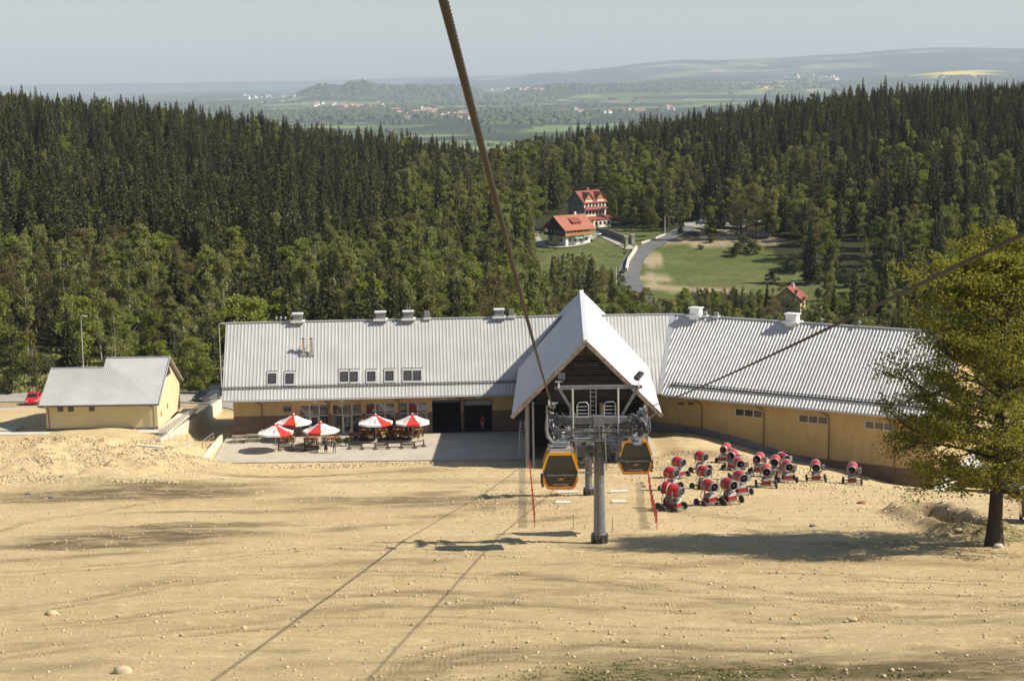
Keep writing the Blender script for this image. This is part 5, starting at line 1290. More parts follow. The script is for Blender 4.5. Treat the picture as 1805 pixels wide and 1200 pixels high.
parasol(487, 795, R(112), 'red and white parasol nearest the viewer at the left end of the terrace')
parasol(519, 776, R(58), 'red and white parasol behind two others, between the two left front ones')
parasol(567, 791, R(50), 'red and white parasol with a red front panel, above the two standing people')
parasol(663, 777, R(112), 'red and white parasol over the table row, left one of the right pair')
parasol(728, 776, R(72), 'red and white parasol at the right end, near the dark garage openings')
def table(x, y, rot, label, mt='brown_timber', L_=1.5, W_=.8, g='wooden tables on the terrace'):
    t = thing('wooden_table', label, 'table', (x, y, .02), rot, g)
    m2 = MB()
    for k in range(5): m2.box((0, (k - 2) * W_ / 5, .75), (L_, W_ / 5 - .015, .05))
    m2.build('tabletop', 'orange_timber' if mt == 'brown_timber' else mt, t)
    m2 = MB(); 
    for sy in (-1, 1): m2.bar((-L_ * .45, sy * W_ * .42, .68), (L_ * .45, sy * W_ * .42, .68), .05, .1)
    m2.bar((-L_ * .4, 0, .25), (L_ * .4, 0, .25), .05, .08); m2.build('frame', mt, t)
    for sx in (-1, 1):
        for sy in (-1, 1): m2 = MB(); m2.bar((sx * L_ * .42, sy * W_ * .38, 0), (sx * L_ * .42, sy * W_ * .38, .72), .08); m2.build('leg', mt, t)
    return t
def make_chair():
    t = thing('wooden_chair', 'x', 'chair', (0, 0, .02), 0, 'wooden chairs on the terrace')
    m2 = MB(); 
    for k in range(4): m2.box((0, (k - 1.5) * .12, .45), (.5, .105, .035))
    m2.build('seat', 'orange_timber', t)
    m2 = MB()
    for k in range(4): m2.bar(((k - 1.5) * .13, .25, .5), ((k - 1.5) * .13, .36, 1.02), .10, .03)
    m2.bar((-.27, .37, 1.02), (.27, .37, 1.02), .05, .08); m2.build('backrest', 'orange_timber', t)
    for sx in (-1, 1):
        m2 = MB(); m2.bar((sx * .24, -.22, 0), (sx * .24, -.22, .64), .055); m2.build('leg', 'brown_timber', t)
        m2 = MB(); m2.bar((sx * .24, .3, 0), (sx * .24, .26, .5), .055); m2.bar((sx * .24, .26, .5), (sx * .25, .38, 1.05), .05); m2.build('leg', 'brown_timber', t)
        m2 = MB(); m2.bar((sx * .25, -.26, .65), (sx * .25, .32, .65), .06, .035); m2.build('armrest', 'brown_timber', t)
    return t
TB = [(631, 775, 'first from the left in the row under the right pair of parasols'), (654, 775, 'second from the left in the row under the right pair of parasols'), (677, 774, 'third from the left in the row under the right pair of parasols'), (700, 774, 'fourth from the left in the row under the right pair of parasols'), (724, 773, 'at the right end of the row under the right pair of parasols'),
      (507, 781, 'between the poles of the two left parasols'), (548, 783, 'under the third parasol, left side'), (583, 782, 'behind the two standing people')]
ch0 = make_chair(); nch = 0
for i, (px, py, lb) in enumerate(TB):
    q = P(px, py, z=0.02); table(q.x, q.y, R(88 + rnd.uniform(-3, 3)) if i < 5 else R(rnd.uniform(-6, 6)), 'brown wooden table ' + lb, L_=1.5 if i < 5 else 1.7)
    if i < 5: cs = [(-.62, -.55, R(82)), (-.62, .55, R(95)), (.62, -.5, R(-80)), (.62, .5, R(-95))]
    else: cs = [(-.5, -.75, R(180)), (.45, -.78, R(172)), (-.5, .75, R(5)), (.5, .78, R(-6))]
    for j, (dx, dy, rz) in enumerate(cs):
        c = ch0 if nch == 0 else copy_tree(ch0); nch += 1
        c.location = (q.x + dx + rnd.uniform(-.06, .06), q.y + dy + rnd.uniform(-.1, .1), .02); c.rotation_euler = (0, 0, rz + R(rnd.uniform(-12, 12)))
        c['label'] = ('brown wooden chair on the %s %s of the table %s' % (('near', 'far')[dy > 0], ('left', 'right')[dx > 0], lb))[:200]
        c['label'] = ' '.join(c['label'].split()[:16])
LBT = {0: 'left end table', 1: 'second table', 2: 'third table', 3: 'fourth table', 4: 'right end table'}
k_ = 0
for o in list(SC.objects):
    if o.name.startswith('wooden_chair') and o.parent is None:
        ti = k_ // 4; j = k_ % 4; side_ = ('near left', 'far left', 'near right', 'far right')[j] if ti < 5 else ('near left', 'near right', 'far left', 'far right')[j]
        where = ('the %s in the row of five' % LBT[ti]) if ti < 5 else ('the table between the two left poles', 'the table under the third parasol', 'the table behind the standing people')[ti - 5]
        o['label'] = 'wooden armchair %s of %s' % (side_, where); k_ += 1
for i, (px, lb) in enumerate(((643, 'first'), (672, 'second'), (702, 'third'), (736, 'fourth'))):
    q = P(px, 767.5, z=0.02); table(q.x, q.y, R(rnd.uniform(-5, 5)), 'brown wooden table in the back row by the glazing, %s from the left' % lb, L_=1.4)
    for j, (dx, dy, rz, w_) in enumerate(((-.45, -.75, 180, 'near left'), (.45, -.75, 175, 'near right'), (-.45, .75, 0, 'far left'), (.45, .75, 5, 'far right'))):
        c = copy_tree(ch0); c.location = (q.x + dx, q.y + dy, .02); c.rotation_euler = (0, 0, R(rz + rnd.uniform(-12, 12))); c['label'] = 'wooden armchair %s of the %s table in the back row by the glazing' % (w_, lb)
# low barrier of posts on cross feet, with a bottom rail, in front of the row
def barrier(pts_px, label):
    q0 = P(*pts_px[0], z=0.02); t = thing('wooden_barrier', label, 'barrier', q0, 0, 'low barriers round the terrace seating'); pts = [P(*p, z=0.02) - q0 for p in pts_px]
    for p in pts:
        m2 = MB(); m2.bar(p, p + Vector((0, 0, .82)), .12); m2.box((p.x, p.y, .04), (.62, .12, .08)); m2.box((p.x, p.y, .045), (.12, .62, .09)); m2.bar(p + Vector((-.22, 0, .08)), p + Vector((0, 0, .38)), .06); m2.bar(p + Vector((.22, 0, .08)), p + Vector((0, 0, .38)), .06); m2.build('post', 'brown_timber', t)
    m2 = MB()
    for a, b in zip(pts[:-1], pts[1:]):
        for z in (.22, .74): m2.bar(a + Vector((0, 0, z)), b + Vector((0, 0, z)), .05, .10)
    m2.build('rail', 'brown_timber', t)
    m2 = MB()
    for i, (a, b) in enumerate(zip(pts[:-1], pts[1:])):
        if i % 2 == 1: continue
        for z in (.42, .56): m2.bar(a + Vector((0, .03, z)), b + Vector((0, .03, z)), .03, .12)
    m2.build('panel', 'brown_timber', t)
barrier([(615, 791.5), (638, 792), (661, 792), (684, 791), (707, 790.5), (731, 790), (747, 787)], 'low brown post and rail barrier in front of the right pair of parasols')
barrier([(491, 795), (514, 795), (537, 795), (560, 794)], 'low brown barrier between the first and third parasol')
# grey rustic bench set at the left end
for px, py, lb in ((424, 779, 'weathered grey picnic table at the far left of the terrace'), (448, 777, 'weathered grey picnic table beside the first parasol')):
    q = P(px, py, z=.02); t = thing('picnic_table', lb, 'picnic table', q, R(4), 'weathered picnic tables')
    m2 = MB(); [m2.box((0, (k - 1.5) * .2, .76), (1.9, .18, .06)) for k in range(4)]; m2.build('tabletop', 'grey_timber', t)
    for sy in (-1, 1): m2 = MB(); m2.box((0, sy * .8, .45), (1.9, .28, .05)); m2.build('seat', 'grey_timber', t)
    for sx in (-1, 1):
        m2 = MB(); m2.bar((sx * .7, -.75, 0), (sx * .7, -.25, .74), .1, .05); m2.bar((sx * .7, .75, 0), (sx * .7, .25, .74), .1, .05); m2.bar((sx * .7, -.9, .42), (sx * .7, .9, .42), .1, .05); m2.build('leg', 'grey_timber', t)
q = P(441, 768, z=.02); m2 = MB(); m2.slab([(-.6, 0, .0), (.9, .3, .0), (.2, .9, 1.5), (-.2, .3, .9)], (.05, -.05, .02)); m2.bar((-.9, .2, .8), (1.2, .4, 1.3), .12, .05); m2.box((0, .3, .4), (1.6, .5, .8), .2); tag(m2.build('timber_stack', 'grey_timber', None, loc=q), 'stack of weathered boards behind the first parasol', 'timber stack')
for px, py, lb in ((598, 786, 'leafy shrub in a pot behind the standing person in black'), (612, 786, 'round shrub in a pot at the left end of the long barrier'), (560, 797, 'small plant in a low pot on the terrace left of the people')):
    q = P(px, py, z=.02); t = thing('potted_plant', lb, 'potted plant', q, 0, 'potted plants'); s_ = .28 if px == 560 else .42
    m2 = MB(); m2.lathe([(.2, 0), (.28, .35), (.25, .36), (.22, .3)], 12); m2.build('pot', 'pale_concrete', t)
    V = []; 
    for k in range(420):
        v = nprng.normal(size=3); v /= np.linalg.norm(v); v = v * s_ * (.55 + .45 * nprng.random()) * np.array([.8, .8, 1]) + [0, 0, .35 + s_ * .8]; a = nprng.normal(size=3); a /= np.linalg.norm(a); b_ = np.cross(a, nprng.normal(size=3)); b_ /= np.linalg.norm(b_)
        V += [v - a * .06, v + b_ * .05, v + a * .06, v - b_ * .05]
    link('foliage', np_mesh('foliage', np.array(V), np.arange(len(V)).reshape(-1, 4), ['shrub_leaves']), t)
# ------------------------------------------------------------------ people
def person(loc, rz, label, top, legs, hairm='hair', H=1.74, arms=((.30, .0), (.30, .0)), skirt=False, sit=False, stride=.06, cap=None):
    t = thing('person', label, 'person', loc, rz)
    k = H / 1.74
    J = {'pel': (0, 0, .93), 'wst': (0, .0, 1.08), 'chs': (0, .01, 1.30), 'nk': (0, .0, 1.46), 'nk2': (0, -.01, 1.53), 'hd': (0, -.02, 1.60), 'hd2': (0, -.01, 1.70)}
    E_ = [('pel', 'wst'), ('wst', 'chs'), ('chs', 'nk'), ('nk', 'nk2'), ('nk2', 'hd'), ('hd', 'hd2')]
    Rr = {'pel': (.155, .115), 'wst': (.135, .10), 'chs': (.165, .115), 'nk': (.085, .075), 'nk2': (.055, .055), 'hd': (.078, .09), 'hd2': (.075, .085)}
    for sx, nm in ((-1, 'l'), (1, 'r')):
        ar = arms[0 if sx < 0 else 1]
        J[nm + 'sh'] = (sx * .18, .01, 1.41); J[nm + 'el'] = (sx * (.20 + ar[0] * .2), .02 - ar[1] * .1, 1.13); J[nm + 'wr'] = (sx * (.20 + ar[0] * .12), -.06 - ar[1] * .3, .90 + ar[1] * .25); J[nm + 'pm'] = (sx * (.20 + ar[0] * .10), -.09 - ar[1] * .34, .83 + ar[1] * .25)
        J[nm + 'hp'] = (sx * .09, 0, .88); J[nm + 'kn'] = (sx * .10, -.02 + sx * stride, .49); J[nm + 'an'] = (sx * .105, .03 + sx * stride, .09); J[nm + 'to'] = (sx * .12, -.11 + sx * stride, .045)
        E_ += [('chs', nm + 'sh'), (nm + 'sh', nm + 'el'), (nm + 'el', nm + 'wr'), (nm + 'wr', nm + 'pm'), ('pel', nm + 'hp'), (nm + 'hp', nm + 'kn'), (nm + 'kn', nm + 'an'), (nm + 'an', nm + 'to')]
        Rr.update({nm + 'sh': (.07, .07), nm + 'el': (.045, .045), nm + 'wr': (.030, .028), nm + 'pm': (.038, .022), nm + 'hp': (.095, .095), nm + 'kn': (.062, .062), nm + 'an': (.045, .045), nm + 'to': (.045, .035)})
        for fi in range(5):   # fingers and thumb
            fx = (fi - 1.5) * .017; nm2 = nm + 'f%d' % fi; p = J[nm + 'pm']
            if fi < 4: J[nm2] = (p[0] + fx * .4, p[1] - .018 + fx, p[2] - (.085, .095, .09, .07)[fi])
            else: J[nm2] = (p[0] - sx * .02, p[1] - .055, p[2] - .02)
            E_.append((nm + 'pm' if fi < 4 else nm + 'wr', nm2)); Rr[nm2] = (.010, .010)
    keys = list(J); me = bpy.data.meshes.new('body'); me.from_pydata([tuple(c * k for c in J[q]) for q in keys], [(keys.index(a), keys.index(b)) for a, b in E_], [])
    o = bpy.data.objects.new('body', me); COL.objects.link(o)
    md = o.modifiers.new('skin', 'SKIN'); me.skin_vertices[0].data[keys.index('pel')].use_root = True
    for i, q in enumerate(keys): me.skin_vertices[0].data[i].radius = (Rr[q][0] * k, Rr[q][1] * k)
    o.modifiers.new('sub', 'SUBSURF').levels = 1
    dg = bpy.context.evaluated_depsgraph_get(); ev = o.evaluated_get(dg); m3 = bpy.data.meshes.new_from_object(ev)
    COL.objects.unlink(o); bpy.data.objects.remove(o)
    for q in (top, legs, 'skin', 'rubber'): m3.materials.append(MATS[q])
    for p in m3.polygons:
        c = p.center; z = c.z / k
        if z > 1.49: mi = 2
        elif z < .10: mi = 3
        elif abs(c.x) / k > .17 and z < .90 + .25 * max(arms[0][1], arms[1][1]): mi = 2
        elif z < .92: mi = 1
        else: mi = 0
        p.material_index = mi; p.use_smooth = True
    b = bpy.data.objects.new('body', m3); COL.objects.link(b); b.parent = t
    m2 = MB(); m2.lathe([(.10, 0), (.105, .05), (.09, .11), (.05, .155), (0, .17)], 12, Matrix.Translation((0, .012, 1.63 * k))); m2.build('hair' if not cap else 'cap', cap or hairm, t, smooth=True)
    m2 = MB().use('skin'); m2.box((0, -.105 * k, 1.625 * k), (.022, .03, .04), top=(.6, .5)); m2.use('rubber')
    for sx in (-1, 1): m2.box((sx * .03, -.098 * k, 1.65 * k), (.018, .01, .01))
    m2.use('red_cloth'); m2.box((0, -.098 * k, 1.585 * k), (.04, .008, .008)); m2.use('skin')
    for sx in (-1, 1): m2.box((sx * .086, 0, 1.63 * k), (.015, .03, .05))
    m2.build('face', None, t)
    if skirt: m2 = MB(); m2.lathe([(.24, .42), (.20, .7), (.16, 1.0), (.15, 1.05)], 14, cap=False); m2.build('skirt', legs, t)
    return t
person(P(574.5, 798.5, z=.02), R(12), 'person in black with a long dark skirt standing on the terrace', 'navy_cloth', 'navy_cloth', H=1.78, skirt=True, arms=((.6, .3), (.5, .2)))
person(P(589.5, 799.0, z=.02), R(160), 'person in olive top and blue jeans standing on the terrace beside the one in black', 'olive_cloth', 'denim', H=1.72, arms=((.7, .4), (.4, .1)))
person(Lw(upx(851), 1.2, .04), R(-10), 'person in red and white standing inside the dark garage opening', 'red_cloth', 'pink_cloth', H=1.7, cap='red_cloth')
# ------------------------------------------------------------------ step ladder, red nets
q = P(922, 815, z=0.02); t = thing('step_ladder', 'aluminium double step ladder standing against the left gable post', 'ladder', (q.x, q.y + .6, 0.02), R(4))
HL = 4.6
for sy, nm in ((-1, 'front_frame'), (1, 'rear_frame')):
    m2 = MB(); 
    for sx in (-1, 1): m2.bar((sx * .62, sy * .85, 0), (sx * .22, sy * .05, HL), .06, .04)
    for k in range(12):
        f_ = (k + .6) / 12.5; m2.bar((-(.62 - .40 * f_), sy * (.85 - .8 * f_), HL * f_), ((.62 - .40 * f_), sy * (.85 - .8 * f_), HL * f_), .045, .03)
    m2.build(nm, 'pale_steel', t)
def net(pts, label, seg=24):
    t = thing('safety_net', label, 'safety net', (0, 0, 0), 0, 'red plastic safety nets'); 
    P_ = [Vector((x, y, 0)) for x, y in pts]; tot = []
    for a, b in zip(P_[:-1], P_[1:]):
        for k in range(seg): tot.append(a + (b - a) * (k / seg))
    tot.append(P_[-1])
    o0 = Vector((tot[0].x, tot[0].y, tz(tot[0].x, tot[0].y))); t.location = o0
    m2 = MB(); prev = None
    for i, q in enumerate(tot):
        z = tz(q.x, q.y); w_ = .05 * math.sin(i * 1.7); c = Vector((q.x + w_, q.y, z)) - o0
        if prev is not None:
            for zz in np.linspace(.50, .92, 4): m2.bar(prev + Vector((0, 0, zz + .03 * math.sin(i))), c + Vector((0, 0, zz + .03 * math.sin(i + 1))), .02, .03)
            for kk in range(0, 6, 2): f_ = kk / 6.0; q2 = prev + (c - prev) * f_; m2.bar(q2 + Vector((0, 0, .50)), q2 + Vector((0, 0, .92)), .03, .02)
        prev = c
    m2.build('netting', 'red_net', t)
    for i in range(0, len(tot), 6): c = Vector((tot[i].x, tot[i].y, tz(tot[i].x, tot[i].y))) - o0; m3 = MB(); m3.bar(c, c + Vector((0, 0, 1.35)), .05); m3.build('stake', 'dark_steel' if i % 12 else 'red_paint', t)
    return t
a, b, c = gp(933, 822), gp(939, 890), gp(942.5, 929)
net([a, b, c], 'red plastic net running towards the viewer left of the towers'); 
a, b, c = gp(1143, 850), gp(1149, 900), gp(1158, 936)
net([a, b, c], 'red plastic net running towards the viewer right of the towers')
# ------------------------------------------------------------------ cars
def car(loc, rz, paint, label, s=1.0, van=False):
    t = thing('parked_car', label, 'car', loc, rz, 'parked cars'); t.scale = (s, s, s)
    prof = [(-2.15, .35), (-2.18, .62), (-2.05, .86), (-1.2, .96), (-.45, 1.42), (.9, 1.46), (1.75, 1.02), (2.1, .95), (2.16, .6), (2.12, .35)] if not van else [(-2.15, .35), (-2.18, .75), (-1.9, 1.0), (-1.3, 1.1), (-.7, 1.75), (1.9, 1.78), (2.15, 1.1), (2.16, .6), (2.12, .35)]
    m2 = MB(); n = len(prof); vs = []
    for y, k in ((-.84, .0), (-.78, 1), (.78, 1), (.84, 0)):
        for x, z in prof: vs.append((x * (1 if k else .985), y * (.84 if z > 1.2 else 1), z - (0 if k else .04)))
    m2.add(vs, [(j * n + i, j * n + i + 1, (j + 1) * n + i + 1, (j + 1) * n + i) for j in range(3) for i in range(n - 1)] + [tuple(range(n)), tuple(3 * n + i for i in range(n - 1, -1, -1))] + [(j * n, (j + 1) * n, (j + 1) * n + n - 1, j * n + n - 1) for j in range(3)])
    m2.build('body', paint, t)
    top = 1.40 if not van else 1.68; m2 = MB()
    m2.slab([(-1.10, -.62, 1.0), (-1.10, .62, 1.0), (-.52, .58, top - .02), (-.52, -.58, top - .02)], (-.03, 0, .03))
    m2.slab([(1.72, -.62, 1.06), (1.72, .62, 1.06), (1.02 if not van else 1.95, .58, top), (1.02 if not van else 1.95, -.58, top)], (.04, 0, .03))
    for sy in (-1, 1): m2.slab([(-.9, sy * .80, .98), (1.45, sy * .80, .98), (.85, sy * .70, top - .04), (-.45, sy * .70, top - .04)], (0, sy * .03, 0))
    m2.build('window', 'car_glass', t)
    for x in (-1.3, 1.3):
        for sy in (-1, 1): Mw = Matrix.Translation((x, sy * .76, .31)) @ Matrix.Rotation(math.pi / 2, 4, 'X'); m3 = MB(); m3.lathe([(.18, -.1), (.31, -.1), (.31, .1), (.18, .1)], 16, Mw); w_ = m3.build('wheel', 'rubber', t); m3 = MB(); m3.lathe([(0, -.05), (.19, -.105), (.19, .105), (0, .05)], 12, Mw); m3.build('rim', 'pale_steel', w_)
    for sy in (-1, 1): m3 = MB(); m3.box((-2.13, sy * .6, .68), (.08, .32, .14)); m3.build('headlight', 'lamp_glass', t); m3 = MB(); m3.box((2.13, sy * .62, .78), (.06, .26, .14)); m3.build('tail_light', 'red_paint', t)
    return t
def car_at(px, py, rz, paint, label, s=1.0, z=None, van=False):
    q = gp(px, py) if z is None else P(px, py, z=z).xy; return car((q[0], q[1], tz(q[0], q[1]) + .12), rz, paint, label, s, van)
q = P(60, 711, z=.1); car((q.x, q.y, tz(q.x, q.y) + .15), R(96), 'car_red', 'bright red car half hidden behind the small building')
q = P(55, 722, z=.6); 
for px, py, rz, pc, lb in ((366, 706, 60, 'car_black', 'car parked in the shade beyond the railing, its shade painted in as black'), (377, 694, 20, 'car_black', 'car parked farthest back by the left roof corner, its shade painted in as black')):  # black paint here puts the shade of the lane into the car colour
    q = P(px, py, z=-.6); car((q.x, q.y, max(tz(q.x, q.y), -1.6) + .12), R(rz), pc, lb)
for px, py, rz, pc, lb in ((1722, 868, -20, 'car_black', 'black car seen through the tree left of its trunk'), (1783, 872, -20, 'car_black', 'black car parked on the lane right of the trunk'), (1826, 876, -20, 'car_silver', 'silver car at the right edge of the lane')):
    q = gp(px, py); car((q[0], q[1] + 1, tz(q[0], q[1] + 1) + .16), R(rz), pc, lb)
for px, py, rz, pc, lb in ((947, 411, 5, 'car_black', 'dark car parked left of the chalet inn'), (1273, 396, 10, 'car_blue', 'dark blue car at the far end of the gravel parking place'), (1240, 394, 70, 'car_silver', 'silver car on the gravel parking place near the road end'), (1345, 420, 20, 'car_silver', 'silver car among the trees right of the parking place')):
    q = gp(px, py); car((q[0], q[1], tz(q[0], q[1]) + .16), R(rz), pc, lb)
for k, px in enumerate((1228, 1235, 1243, 1252, 1257)):
    q = gp(px, 399 + (k % 2)); p_ = person((q[0], q[1], tz(*q) + .1), R(40 * k), 'distant %s figure walking on the gravel at the road end, %s from the left' % (('dark', 'blue', 'pale', 'dark', 'blue')[k], ('first', 'second', 'third', 'fourth', 'fifth')[k]), ('navy_cloth', 'denim', 'pink_cloth', 'navy_cloth', 'denim')[k], 'navy_cloth')
# dark trailer box at the right edge
q = gp(1803, 921); t = thing('trailer', 'dark box trailer cut by the right edge of the view', 'trailer', (q[0] + .8, q[1], tz(*q) + .02), R(-12))
m2 = MB(); m2.box((0, 0, 1.35), (2.0, 3.2, 1.5)); m2.build('box', 'car_black', t); m2 = MB(); m2.box((0, 0, 2.14), (2.1, 3.3, .08)); m2.build('roof', 'grey_paint', t)
for sx in (-1, 1): Mw = Matrix.Translation((sx * .9, 0, .33)) @ Matrix.Rotation(math.pi / 2, 4, 'Y'); m3 = MB(); m3.lathe([(.1, -.1), (.33, -.1), (.33, .1), (.1, .1)], 14, Mw); m3.build('wheel', 'rubber', t)
m2 = MB(); m2.bar((-.7, -1.6, .5), (-.1, -3.0, .4), .08); m2.bar((.7, -1.6, .5), (.1, -3.0, .4), .08); m2.build('drawbar', 'dark_steel', t)
# ------------------------------------------------------------------ lamp posts and poles
def lamp(px, py_top, y, label, arm=.6):
    top = P(px, py_top, d=y); z0 = tz(top.x, y) - .3; t = thing('street_lamp', label, 'street lamp', (top.x, y, z0), 0, 'street lamps'); H = top.z - z0
    m2 = MB(); m2.tube([(0, 0, 0), (0, 0, H)], [.10, .055], 8); m2.build('pole', 'pale_steel', t); m2 = MB(); m2.tube([(0, 0, H - .05), (arm * .5, 0, H + .12), (arm, 0, H + .12)], .04, 6); m2.box((arm, 0, H + .08), (.5, .22, .12)); m2.build('lamp_head', 'white_paint', t)
lamp(142.5, 558, 240, 'tall grey street lamp rising behind the small yellow building'); lamp(386, 571, 238, 'tall grey street lamp beside the left end of the long roof')
def pole(px, pyb, pyt, label, r=.12):
    q = gp(px, pyb); H = P(px, pyt, d=q[1]).z - tz(*q); t = thing('utility_pole', label, 'utility pole', (q[0], q[1], tz(*q)), 0, 'utility poles'); m2 = MB(); m2.tube([(0, 0, -.3), (0, 0, H)], [r, r * .7], 8); m2.build('pole', 'pale_concrete', t); m2 = MB(); m2.bar((-.6, 0, H - .3), (.6, 0, H - .3), .08); m2.build('crossarm', 'dark_steel', t)
pole(1172, 411, 381, 'pale concrete pole by the bend of the asphalt road'); pole(1086, 505, 470, 'pale pole among the trees left of the road foot')
# ------------------------------------------------------------------ inns and the yellow house in the valley
def house(name, px, py, d, rz, W, L_, He, rise, label, wallm, roofm, over=1.0, gable_m=None, dorm=(), cat='building'):
    q = P(px, py, d=d); z0 = tz(q.x, q.y); t = thing(name, label, cat, (q.x, q.y, z0), rz)
    # local: ridge along Y, gable ends at +-L/2; -Y end faces the viewer side
    m2 = MB().use(wallm); m2.box((0, 0, He / 2 - .5), (W, L_, He + 1))
    for sy in (-1, 1):
        m2.use(gable_m or wallm); m2.slab([(-W / 2, sy * (L_ / 2 - .12), He), (W / 2, sy * (L_ / 2 - .12), He), (0, sy * (L_ / 2 - .12), He + rise)], (0, sy * .12, 0))
    m2.build('wall', None, t)
    m2 = MB().use(roofm); k = rise / (W / 2); ox = over
    for sx in (-1, 1): m2.slab([(0, -L_ / 2 - over, He + rise), (0, L_ / 2 + over, He + rise), (sx * (W / 2 + ox), L_ / 2 + over, He - ox * k), (sx * (W / 2 + ox), -L_ / 2 - over, He - ox * k)], (0, 0, .22))
    r_ = m2.build('roof', None, t)
    return t, r_
def win(t, x, y, z, w=.9, h=1.2, axis='x', frame='white_frame', sgn=1):
    m2 = MB(); s = (.10, w + .16, h + .16) if axis == 'x' else (w + .16, .10, h + .16); m2.box((x, y, z), s); g = m2.build('window', frame, t)
    m3 = MB(); o = .06 * sgn; s = (.04, w, h) if axis == 'x' else (w, .04, h); m3.box((x + (o if axis == 'x' else 0), y + (o if axis == 'y' else 0), z), s); m3.build('pane', 'window_glass', g)
# chalet with the broad orange red roof; its lit long side looks right, gable to the lower left
ct, crf = house('chalet_inn', 1003, 432, 476, R(-52), 9.6, 10.8, 5.6, 3.4, 'chalet inn with broad orange red roof, wooden balcony and white walls', 'white_plaster', 'red_tile', over=1.5, gable_m='brown_timber')
W_, L_ = 9.6, 10.8
ct.scale = (.80, .80, .82)
m2 = MB().use('brown_timber')
m2.box((0, -L_ / 2 - .5, 2.9), (W_ + 1.6, 1.0, .2)); m2.box((0, -L_ / 2 - 1.0, 3.35), (W_ + 1.6, .08, .9)); m2.box((0, -L_ / 2 - .06, 5.1), (W_, .1, 1.3))
m2.build('balcony', None, ct)
m2 = MB().use('orange_timber'); m2.box((W_ / 2 + .5, 0, 2.9), (1.0, L_ + 2, .2)); m2.box((W_ / 2 + 1.0, 0, 3.35), (.08, L_ + 2, .95)); m2.build('balcony', None, ct)
for y in np.linspace(-4.4, 4.4, 7): win(ct, W_ / 2 + .02, y, 4.35, .75, 1.35, 'x')
for y in (-3.8, -1.4, 1.2, 3.8): win(ct, W_ / 2 + .02, y, 1.5, .9, 1.2, 'x')
for x in (-3.6, -1.8, 0, 1.8, 3.6): win(ct, x, -L_ / 2 - .02, 4.2, .8, 1.2, 'y', 'brown_timber', -1)
for x in (-2.8, 1.0, 2.6): win(ct, x, -L_ / 2 - .02, 1.4, .9, 1.2, 'y', 'white_frame', -1)
m2 = MB().use('dark_red_tile'); m2.slab([(1.3, -1.8, 8.25), (1.3, 2.4, 8.25), (4.3, 2.4, 6.9), (4.3, -1.8, 6.9)], (0, 0, .15)); m2.use('orange_timber'); m2.box((4.0, .3, 6.75), (.15, 3.2, .7)); m2.use('window_glass'); m2.box((4.1, -.4, 6.75), (.06, .9, .5)); m2.box((4.1, 1.1, 6.75), (.06, .9, .5)); m2.build('dormer', None, crf)
m2 = MB(); m2.box((-.6, 3.2, 9.4), (.7, .7, 1.2)); m2.build('chimney', 'cream_plaster', crf)
# three storey inn behind, red roofs and cream walls
it, irf = house('guest_house', 1035, 402, 505, R(-52), 9.0, 10.5, 8.6, 3.6, 'tall cream guest house with red tiled roof, two gabled dormers and dark slate side', 'cream_plaster', 'dark_red_tile', over=.5, gable_m='grey_slate')
W_, L_ = 9.0, 10.5
it.scale = (.78, .78, .82)
m2 = MB(); m2.box((0, -L_ / 2 - .03, 5.4), (W_ - .1, .06, 6.4)); m2.build('slate_side', 'grey_slate', it)
m2 = MB().use('dark_red_tile')
m2.slab([(W_ / 2 + .02, -L_ / 2, 6.7), (W_ / 2 + .02, L_ / 2, 6.7), (W_ / 2 + 1.2, L_ / 2 + .3, 6.0), (W_ / 2 + 1.2, -L_ / 2 - .3, 6.0)], (0, 0, .18))
m2.slab([(W_ / 2 + .02, -L_ / 2 + 1, 3.5), (W_ / 2 + .02, L_ / 2 + 1.0, 3.5), (W_ / 2 + 3.4, L_ / 2 + 1.2, 2.6), (W_ / 2 + 3.4, -L_ / 2, 2.6)], (0, 0, .18)); m2.build('skirt_roof', None, it)
m2 = MB(); m2.box((W_ / 2 + 1.5, .8, 1.2), (3.0, L_ - 2.0, 2.6)); m2.build('veranda', 'cream_plaster', it)
for y in (-2.9, 2.7):
    m2 = MB().use('cream_plaster'); m2.box((W_ / 2 - .3, y, 8.4), (.8, 3.4, 2.2)); m2.use('orange_timber'); m2.slab([(W_ / 2 + .08, y - 1.8, 9.4), (W_ / 2 + .08, y + 1.8, 9.4), (W_ / 2 + .08, y, 11.6)], (.1, 0, 0))
    m2.use('red_tile')
    for s_ in (-1, 1): m2.slab([(W_ / 2 + .5, y, 11.9), (W_ / 2 + .5, y + s_ * 2.3, 9.2), (.4, y + s_ * .4, 11.5), (.4, y, 11.9)], (0, 0, .16))
    m2.build('dormer', None, irf)
for z in (4.9, 7.7):
    for y in (-4, -2.4, -.8, .8, 2.4, 4): win(it, W_ / 2 + .03 + (.1 if z > 7 else 0), y, z, .8, 1.25, 'x')
for x in (-2.2, 0, 2.2): win(it, x, -L_ / 2 - .08, 8.0, .6, .9, 'y', 'grey_slate', -1)
for y in (-2, 0, 2, 4): win(it, W_ / 2 + 3.03, y, 1.4, 1.1, 1.1, 'x')
m2 = MB(); m2.box((-.3, 0.5, 12.6), (.8, .8, 1.4)); m2.build('chimney', 'red_tile', irf)
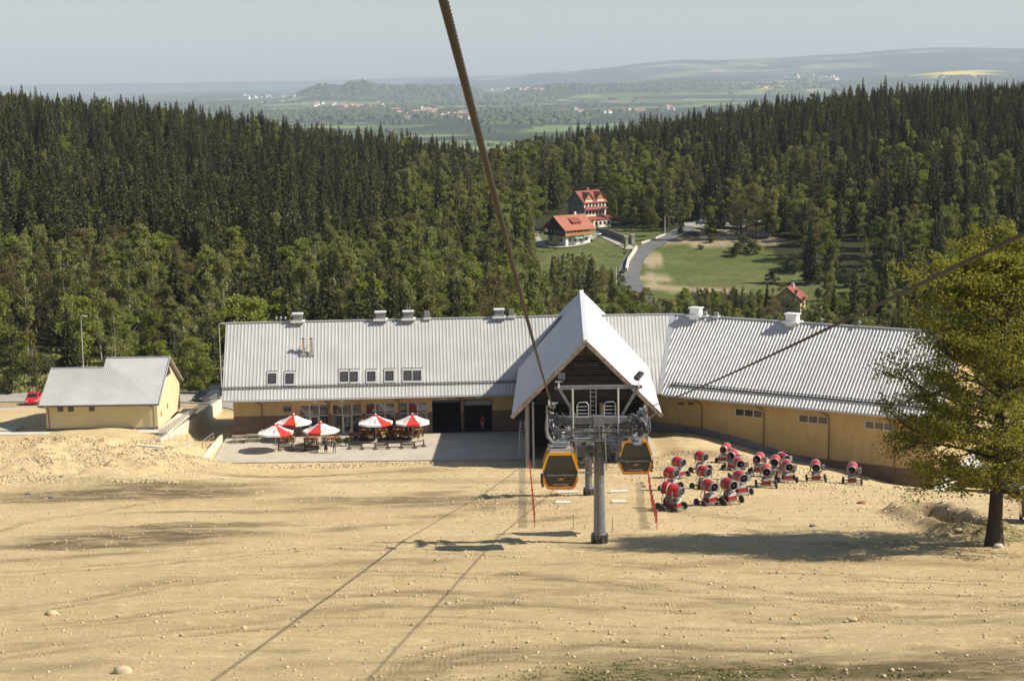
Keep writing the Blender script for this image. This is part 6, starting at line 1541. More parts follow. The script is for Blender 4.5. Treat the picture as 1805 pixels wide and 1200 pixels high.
# parasols in front of the chalet, stone wall and gate pillars
for px, py, lb in ((1014, 432, 'green parasol in front of the chalet inn, nearest its corner'), (1029, 429, 'small green parasol in the middle of the chalet front'), (1047, 425, 'green parasol at the right end of the chalet front')):
    q = gp(px, py); t = thing('green_parasol', lb, 'parasol', (q[0], q[1], tz(*q)), 0, 'green parasols at the inn'); m2 = MB(); m2.lathe([(2.0, 2.1), (1.0, 2.6), (0, 2.95)], 8); m2.build('canopy', 'green_canvas', t); m2 = MB(); m2.tube([(0, 0, 0), (0, 0, 2.9)], .04, 6); m2.build('pole', 'pale_steel', t); m2 = MB(); m2.lathe([(2.01, 1.9), (2.01, 2.12)], 8, cap=False); m2.build('valance', 'white_canvas', t)
def draped_wall(name, pxs, h, w, matn, label):
    pts = [gp(*q) for q in pxs]; m2 = MB()
    for (a, b) in zip(pts[:-1], pts[1:]):
        n = max(1, int(math.hypot(b[0] - a[0], b[1] - a[1]) / 2))
        for k in range(n):
            f0, f1 = k / n, (k + 1) / n; A_ = (a[0] + (b[0] - a[0]) * f0, a[1] + (b[1] - a[1]) * f0); B_ = (a[0] + (b[0] - a[0]) * f1, a[1] + (b[1] - a[1]) * f1)
            za, zb_ = tz(*A_) - .3, tz(*B_) - .3; m2.bar((A_[0], A_[1], za + (h + .3) / 2), (B_[0], B_[1], zb_ + (h + .3) / 2), w, h + .3)
    tag(m2.build(name, matn), label, 'wall')
draped_wall('stone_wall', [(1052, 412), (1080, 419), (1112, 431)], 1.8, .5, 'stone_wall', 'dark stone garden wall running from the chalet to the gate pillar')
draped_wall('stone_wall', [(1104, 480), (1108, 462), (1122, 440)], 1.1, .5, 'pale_concrete', 'low pale stone parapet along the left side of the asphalt road')
draped_wall('stone_wall', [(1130, 430), (1150, 424), (1172, 415)], .5, .4, 'pale_concrete', 'low pale kerb wall climbing beside the road to the concrete pole')
for px, py, lb in ((1104, 434, 'pale gate pillar on the chalet side of the drive'), (1116, 431, 'pale gate pillar at the roadside end of the stone wall')):
    q = gp(px, py); m2 = MB(); m2.box((0, 0, 1.2), (.9, .9, 2.6)); m2.box((0, 0, 2.6), (1.1, 1.1, .25)); tag(m2.build('gate_pillar', 'pale_concrete', None, loc=(q[0], q[1], tz(*q))), lb, 'pillar', 'gate pillars')
yt, yr = house('yellow_house', 1392, 538, 398, R(-20), 6.0, 6.0, 3.0, 2.5, 'small yellow house with dark red roof half hidden by trees', 'pale_yellow_render', 'dark_red_tile', over=.6)
for z in (1.6,): win(yt, 0, -3.05, z, .9, 1.1, 'y', 'white_frame', -1); win(yt, 3.05, 0, z, .9, 1.1, 'x')
m2 = MB(); m2.box((.5, .8, 5.6), (.6, .6, 1.0)); m2.build('chimney', 'white_plaster', yr)
# ------------------------------------------------------------------ villages far off in the plain
vill = []
def fz(x, y): return float(far_z(np.array([x]), np.array([y]))[0])
def plain_at(px, py):
    r = ray(px, py)
    for y in np.geomspace(2600, 24000, 900):
        x = r[0] / r[1] * y; z = CAMZ + r[2] / r[1] * y
        if z < fz(x, y): return x, y
    return x, y
VP = []
for k in range(46): VP.append((rnd.uniform(700, 835), rnd.gauss(203, 3.0), 1))
for k in range(26): VP.append((rnd.uniform(545, 680), rnd.gauss(188, 2.5), 0))
for k in range(14): VP.append((rnd.uniform(430, 520), rnd.gauss(171, 2.5), 0))
for k in range(12): VP.append((rnd.uniform(860, 960), rnd.gauss(160, 3), 0))
for k in range(12): VP.append((rnd.uniform(980, 1250), rnd.gauss(196, 5), 0))
for k in range(14): VP.append((rnd.uniform(1380, 1480), rnd.gauss(137, 3), 0))
hm = {}
for i, (px, py, big) in enumerate(VP):
    x, y = plain_at(px, py); s = rnd.uniform(.8, 1.5) * (y / 7000.0) ** .5
    key = i % 4
    if key not in hm:
        m2 = MB().use(('far_house_white', 'cream_plaster', 'far_house_white', 'white_plaster')[key]); w, l, h = 13, (16, 20, 26, 18)[key], 6.5; m2.box((0, 0, h / 2), (l, w, h)); m2.slab([(-l / 2 + .01, -w / 2, h), (-l / 2 + .01, w / 2, h), (-l / 2 + .01, 0, h + 5.4)], (.3, 0, 0)); m2.slab([(l / 2 - .3, -w / 2, h), (l / 2 - .3, w / 2, h), (l / 2 - .3, 0, h + 5.4)], (.29, 0, 0))
        m2.use('far_house_roof' if key != 3 else 'grey_slate')
        for sy in (-1, 1): m2.slab([(-l / 2 - .6, 0, h + 5.6), (l / 2 + .6, 0, h + 5.6), (l / 2 + .6, sy * (w / 2 + .8), h - .6), (-l / 2 - .6, sy * (w / 2 + .8), h - .6)], (0, 0, .4))
        o = m2.build('distant_house', None); hm[key] = o
    else: o = hm[key].copy(); COL.objects.link(o)
    o.location = (x, y, fz(x, y) - .3); o.rotation_euler = (0, 0, rnd.uniform(0, 3.1)); o.scale = (s, s, s)
    zone = 'in the large village left of the thick rope' if 690 < px < 840 and py > 195 else ('in the scattered village left of the large one' if px < 690 and py > 180 else ('near the far left village' if px < 540 else ('on the plain right of the thick rope' if px < 1300 else 'in the small town below the right upland')))
    tag(o, 'tiny pale house ' + zone, 'house', 'far village houses')
x, y = plain_at(752, 201); t = thing('village_church', 'white village church with a thin steeple far off in the plain', 'church', (x, y, fz(x, y)), .4)
m2 = MB(); m2.box((0, 0, 9), (38, 17, 18)); m2.build('nave', 'far_house_white', t); m2 = MB(); m2.slab([(-20, -9.5, 17), (-20, 9.5, 17), (-20, 0, 27)], (40, 0, 0)); m2.build('roof', 'far_house_roof', t); m2 = MB(); m2.box((-22, 0, 16), (9, 9, 34)); m2.use('far_house_white'); m2.build('tower', 'far_house_white', t); m2 = MB(); m2.lathe([(6.2, 33), (2.5, 42), (0, 56)], 8, Matrix.Translation((-22, 0, 0))); m2.build('steeple', 'grey_slate', t)
for px, py, ln, lb in ((823, 204, 70, 'long white farm building right of the church'), (697, 196, 45, 'long orange roofed building left of the church'), (876, 158, 60, 'bright white long hall right of the thick rope')):
    x, y = plain_at(px, py); m2 = MB().use('far_house_white'); m2.box((0, 0, 5), (ln, 18, 10)); m2.use('far_house_roof'); m2.slab([(-ln / 2 - 1, -10, 9), (-ln / 2 - 1, 10, 9), (-ln / 2 - 1, 0, 15)], (ln + 2, 0, 0)); o = m2.build('distant_hall', None, None, loc=(x, y, fz(x, y))); tag(o, lb, 'hall')
# woods and hedges far off: lumps of tree crowns over the plain
rg = np.random.default_rng(5)
N_ = 46000
yy = np.exp(rg.uniform(np.log(3000), np.log(15000), N_)); xx = (rg.uniform(-1, 1, N_) * .31) * yy
msk = fbm(xx / 620 + 31, yy / 1500 + 7, 4)
line = np.abs(((xx * .25 + yy) / 900.0) % 1 - .5) < .012
keep = (msk > .56) | (line & (rg.random(N_) > .3)) | ((np.abs(yy - 13000) < 900) & (far_z(xx, yy) > -85))
pj, pk = proj(xx, yy, far_z(xx, yy))
xx, yy = xx[keep], yy[keep]
zz = far_z(xx, yy); hh = rg.uniform(7, 16, len(xx)); ww = rg.uniform(7, 18, len(xx)) * (yy / 7000.0) ** .4
base = np.array([[-1, -.6, 0], [0, -1, 0], [1, -.6, 0], [1, .7, 0], [0, 1, 0], [-1, .7, 0], [-.7, -.4, .75], [.1, -.7, .85], [.8, -.3, .7], [.6, .5, .8], [-.1, .7, .7], [-.8, .4, .8], [0, 0, 1.0]])
tri = []
for i in range(6): j = (i + 1) % 6; tri += [(i, j, 6 + j), (i, 6 + j, 6 + i), (6 + i, 6 + j, 12)]
tri = np.array(tri)
ang = rg.uniform(0, 6.28, len(xx)); ca, sa = np.cos(ang)[:, None], np.sin(ang)[:, None]
jit = 1 + .25 * rg.standard_normal((len(xx), 13))
bx, by = base[None, :, 0] * jit * ww[:, None], base[None, :, 1] * jit * ww[:, None]
V = np.stack([bx * ca - by * sa + xx[:, None], bx * sa + by * ca + yy[:, None], base[None, :, 2] * hh[:, None] * np.maximum(.6, jit) + zz[:, None] - 1], -1).reshape(-1, 3)
Fw = (tri[None] + (np.arange(len(xx)) * 13)[:, None, None]).reshape(-1, 3)
mat('far_wood', (0.040, 0.058, 0.024), 0.95, 0, (0.070, 0.085, 0.030), 0.004)
tag(link('far_woods', np_mesh('far_woods', V, Fw, ['far_wood'], smooth=False)), 'distant woods and hedgerows scattered over the farmland', 'woods', kind='stuff')
# ------------------------------------------------------------------ trees
def cards(C, size, rg, flat=0.0, aspect=1.0, dirs=None):
    """one four sided leaf spray per centre; flat = how level the sprays lie"""
    n = len(C); a = rg.normal(size=(n, 3)); a[:, 2] *= (1 - flat)
    if dirs is not None: a = a * .45 + dirs
    a /= np.linalg.norm(a, axis=1, keepdims=True)
    b = rg.normal(size=(n, 3)); b[:, 2] *= (1 - flat); b -= (a * b).sum(1, keepdims=True) * a; b /= np.linalg.norm(b, axis=1, keepdims=True) + 1e-9
    s = (size * rg.uniform(.6, 1.4, n) if np.isscalar(size) else size * rg.uniform(.7, 1.3, n))[:, None]
    V = np.stack([C - a * s, C + b * s * .55 * aspect - a * s * .1, C + a * s, C - b * s * .55 * aspect + a * s * .15], 1).reshape(-1, 3)
    return V
def quads(n): return np.arange(n * 4).reshape(-1, 4)
def spruce_crown(seed, H=20.0, Rb=2.9, whorls=30, nb=8, per=5, size=.5, base=.12, sparse=0.0):
    rg = np.random.default_rng(seed); C = []; D = []
    for i in range(whorls):
        t = base + (1 - base) * (i / (whorls - 1)) ** .92
        z = H * t; Rr = Rb * (1 - t) ** .82 * rg.uniform(.82, 1.15) + .12
        if t < .28: Rr *= .55 + 1.6 * t
        k = max(4, int(nb * (1 - .45 * t)))
        for j in range(k):
            if rg.random() < sparse: continue
            az = 2 * math.pi * (j + rg.uniform(-.35, .35)) / k + i * 2.4; L_ = Rr * rg.uniform(.72, 1.15)
            m_ = max(2, int(per * L_ / Rb + 1.5))
            for q in range(m_):
                s = (q + rg.random()) / m_; s = .15 + .85 * s
                z2 = z - (.42 * s - .16 * s * s) * L_ + rg.normal() * .08
                C.append((math.cos(az) * L_ * s, math.sin(az) * L_ * s, z2)); D.append((math.cos(az) + rg.normal() * .45, math.sin(az) + rg.normal() * .45, -.42 + rg.normal() * .25))
    C.append((0, 0, H)); D.append((0, 0, 1.0))
    C = np.array(C); D = np.array(D); sz = size * (.55 + .6 * (1 - C[:, 2] / H))
    return cards(C, sz, rg, dirs=D, aspect=1.25)
def blob_crown(seed, H=14.0, Rr=3.2, n_cl=26, per=110, size=.26, low=.22, narrow=1.0, droop=0.0):
    rg = np.random.default_rng(seed); C = []
    for i in range(n_cl):
        t = rg.uniform(low, .97); prof = math.sin(math.pi * min(1, max(.06, (t - low + .12) / (1.12 - low)))) ** .75
        az = rg.uniform(0, 6.28); rr = Rr * narrow * prof * math.sqrt(rg.random()) * .85
        c = np.array([math.cos(az) * rr, math.sin(az) * rr, H * t]); cs = rg.uniform(.55, 1.1) * (.45 + .3 * prof) * Rr * .62
        p = rg.normal(size=(per, 3)); p /= np.linalg.norm(p, axis=1, keepdims=True); p *= (rg.random((per, 1)) ** .45) * cs * np.array([1, 1, .62 + droop])
        p[:, 2] -= droop * rg.random(per) * cs
        C.append(p + c)
    return cards(np.concatenate(C), size, rg, flat=.25)
def limbs(seed, H, r, n=14, low=.2, spread=.55, upb=.6, tip=.85):
    rg = random.Random(seed); mb = MB(); pts = []; x = y = 0
    for k in range(7): pts.append((x, y, H * tip * k / 6)); x += rg.uniform(-.12, .12) * H / 14; y += rg.uniform(-.12, .12) * H / 14
    mb.tube(pts, [r * (1 - .9 * k / 6) + .01 for k in range(7)], 7)
    for i in range(n):
        t = low + (.95 - low) * i / n; z = H * tip * t; k = min(5, int(t * 6)); f_ = t * 6 - k; bx = pts[k][0] + (pts[k + 1][0] - pts[k][0]) * f_; by = pts[k][1] + (pts[k + 1][1] - pts[k][1]) * f_
        az = rg.uniform(0, 6.28); L_ = H * spread * .33 * (1.1 - t); q1 = (bx + math.cos(az) * L_ * .5, by + math.sin(az) * L_ * .5, z + L_ * upb * .5); q2 = (bx + math.cos(az) * L_, by + math.sin(az) * L_, z + L_ * upb * 1.1)
        mb.tube([(bx, by, z), q1, q2], [r * .32 * (1 - t) + .02, r * .2 * (1 - t) + .015, .01], 5)
    return mb
def trunk_np(mb): return mb
TREES = {}
def mk_kind(key, crown_V, crown_mat, trunk_mb, bark_m, H):
    cme = np_mesh('crown', crown_V, quads(len(crown_V) // 4), [crown_mat]); o = trunk_mb.build('trunk', bark_m); tme = o.data; COL.objects.unlink(o); bpy.data.objects.remove(o)
    TREES[key] = (cme, tme, H)
for s_ in range(6): mk_kind('spruce%d' % s_, spruce_crown(s_, 20, (3.9, 4.3, 3.4, 4.6, 3.6, 3.1)[s_], (34, 32, 36, 30, 34, 34)[s_], 12, 10, .50, sparse=(.05, .12, .08, .15, .22, .3)[s_]), 'spruce_needles', limbs(s_, 20, .20, 10, .05, .35, -.1, .97), 'bark', 20)
for s_ in range(4): mk_kind('leafy%d' % s_, blob_crown(20 + s_, 13, (3.3, 3.8, 2.8, 3.4)[s_], 34, 130, .21, .12), 'spring_leaves', limbs(s_ + 9, 13, .19, 22, .12, .8), 'bark', 13)
for s_ in range(4): mk_kind('birch%d' % s_, blob_crown(40 + s_, 15, (2.2, 2.6, 1.9, 2.4)[s_], 34, 100, .18, .16, droop=.35), 'birch_leaves', limbs(s_ + 19, 15, .13, 24, .18, .55, .9, .96), 'birch_bark', 15)
for s_ in range(2): mk_kind('budding%d' % s_, blob_crown(60 + s_, 14, (3.2, 3.6)[s_], 34, 95, .15, .15), 'brown_buds', limbs(s_ + 29, 14, .2, 40, .12, .95), 'bark', 14)
for s_ in range(2): mk_kind('bush%d' % s_, blob_crown(70 + s_, 4, 2.4, 22, 90, .16, .08), 'shrub_leaves', limbs(s_ + 39, 4, .07, 16, .05, 1.5, .9), 'bark', 4)

# keep-clear outlines in the view: what must stay visible between the trees
CLEAR = [[(1200, 424), (1290, 428), (1345, 436), (1400, 455), (1440, 478), (1430, 500), (1380, 512), (1300, 500), (1200, 505), (1150, 500), (1140, 447)], [(1128, 480), (1140, 447), (1160, 432), (1200, 424), (1290, 424), (1335, 436), (1360, 455), (1330, 475), (1230, 492), (1180, 505), (1150, 500)],
         [(1094, 482), (1102, 455), (1125, 435), (1160, 418), (1205, 395), (1320, 384), (1325, 400), (1230, 410), (1180, 428), (1150, 445), (1130, 475), (1128, 500), (1102, 500)],
         [(936, 445), (934, 395), (980, 376), (1000, 372), (1000, 342), (1070, 335), (1076, 400), (1135, 400), (1120, 425), (1115, 445), (1020, 442)],
         [(1125, 500), (1180, 505), (1200, 520), (1150, 515)], [(1376, 500), (1412, 500), (1412, 545), (1376, 545)], [(935, 400), (955, 398), (958, 428), (935, 425)],
         [(1040, 440), (1100, 440), (1092, 470), (1055, 462)], [(945, 440), (972, 440), (970, 475), (948, 470)]]
SKY = [(-60, 158), (0, 160), (60, 163), (130, 170), (300, 183), (400, 194), (500, 208), (600, 222), (700, 232), (780, 246), (850, 258), (880, 256), (940, 238), (1000, 226), (1100, 208), (1200, 196), (1300, 183), (1400, 168), (1500, 156), (1600, 150), (1700, 148), (1805, 146), (1900, 142)]
sx_k, sy_k = np.array([q[0] for q in SKY]), np.array([q[1] for q in SKY])
pts = []
rg = np.random.default_rng(21)
yv = 252.0
while yv < 900:
    sp_ = 4.5 + (yv - 252) * .0036
    hw = .315 * yv + 14
    n = int(2 * hw / sp_)
    for k in range(n):
        x = -hw + (k + .5) * 2 * hw / n + rg.uniform(-.48, .48) * sp_; y = yv + rg.uniform(-.5, .5) * sp_
        pts.append((x, y))
    yv += sp_
pts = np.array(pts); TZ = terr(pts[:, 0], pts[:, 1]); BX, BY = proj(pts[:, 0], pts[:, 1], TZ)
NZ = fbm(pts[:, 0] / 28 + 3, pts[:, 1] / 45, 3); NZ2 = fbm(pts[:, 0] / 11 + 13, pts[:, 1] / 16, 2)
near_keep = []
ROADZ = np.array(road_pts)
def kind_for(px, py, x, y, n1, n2):
    """species by place: conifers on both hills, birch and beech in the hollow and along the edges"""
    r = rg.random()
    con = .90
    # yellow green margin at the lower left
    if py > 525 - .14 * max(0, px - 400) + 60 * (n2 - .5) and px < 900: con = (.12 if px < 330 else .36) if n1 < .54 else (.35 if px < 330 else .62)
    if 700 < px < 960 and 330 < py < 640: con = .10
    if 840 < px < 960 and py > 280: con = .10
    if 960 <= px < 1330 and 300 < py < 420: con = .10 if px < 1160 else .35
    if px >= 900 and py > 425: con = .14
    if px > 1230 and 380 < py < 520: con = .35
    if px > 1500 and py > 330: con = .45
    if 1250 < px < 1700 and 300 < py <= 400: con = .6
    if py <= 300: con = .95 if not (820 < px < 960) else .6
    if r < con: return 'spruce%d' % (rg.integers(0, 6))
    if r < con + (1 - con) * .48: return 'birch%d' % rg.integers(0, 4)
    if r < con + (1 - con) * .86: return 'leafy%d' % rg.integers(0, 4)
    return 'budding%d' % rg.integers(0, 2)
inst = []
polys = CLEAR
for i in range(len(pts)):
    x, y, z = pts[i, 0], pts[i, 1], TZ[i]; px, py = BX[i], BY[i]
    if px < -70 or px > 1880: continue
    if any(inpoly(px, py, q) for q in polys): continue
    if (1125 < px < 1560 and 424 < py < 545):     # meadow and its scrub
        if rg.random() > (.05 if px < 1330 else .30): continue
    if y < 262 and x > -34: continue
    if y < 268 and rg.random() < .35: continue
    if x < -40 and y < 262 and rg.random() < .75: continue
    if np.min(np.hypot(ROADZ[:, 0] - x, ROADZ[:, 1] - y)) < 6: continue
    if 850 < px < 960 and 268 < py < 420 and rg.random() < .25: continue
    if 1130 < px < 1290 and 330 < py < 384 and rg.random() < .45: continue
    kd = kind_for(px, py, x, y, NZ[i], NZ2[i]); con = kd.startswith('spruce')
    H0 = TREES[kd][2]
    s = (rg.uniform(.56, .98) if con else rg.uniform(.62, 1.12))
    if y < 350: s *= 1.0 if not con else .80
    if px > 950 and y < 420: s *= .72
    if rg.random() < .15: s *= .65
    # tip must stay under the skyline of the photo and out of the clearings
    tx, ty = proj(x, y, z + H0 * s)
    lim = np.interp(px, sx_k, sy_k) + rg.normal() * 9 + 7
    if ty < lim:
        f_ = (py - lim) / (py - ty); s *= f_
        if s < .42: continue
    ok = True
    for q in polys:
        for fr in (1.0, .72, .45):
            for tries in range(6):
                tx, ty = proj(x, y, z + H0 * s * fr)
                if inpoly(tx, ty, q): s *= .84
                else: break
    if s < (.30 if con else .26): continue
    inst.append((x, y, z, s, rg.uniform(0, 6.28), kd, px, py))
inst.sort(key=lambda q: q[1])
print('trees', len(inst))
def zone(px, y):
    if px < 400: return 'left of the long white roof'
    if px < 700: return 'behind the left half of the long roof'
    if px < 960: return 'behind the roof left of the steep gable'
    if px < 1160: return 'behind the steep white gable'
    if px < 1420: return 'behind the right wing'
    return 'behind the big beech at the right'
LBL = {'spruce': 'dark green spruce in the wood ', 'birch': 'slender pale green birch in the wood ', 'leafy': 'round yellow green tree in the wood ', 'budding': 'brownish budding tree in the wood ', 'bush': 'low grey green bush growing '}
NAMES = {'spruce': 'spruce_tree', 'birch': 'birch_tree', 'leafy': 'leafy_tree', 'budding': 'budding_tree', 'bush': 'bush'}
CATS = {'spruce': 'spruce', 'birch': 'birch', 'leafy': 'leafy tree', 'budding': 'leafy tree', 'bush': 'bush'}
cnt = {}; rest = []
def place_tree(kd, x, y, z, s, rz, label, sxy=1.0):
    fam = kd.rstrip('0123456789'); cme, tme, H0 = TREES[kd]
    t = thing(NAMES[fam], label, CATS[fam], (x, y, z - .15), rz, NAMES[fam].replace('_', ' ') + 's in the woods'); t.scale = (s * sxy, s * sxy, s); t.rotation_euler = (R(rnd.uniform(-2, 2)), R(rnd.uniform(-2, 2)), rz)
    link('trunk', tme, t); link('crown', cme, t); return t
for q in inst:
    fam = q[5].rstrip('0123456789'); c = cnt.get(fam, 0)
    lim = 290 if fam in ('spruce', 'birch', 'leafy') else 200
    if c < lim: cnt[fam] = c + 1; place_tree(q[5], q[0], q[1], q[2], q[3], q[4], LBL[fam] + zone(q[6], q[1]), rnd.uniform(.85, 1.25))
    else: rest.append(q)
print(cnt, len(rest))
# the many trees beyond the nearest ones: one mass of instances on points
def combined(kd):
    cme, tme, H0 = TREES[kd]
    o1 = bpy.data.objects.new('src_' + kd, cme)
    return o1
def forest_mass(name, kinds, rows, label, cat):
    me = bpy.data.meshes.new(name); n = len(rows); me.vertices.add(n)
    me.vertices.foreach_set('co', np.array([(r[0], r[1], r[2] - .2) for r in rows], np.float32).ravel())
    for nm, ar in (('tree_scale', [r[3] for r in rows]), ('tree_turn', [r[4] for r in rows])): at = me.attributes.new(nm, 'FLOAT', 'POINT'); at.data.foreach_set('value', np.array(ar, np.float32))
    at = me.attributes.new('tree_kind', 'INT', 'POINT'); at.data.foreach_set('value', np.array([kinds.index(r[5]) for r in rows], np.int32))
    o = link(name, me); tag(o, label, cat, kind='stuff')
    ng = bpy.data.node_groups.new(name, 'GeometryNodeTree'); ng.interface.new_socket('Geometry', in_out='INPUT', socket_type='NodeSocketGeometry'); ng.interface.new_socket('Geometry', in_out='OUTPUT', socket_type='NodeSocketGeometry')
    gi = ng.nodes.new('NodeGroupInput'); go = ng.nodes.new('NodeGroupOutput')
    g2i = ng.nodes.new('GeometryNodeGeometryToInstance')
    for kd in reversed(kinds):
        oi = ng.nodes.new('GeometryNodeObjectInfo'); oi.inputs[0].default_value = combined(kd); ng.links.new(oi.outputs['Geometry'], g2i.inputs[0]) if False else None
        g1 = ng.nodes.new('GeometryNodeGeometryToInstance'); ng.links.new(oi.outputs['Geometry'], g1.inputs[0])
        if kd == kinds[-1]: jn = ng.nodes.new('GeometryNodeJoinGeometry')
        ng.links.new(g1.outputs[0], jn.inputs[0])
    ip = ng.nodes.new('GeometryNodeInstanceOnPoints'); ng.links.new(gi.outputs[0], ip.inputs['Points']); ng.links.new(jn.outputs[0], ip.inputs['Instance'])
    ip.inputs['Pick Instance'].default_value = True
    def na(nm, ty):
        a = ng.nodes.new('GeometryNodeInputNamedAttribute'); a.data_type = ty; a.inputs['Name'].default_value = nm
        return [s for s in a.outputs if s.enabled and s.name == 'Attribute'][0]
    ng.links.new(na('tree_kind', 'INT'), ip.inputs['Instance Index']); ng.links.new(na('tree_scale', 'FLOAT'), ip.inputs['Scale'])
    cx_ = ng.nodes.new('ShaderNodeCombineXYZ'); ng.links.new(na('tree_turn', 'FLOAT'), cx_.inputs[2]); ng.links.new(cx_.outputs[0], ip.inputs['Rotation'])
    ng.links.new(ip.outputs[0], go.inputs[0])
    md = o.modifiers.new('forest', 'NODES'); md.node_group = ng
    return o
sk = ['spruce%d' % i for i in range(6)]; dk = ['birch%d' % i for i in range(4)] + ['leafy%d' % i for i in range(4)] + ['budding%d' % i for i in range(2)]
forest_mass('spruce_forest', sk, [r for r in rest if r[5] in sk], 'dense dark spruce forest covering both low hills beyond the station', 'forest')
forest_mass('leafy_forest', dk, [r for r in rest if r[5] in dk], 'pale green birch and beech wood mixed into the spruce forest', 'forest')
# bushes: on the meadow and along the grass left of the station
for px, py, s in ((1312, 445, 1.5), (1300, 452, 1.2), (1330, 448, 1.1), (1400, 480, 1.4), (1385, 476, 1.2), (1420, 470, 1.3), (1255, 428, .8), (1440, 500, 1.3), (1465, 492, 1.6), (1490, 505, 1.5), (1235, 440, .5), (1360, 500, 1.0), (1560, 520, 1.6)):
    q = gp(px, py); place_tree('bush%d' % (int(px) % 2), q[0], q[1], tz(*q), s * .75, px * .7, 'low grey green bush on the meadow beyond the right wing', 1.1)
for px, py, s, kd in ((20, 690, .9, 'bush0'), (75, 660, .8, 'bush1'), (110, 688, .9, 'bush0'), (180, 680, .7, 'bush1'), (330, 670, 1.0, 'bush1'), (350, 664, .8, 'bush0'), (300, 676, .6, 'bush0'), (20, 650, .8, 'bush1')):
    q = P(px, py, z=-.3); place_tree(kd, q.x, q.y, tz(q.x, q.y), s, px * .3, 'low bush on the rough grass behind the small yellow building')
for px, py, s, kd, lb in ((330, 668, .80, 'birch0', 'thin pale birch between the small building and the long roof'), (285, 700, .62, 'leafy0', 'leafy young tree just behind the ridge of the small building'), (205, 676, .88, 'birch1', 'white stemmed birch rising above the small building roof'), (125, 655, .50, 'spruce1', 'small dark spruce beside the left street lamp'), (60, 690, .62, 'birch2', 'young birch on the rough grass left of the lamp'), (375, 680, .55, 'spruce3', 'small spruce beside the left gable end of the long roof'), (40, 660, .5, 'leafy2', 'leafy sapling at the left edge of the rough grass'), (350, 690, .72, 'leafy1', 'broad pale tree right of the small building')):
    q = P(px, py, z=-.3); place_tree(kd, q.x, q.y, tz(q.x, q.y), s, px * .3, lb)
for px, py, s, kd, lb in ((1380, 556, .62, 'budding0', 'brownish budding tree in front of the little yellow house, left one'), (1402, 562, .50, 'birch2', 'small birch in front of the little yellow house, right one'), (1352, 548, .42, 'spruce2', 'dark spruce left of the little yellow house')):
    q = gp(px, py); q = P(px, 530, d=385); place_tree(kd, q.x, 385, tz(q.x, 385), s, px * .3, lb)
# ------------------------------------------------------------------ the big beech at the right
def beech(px, py, label):
    q = gp(px, py); x, y = q; z = tz(x, y); t = thing('beech_tree', label, 'beech', (x, y, z - .1), 0)
    rg = random.Random(5); nr = np.random.default_rng(8)
    H = P(1745, 402, d=y).z - z
    mb = MB().use('bark'); seg = []
    tp = []; cx = cy_ = 0.0
    for k in range(12): tp.append(Vector((cx, cy_, H * .93 * k / 11))); cx += rg.uniform(-.10, .12); cy_ += rg.uniform(-.1, .1)
    rad = lambda tt: .42 * (1 - tt) ** .8 + .03 + .22 * math.exp(-tt * 30)
    mb.tube([p - Vector((0, 0, .4 if i == 0 else 0)) for i, p in enumerate(tp)], [rad(k / 11) for k in range(12)], 14)
    mb.tube([tp[0] + Vector((0, 0, -.4)), tp[0] + Vector((0, 0, .35)), tp[0] + Vector((0, 0, .7))], [.72, .52, .47], 12)
    leaves = []
    def branch(p, d, L_, r, lev):
        pts = [p]; n = 5 if lev < 2 else 3; dd = d.copy()
        for k in range(n):
            dd = (dd + Vector((rg.uniform(-.22, .22), rg.uniform(-.22, .22), rg.uniform(-.10, .12)))).normalized(); pts.append(pts[-1] + dd * L_ / n)
        mb.tube(pts, [max(.008, r * (1 - .8 * k / n)) for k in range(n + 1)], 6 if lev < 2 else 4, cap=False)
        if lev >= 2:
            for k in range(1, n + 1): leaves.append((pts[k], dd, L_))
            return
        nch = 8 if lev == 0 else 6
        for c in range(nch):
            f_ = .25 + .75 * (c + rg.random()) / nch; i = min(n - 1, int(f_ * n)); o_ = pts[i] + (pts[i + 1] - pts[i]) * (f_ * n - i)
            side_ = 1 if c % 2 else -1; h = Vector((dd.y, -dd.x, 0)); h = h.normalized() if h.length > .01 else Vector((1, 0, 0))
            nd = (dd * .65 + h * side_ * rg.uniform(.5, .95) + Vector((0, 0, rg.uniform(-.45, .45)))).normalized()
            branch(o_, nd, L_ * rg.uniform(.38, .58) * (1.15 - .4 * f_), r * .45, lev + 1)
        leaves.append((pts[-1], dd, L_ * .4))
    nb = 66
    for i in range(nb):
        tt = .20 + .76 * i / nb; k = min(10, int(tt * 11 / .999)); f_ = tt * 11 - k; p = tp[k] + (tp[min(11, k + 1)] - tp[k]) * min(1, f_)
        az = i * 2.399 + rg.uniform(-.3, .3)
        reach = 6.5 * (1 - max(0, (tt - .55) / .52) ** 2.2) * rg.uniform(.45, 1.12)
        if tt < .26: reach *= .8
        up_ = -.12 + .85 * tt ** 1.3 + rg.uniform(-.22, .30)
        branch(p, Vector((math.cos(az), math.sin(az), up_)).normalized(), reach * .92, .05 + .10 * (1 - tt), 0)
    mb.build('trunk', None, t)
    C = []; 
    for p, d, L_ in leaves:
        k = int(7 + L_ * 4.5); pp = nr.normal(size=(k, 3)) * np.array([.24, .24, .14]) * (1 + .3 * L_); C.append(pp + np.array(p))
    C = np.concatenate(C)
    # keep the crown inside its photographed outline (left side is open and ragged)
    V = cards(C, .078, nr, flat=.55, aspect=1.5)
    print('beech leaves', len(C))
    link('crown', np_mesh('crown', V, quads(len(C)), ['beech_leaves']), t)
    return t
beech(1752, 962, 'big spreading beech with a dark trunk at the right, yellow green spring leaves')
q = gp(1752, 962)
bt = None
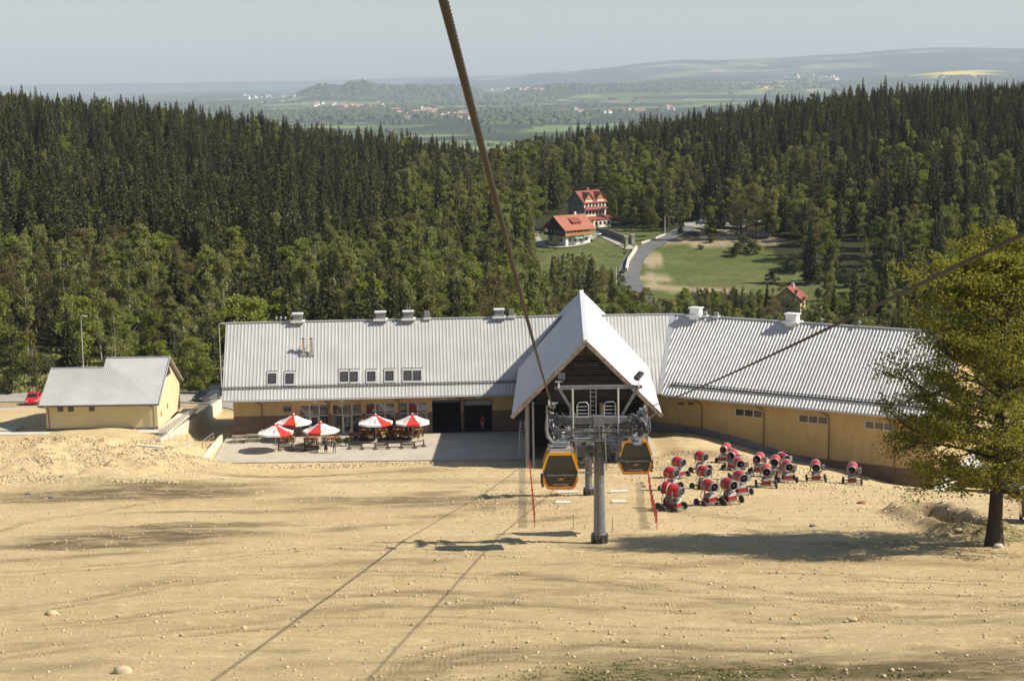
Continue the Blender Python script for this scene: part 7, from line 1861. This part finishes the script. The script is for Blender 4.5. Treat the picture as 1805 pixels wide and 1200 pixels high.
# ------------------------------------------------------------------ stones
rs_ = np.random.default_rng(4)
ico = [(-.53, 0, .85), (.53, 0, .85), (-.53, 0, -.85), (.53, 0, -.85), (0, .85, .53), (0, .85, -.53), (0, -.85, .53), (0, -.85, -.53), (.85, .53, 0), (-.85, .53, 0), (.85, -.53, 0), (-.85, -.53, 0)]
icf = [(1, 4, 0), (4, 9, 0), (4, 5, 9), (8, 5, 4), (1, 8, 4), (1, 10, 8), (10, 3, 8), (8, 3, 5), (3, 2, 5), (3, 7, 2), (3, 10, 7), (10, 6, 7), (6, 11, 7), (6, 0, 11), (6, 1, 0), (10, 1, 6), (11, 0, 9), (2, 11, 9), (5, 2, 9), (11, 2, 7)]
ico = np.array(ico); icf = np.array(icf)
def stone_field(n, xr, yr, smin, smax, powr=3.0, cond=None):
    x = rs_.uniform(*xr, n); y = rs_.uniform(*yr, n)
    if cond is not None: k = cond(x, y); x, y = x[k], y[k]
    s = smin + (smax - smin) * rs_.random(len(x)) ** powr; return x, y, s
parts_ = [stone_field(20000, (-45, 45), (60, 190), .02, .10, 3.4, lambda x, y: np.abs(x) < .30 * y + 2), stone_field(260, (-45, 45), (60, 190), .06, .18, 3, lambda x, y: (np.abs(x) < .30 * y + 2)),
          stone_field(20000, (-64, -31), (158, 190), .03, .19, 2.8, lambda x, y: fbm(x / 4, y / 4, 3) > .47), stone_field(900, (-3, 5), (125, 150), .03, .12, 3), stone_field(1500, (-30, 12), (187.5, 190.8), .05, .25, 3),
          stone_field(1500, (25, 46), (110, 168), .03, .16, 3), stone_field(1500, (10, 34), (150, 190), .04, .2, 3)]
X_ = np.concatenate([q[0] for q in parts_]); Y_ = np.concatenate([q[1] for q in parts_]); S_ = np.concatenate([q[2] for q in parts_])
Z_ = terr(X_, Y_)
jit = rs_.uniform(.6, 1.35, (len(X_), 12, 3)); A_ = rs_.uniform(0, 6.28, len(X_)); ca, sa = np.cos(A_)[:, None], np.sin(A_)[:, None]
B_ = ico[None] * jit; bx = B_[..., 0] * ca - B_[..., 1] * sa; by = B_[..., 0] * sa + B_[..., 1] * ca
V = np.stack([bx * S_[:, None] + X_[:, None], by * S_[:, None] + Y_[:, None], B_[..., 2] * S_[:, None] * .7 + Z_[:, None] + S_[:, None] * .15], -1).reshape(-1, 3)
F_ = (icf[None] + (np.arange(len(X_)) * 12)[:, None, None]).reshape(-1, 3)
tag(link('stones', np_mesh('stones', V, F_, ['pale_rock'])), 'loose pale stones strewn over the sandy slope', 'stones', kind='stuff')
for i, (px, py, s, lb, mm) in enumerate(((90, 1079, .38, 'pale rock lying alone in the lower left of the slope', 'pale_rock'), (218, 1187, .45, 'pale flat rock at the bottom edge left of the rope shadow', 'pale_rock'), (421, 1135, .15, 'small white stone between the rock and the rope shadow', 'pale_rock'), (92, 878, .35, 'dark rock at the foot of the rubble bank, right one', 'stone_wall'), (50, 868, .35, 'dark rock at the foot of the rubble bank, left one', 'stone_wall'), (108, 845, .32, 'dark rock halfway up the rubble bank', 'stone_wall'),
                                         (1672, 945, .45, 'pale boulder beside the trench, left of the beech trunk', 'pale_rock'), (1688, 940, .35, 'smaller pale boulder at the end of the trench', 'pale_rock'), (1505, 1090, .22, 'pale rock on the lower right part of the slope', 'pale_rock'), (1518, 890, .42, 'rust brown clod lying right of the snow guns', 'rust_red'), (1433, 927, .3, 'flat brown clod left of the rust brown one', 'stone_wall'), (1760, 965, .4, 'grey stone at the foot of the beech trunk', 'concrete'))):
    q = gp(px, py); b_ = ico * rs_.uniform(.7, 1.25, (12, 3)) * s * np.array([1, .8, .6]); o = link('boulder', np_mesh('boulder', b_, icf, [mm]), None, (q[0], q[1], tz(*q) + s * .12)); md = o.modifiers.new('s', 'SUBSURF'); md.levels = md.render_levels = 1; md.subdivision_type = 'SIMPLE'; tag(o, lb, 'rock', 'rocks on the slope')
# excavated earth beside the trench
# thin grass tufts on the slope
gx, gy = [], []
for (a, b_, ra, rb, k) in _gr:
    n = int(500 * k * ra * rb / 10); gx.append(a + rs_.normal(size=n) * ra * .55); gy.append(b_ + rs_.normal(size=n) * rb * .5)
gx, gy = np.concatenate(gx), np.concatenate(gy); kk = fbm(gx / 1.4, gy / 1.4, 2) > .5; gx, gy = gx[kk], gy[kk]; n = len(gx); gz = terr(gx, gy)
a = rs_.uniform(0, 6.28, n); w_ = rs_.uniform(.03, .07, n); h_ = rs_.uniform(.03, .09, n); lx = rs_.normal(size=n) * .05
V = np.stack([np.stack([gx - np.cos(a) * w_, gy - np.sin(a) * w_, gz - .02], -1), np.stack([gx + np.cos(a) * w_, gy + np.sin(a) * w_, gz - .02], -1), np.stack([gx + lx, gy, gz + h_], -1)], 1).reshape(-1, 3)
tag(link('grass', np_mesh('grass', V, np.arange(n * 3).reshape(-1, 3), ['grass_blades'])), 'sparse grass tufts at the edges of the sandy slope', 'grass', kind='stuff')
# rough grass and weeds behind the small building
n = 26000; gx = rs_.uniform(-95, -20, n); gy = rs_.uniform(242, 275, n); gz = terr(gx, gy); a = rs_.uniform(0, 6.28, n); w_ = rs_.uniform(.1, .3, n); h_ = rs_.uniform(.15, .6, n)
V = np.stack([np.stack([gx - np.cos(a) * w_, gy - np.sin(a) * w_, gz - .02], -1), np.stack([gx + np.cos(a) * w_, gy + np.sin(a) * w_, gz - .02], -1), np.stack([gx + rs_.normal(size=n) * .2, gy, gz + h_], -1)], 1).reshape(-1, 3)
tag(link('grass', np_mesh('grass', V, np.arange(n * 3).reshape(-1, 3), ['grass_blades'])), 'rough tall grass at the forest edge behind the small building', 'grass', kind='stuff')
# ------------------------------------------------------------------ haze
m, nt, N, L, out = nodes_of('haze_air')
pv = N.new('ShaderNodeVolumePrincipled'); pv.inputs['Color'].default_value = (0.77, 0.86, 1.0, 1); pv.inputs['Density'].default_value = 4.6e-5; pv.inputs['Anisotropy'].default_value = 0.0
L.new(pv.outputs[0], out.inputs['Volume'])
HZ = 27500.0
mb = MB(); mb.box((0, HZ / 2 - 600, 150), (24000, HZ + 1200, 900)); hz = mb.build('haze', 'haze_air'); tag(hz, 'thin bluish haze in the air over the plain', 'haze', kind='stuff')
hz.display_type = 'WIRE'
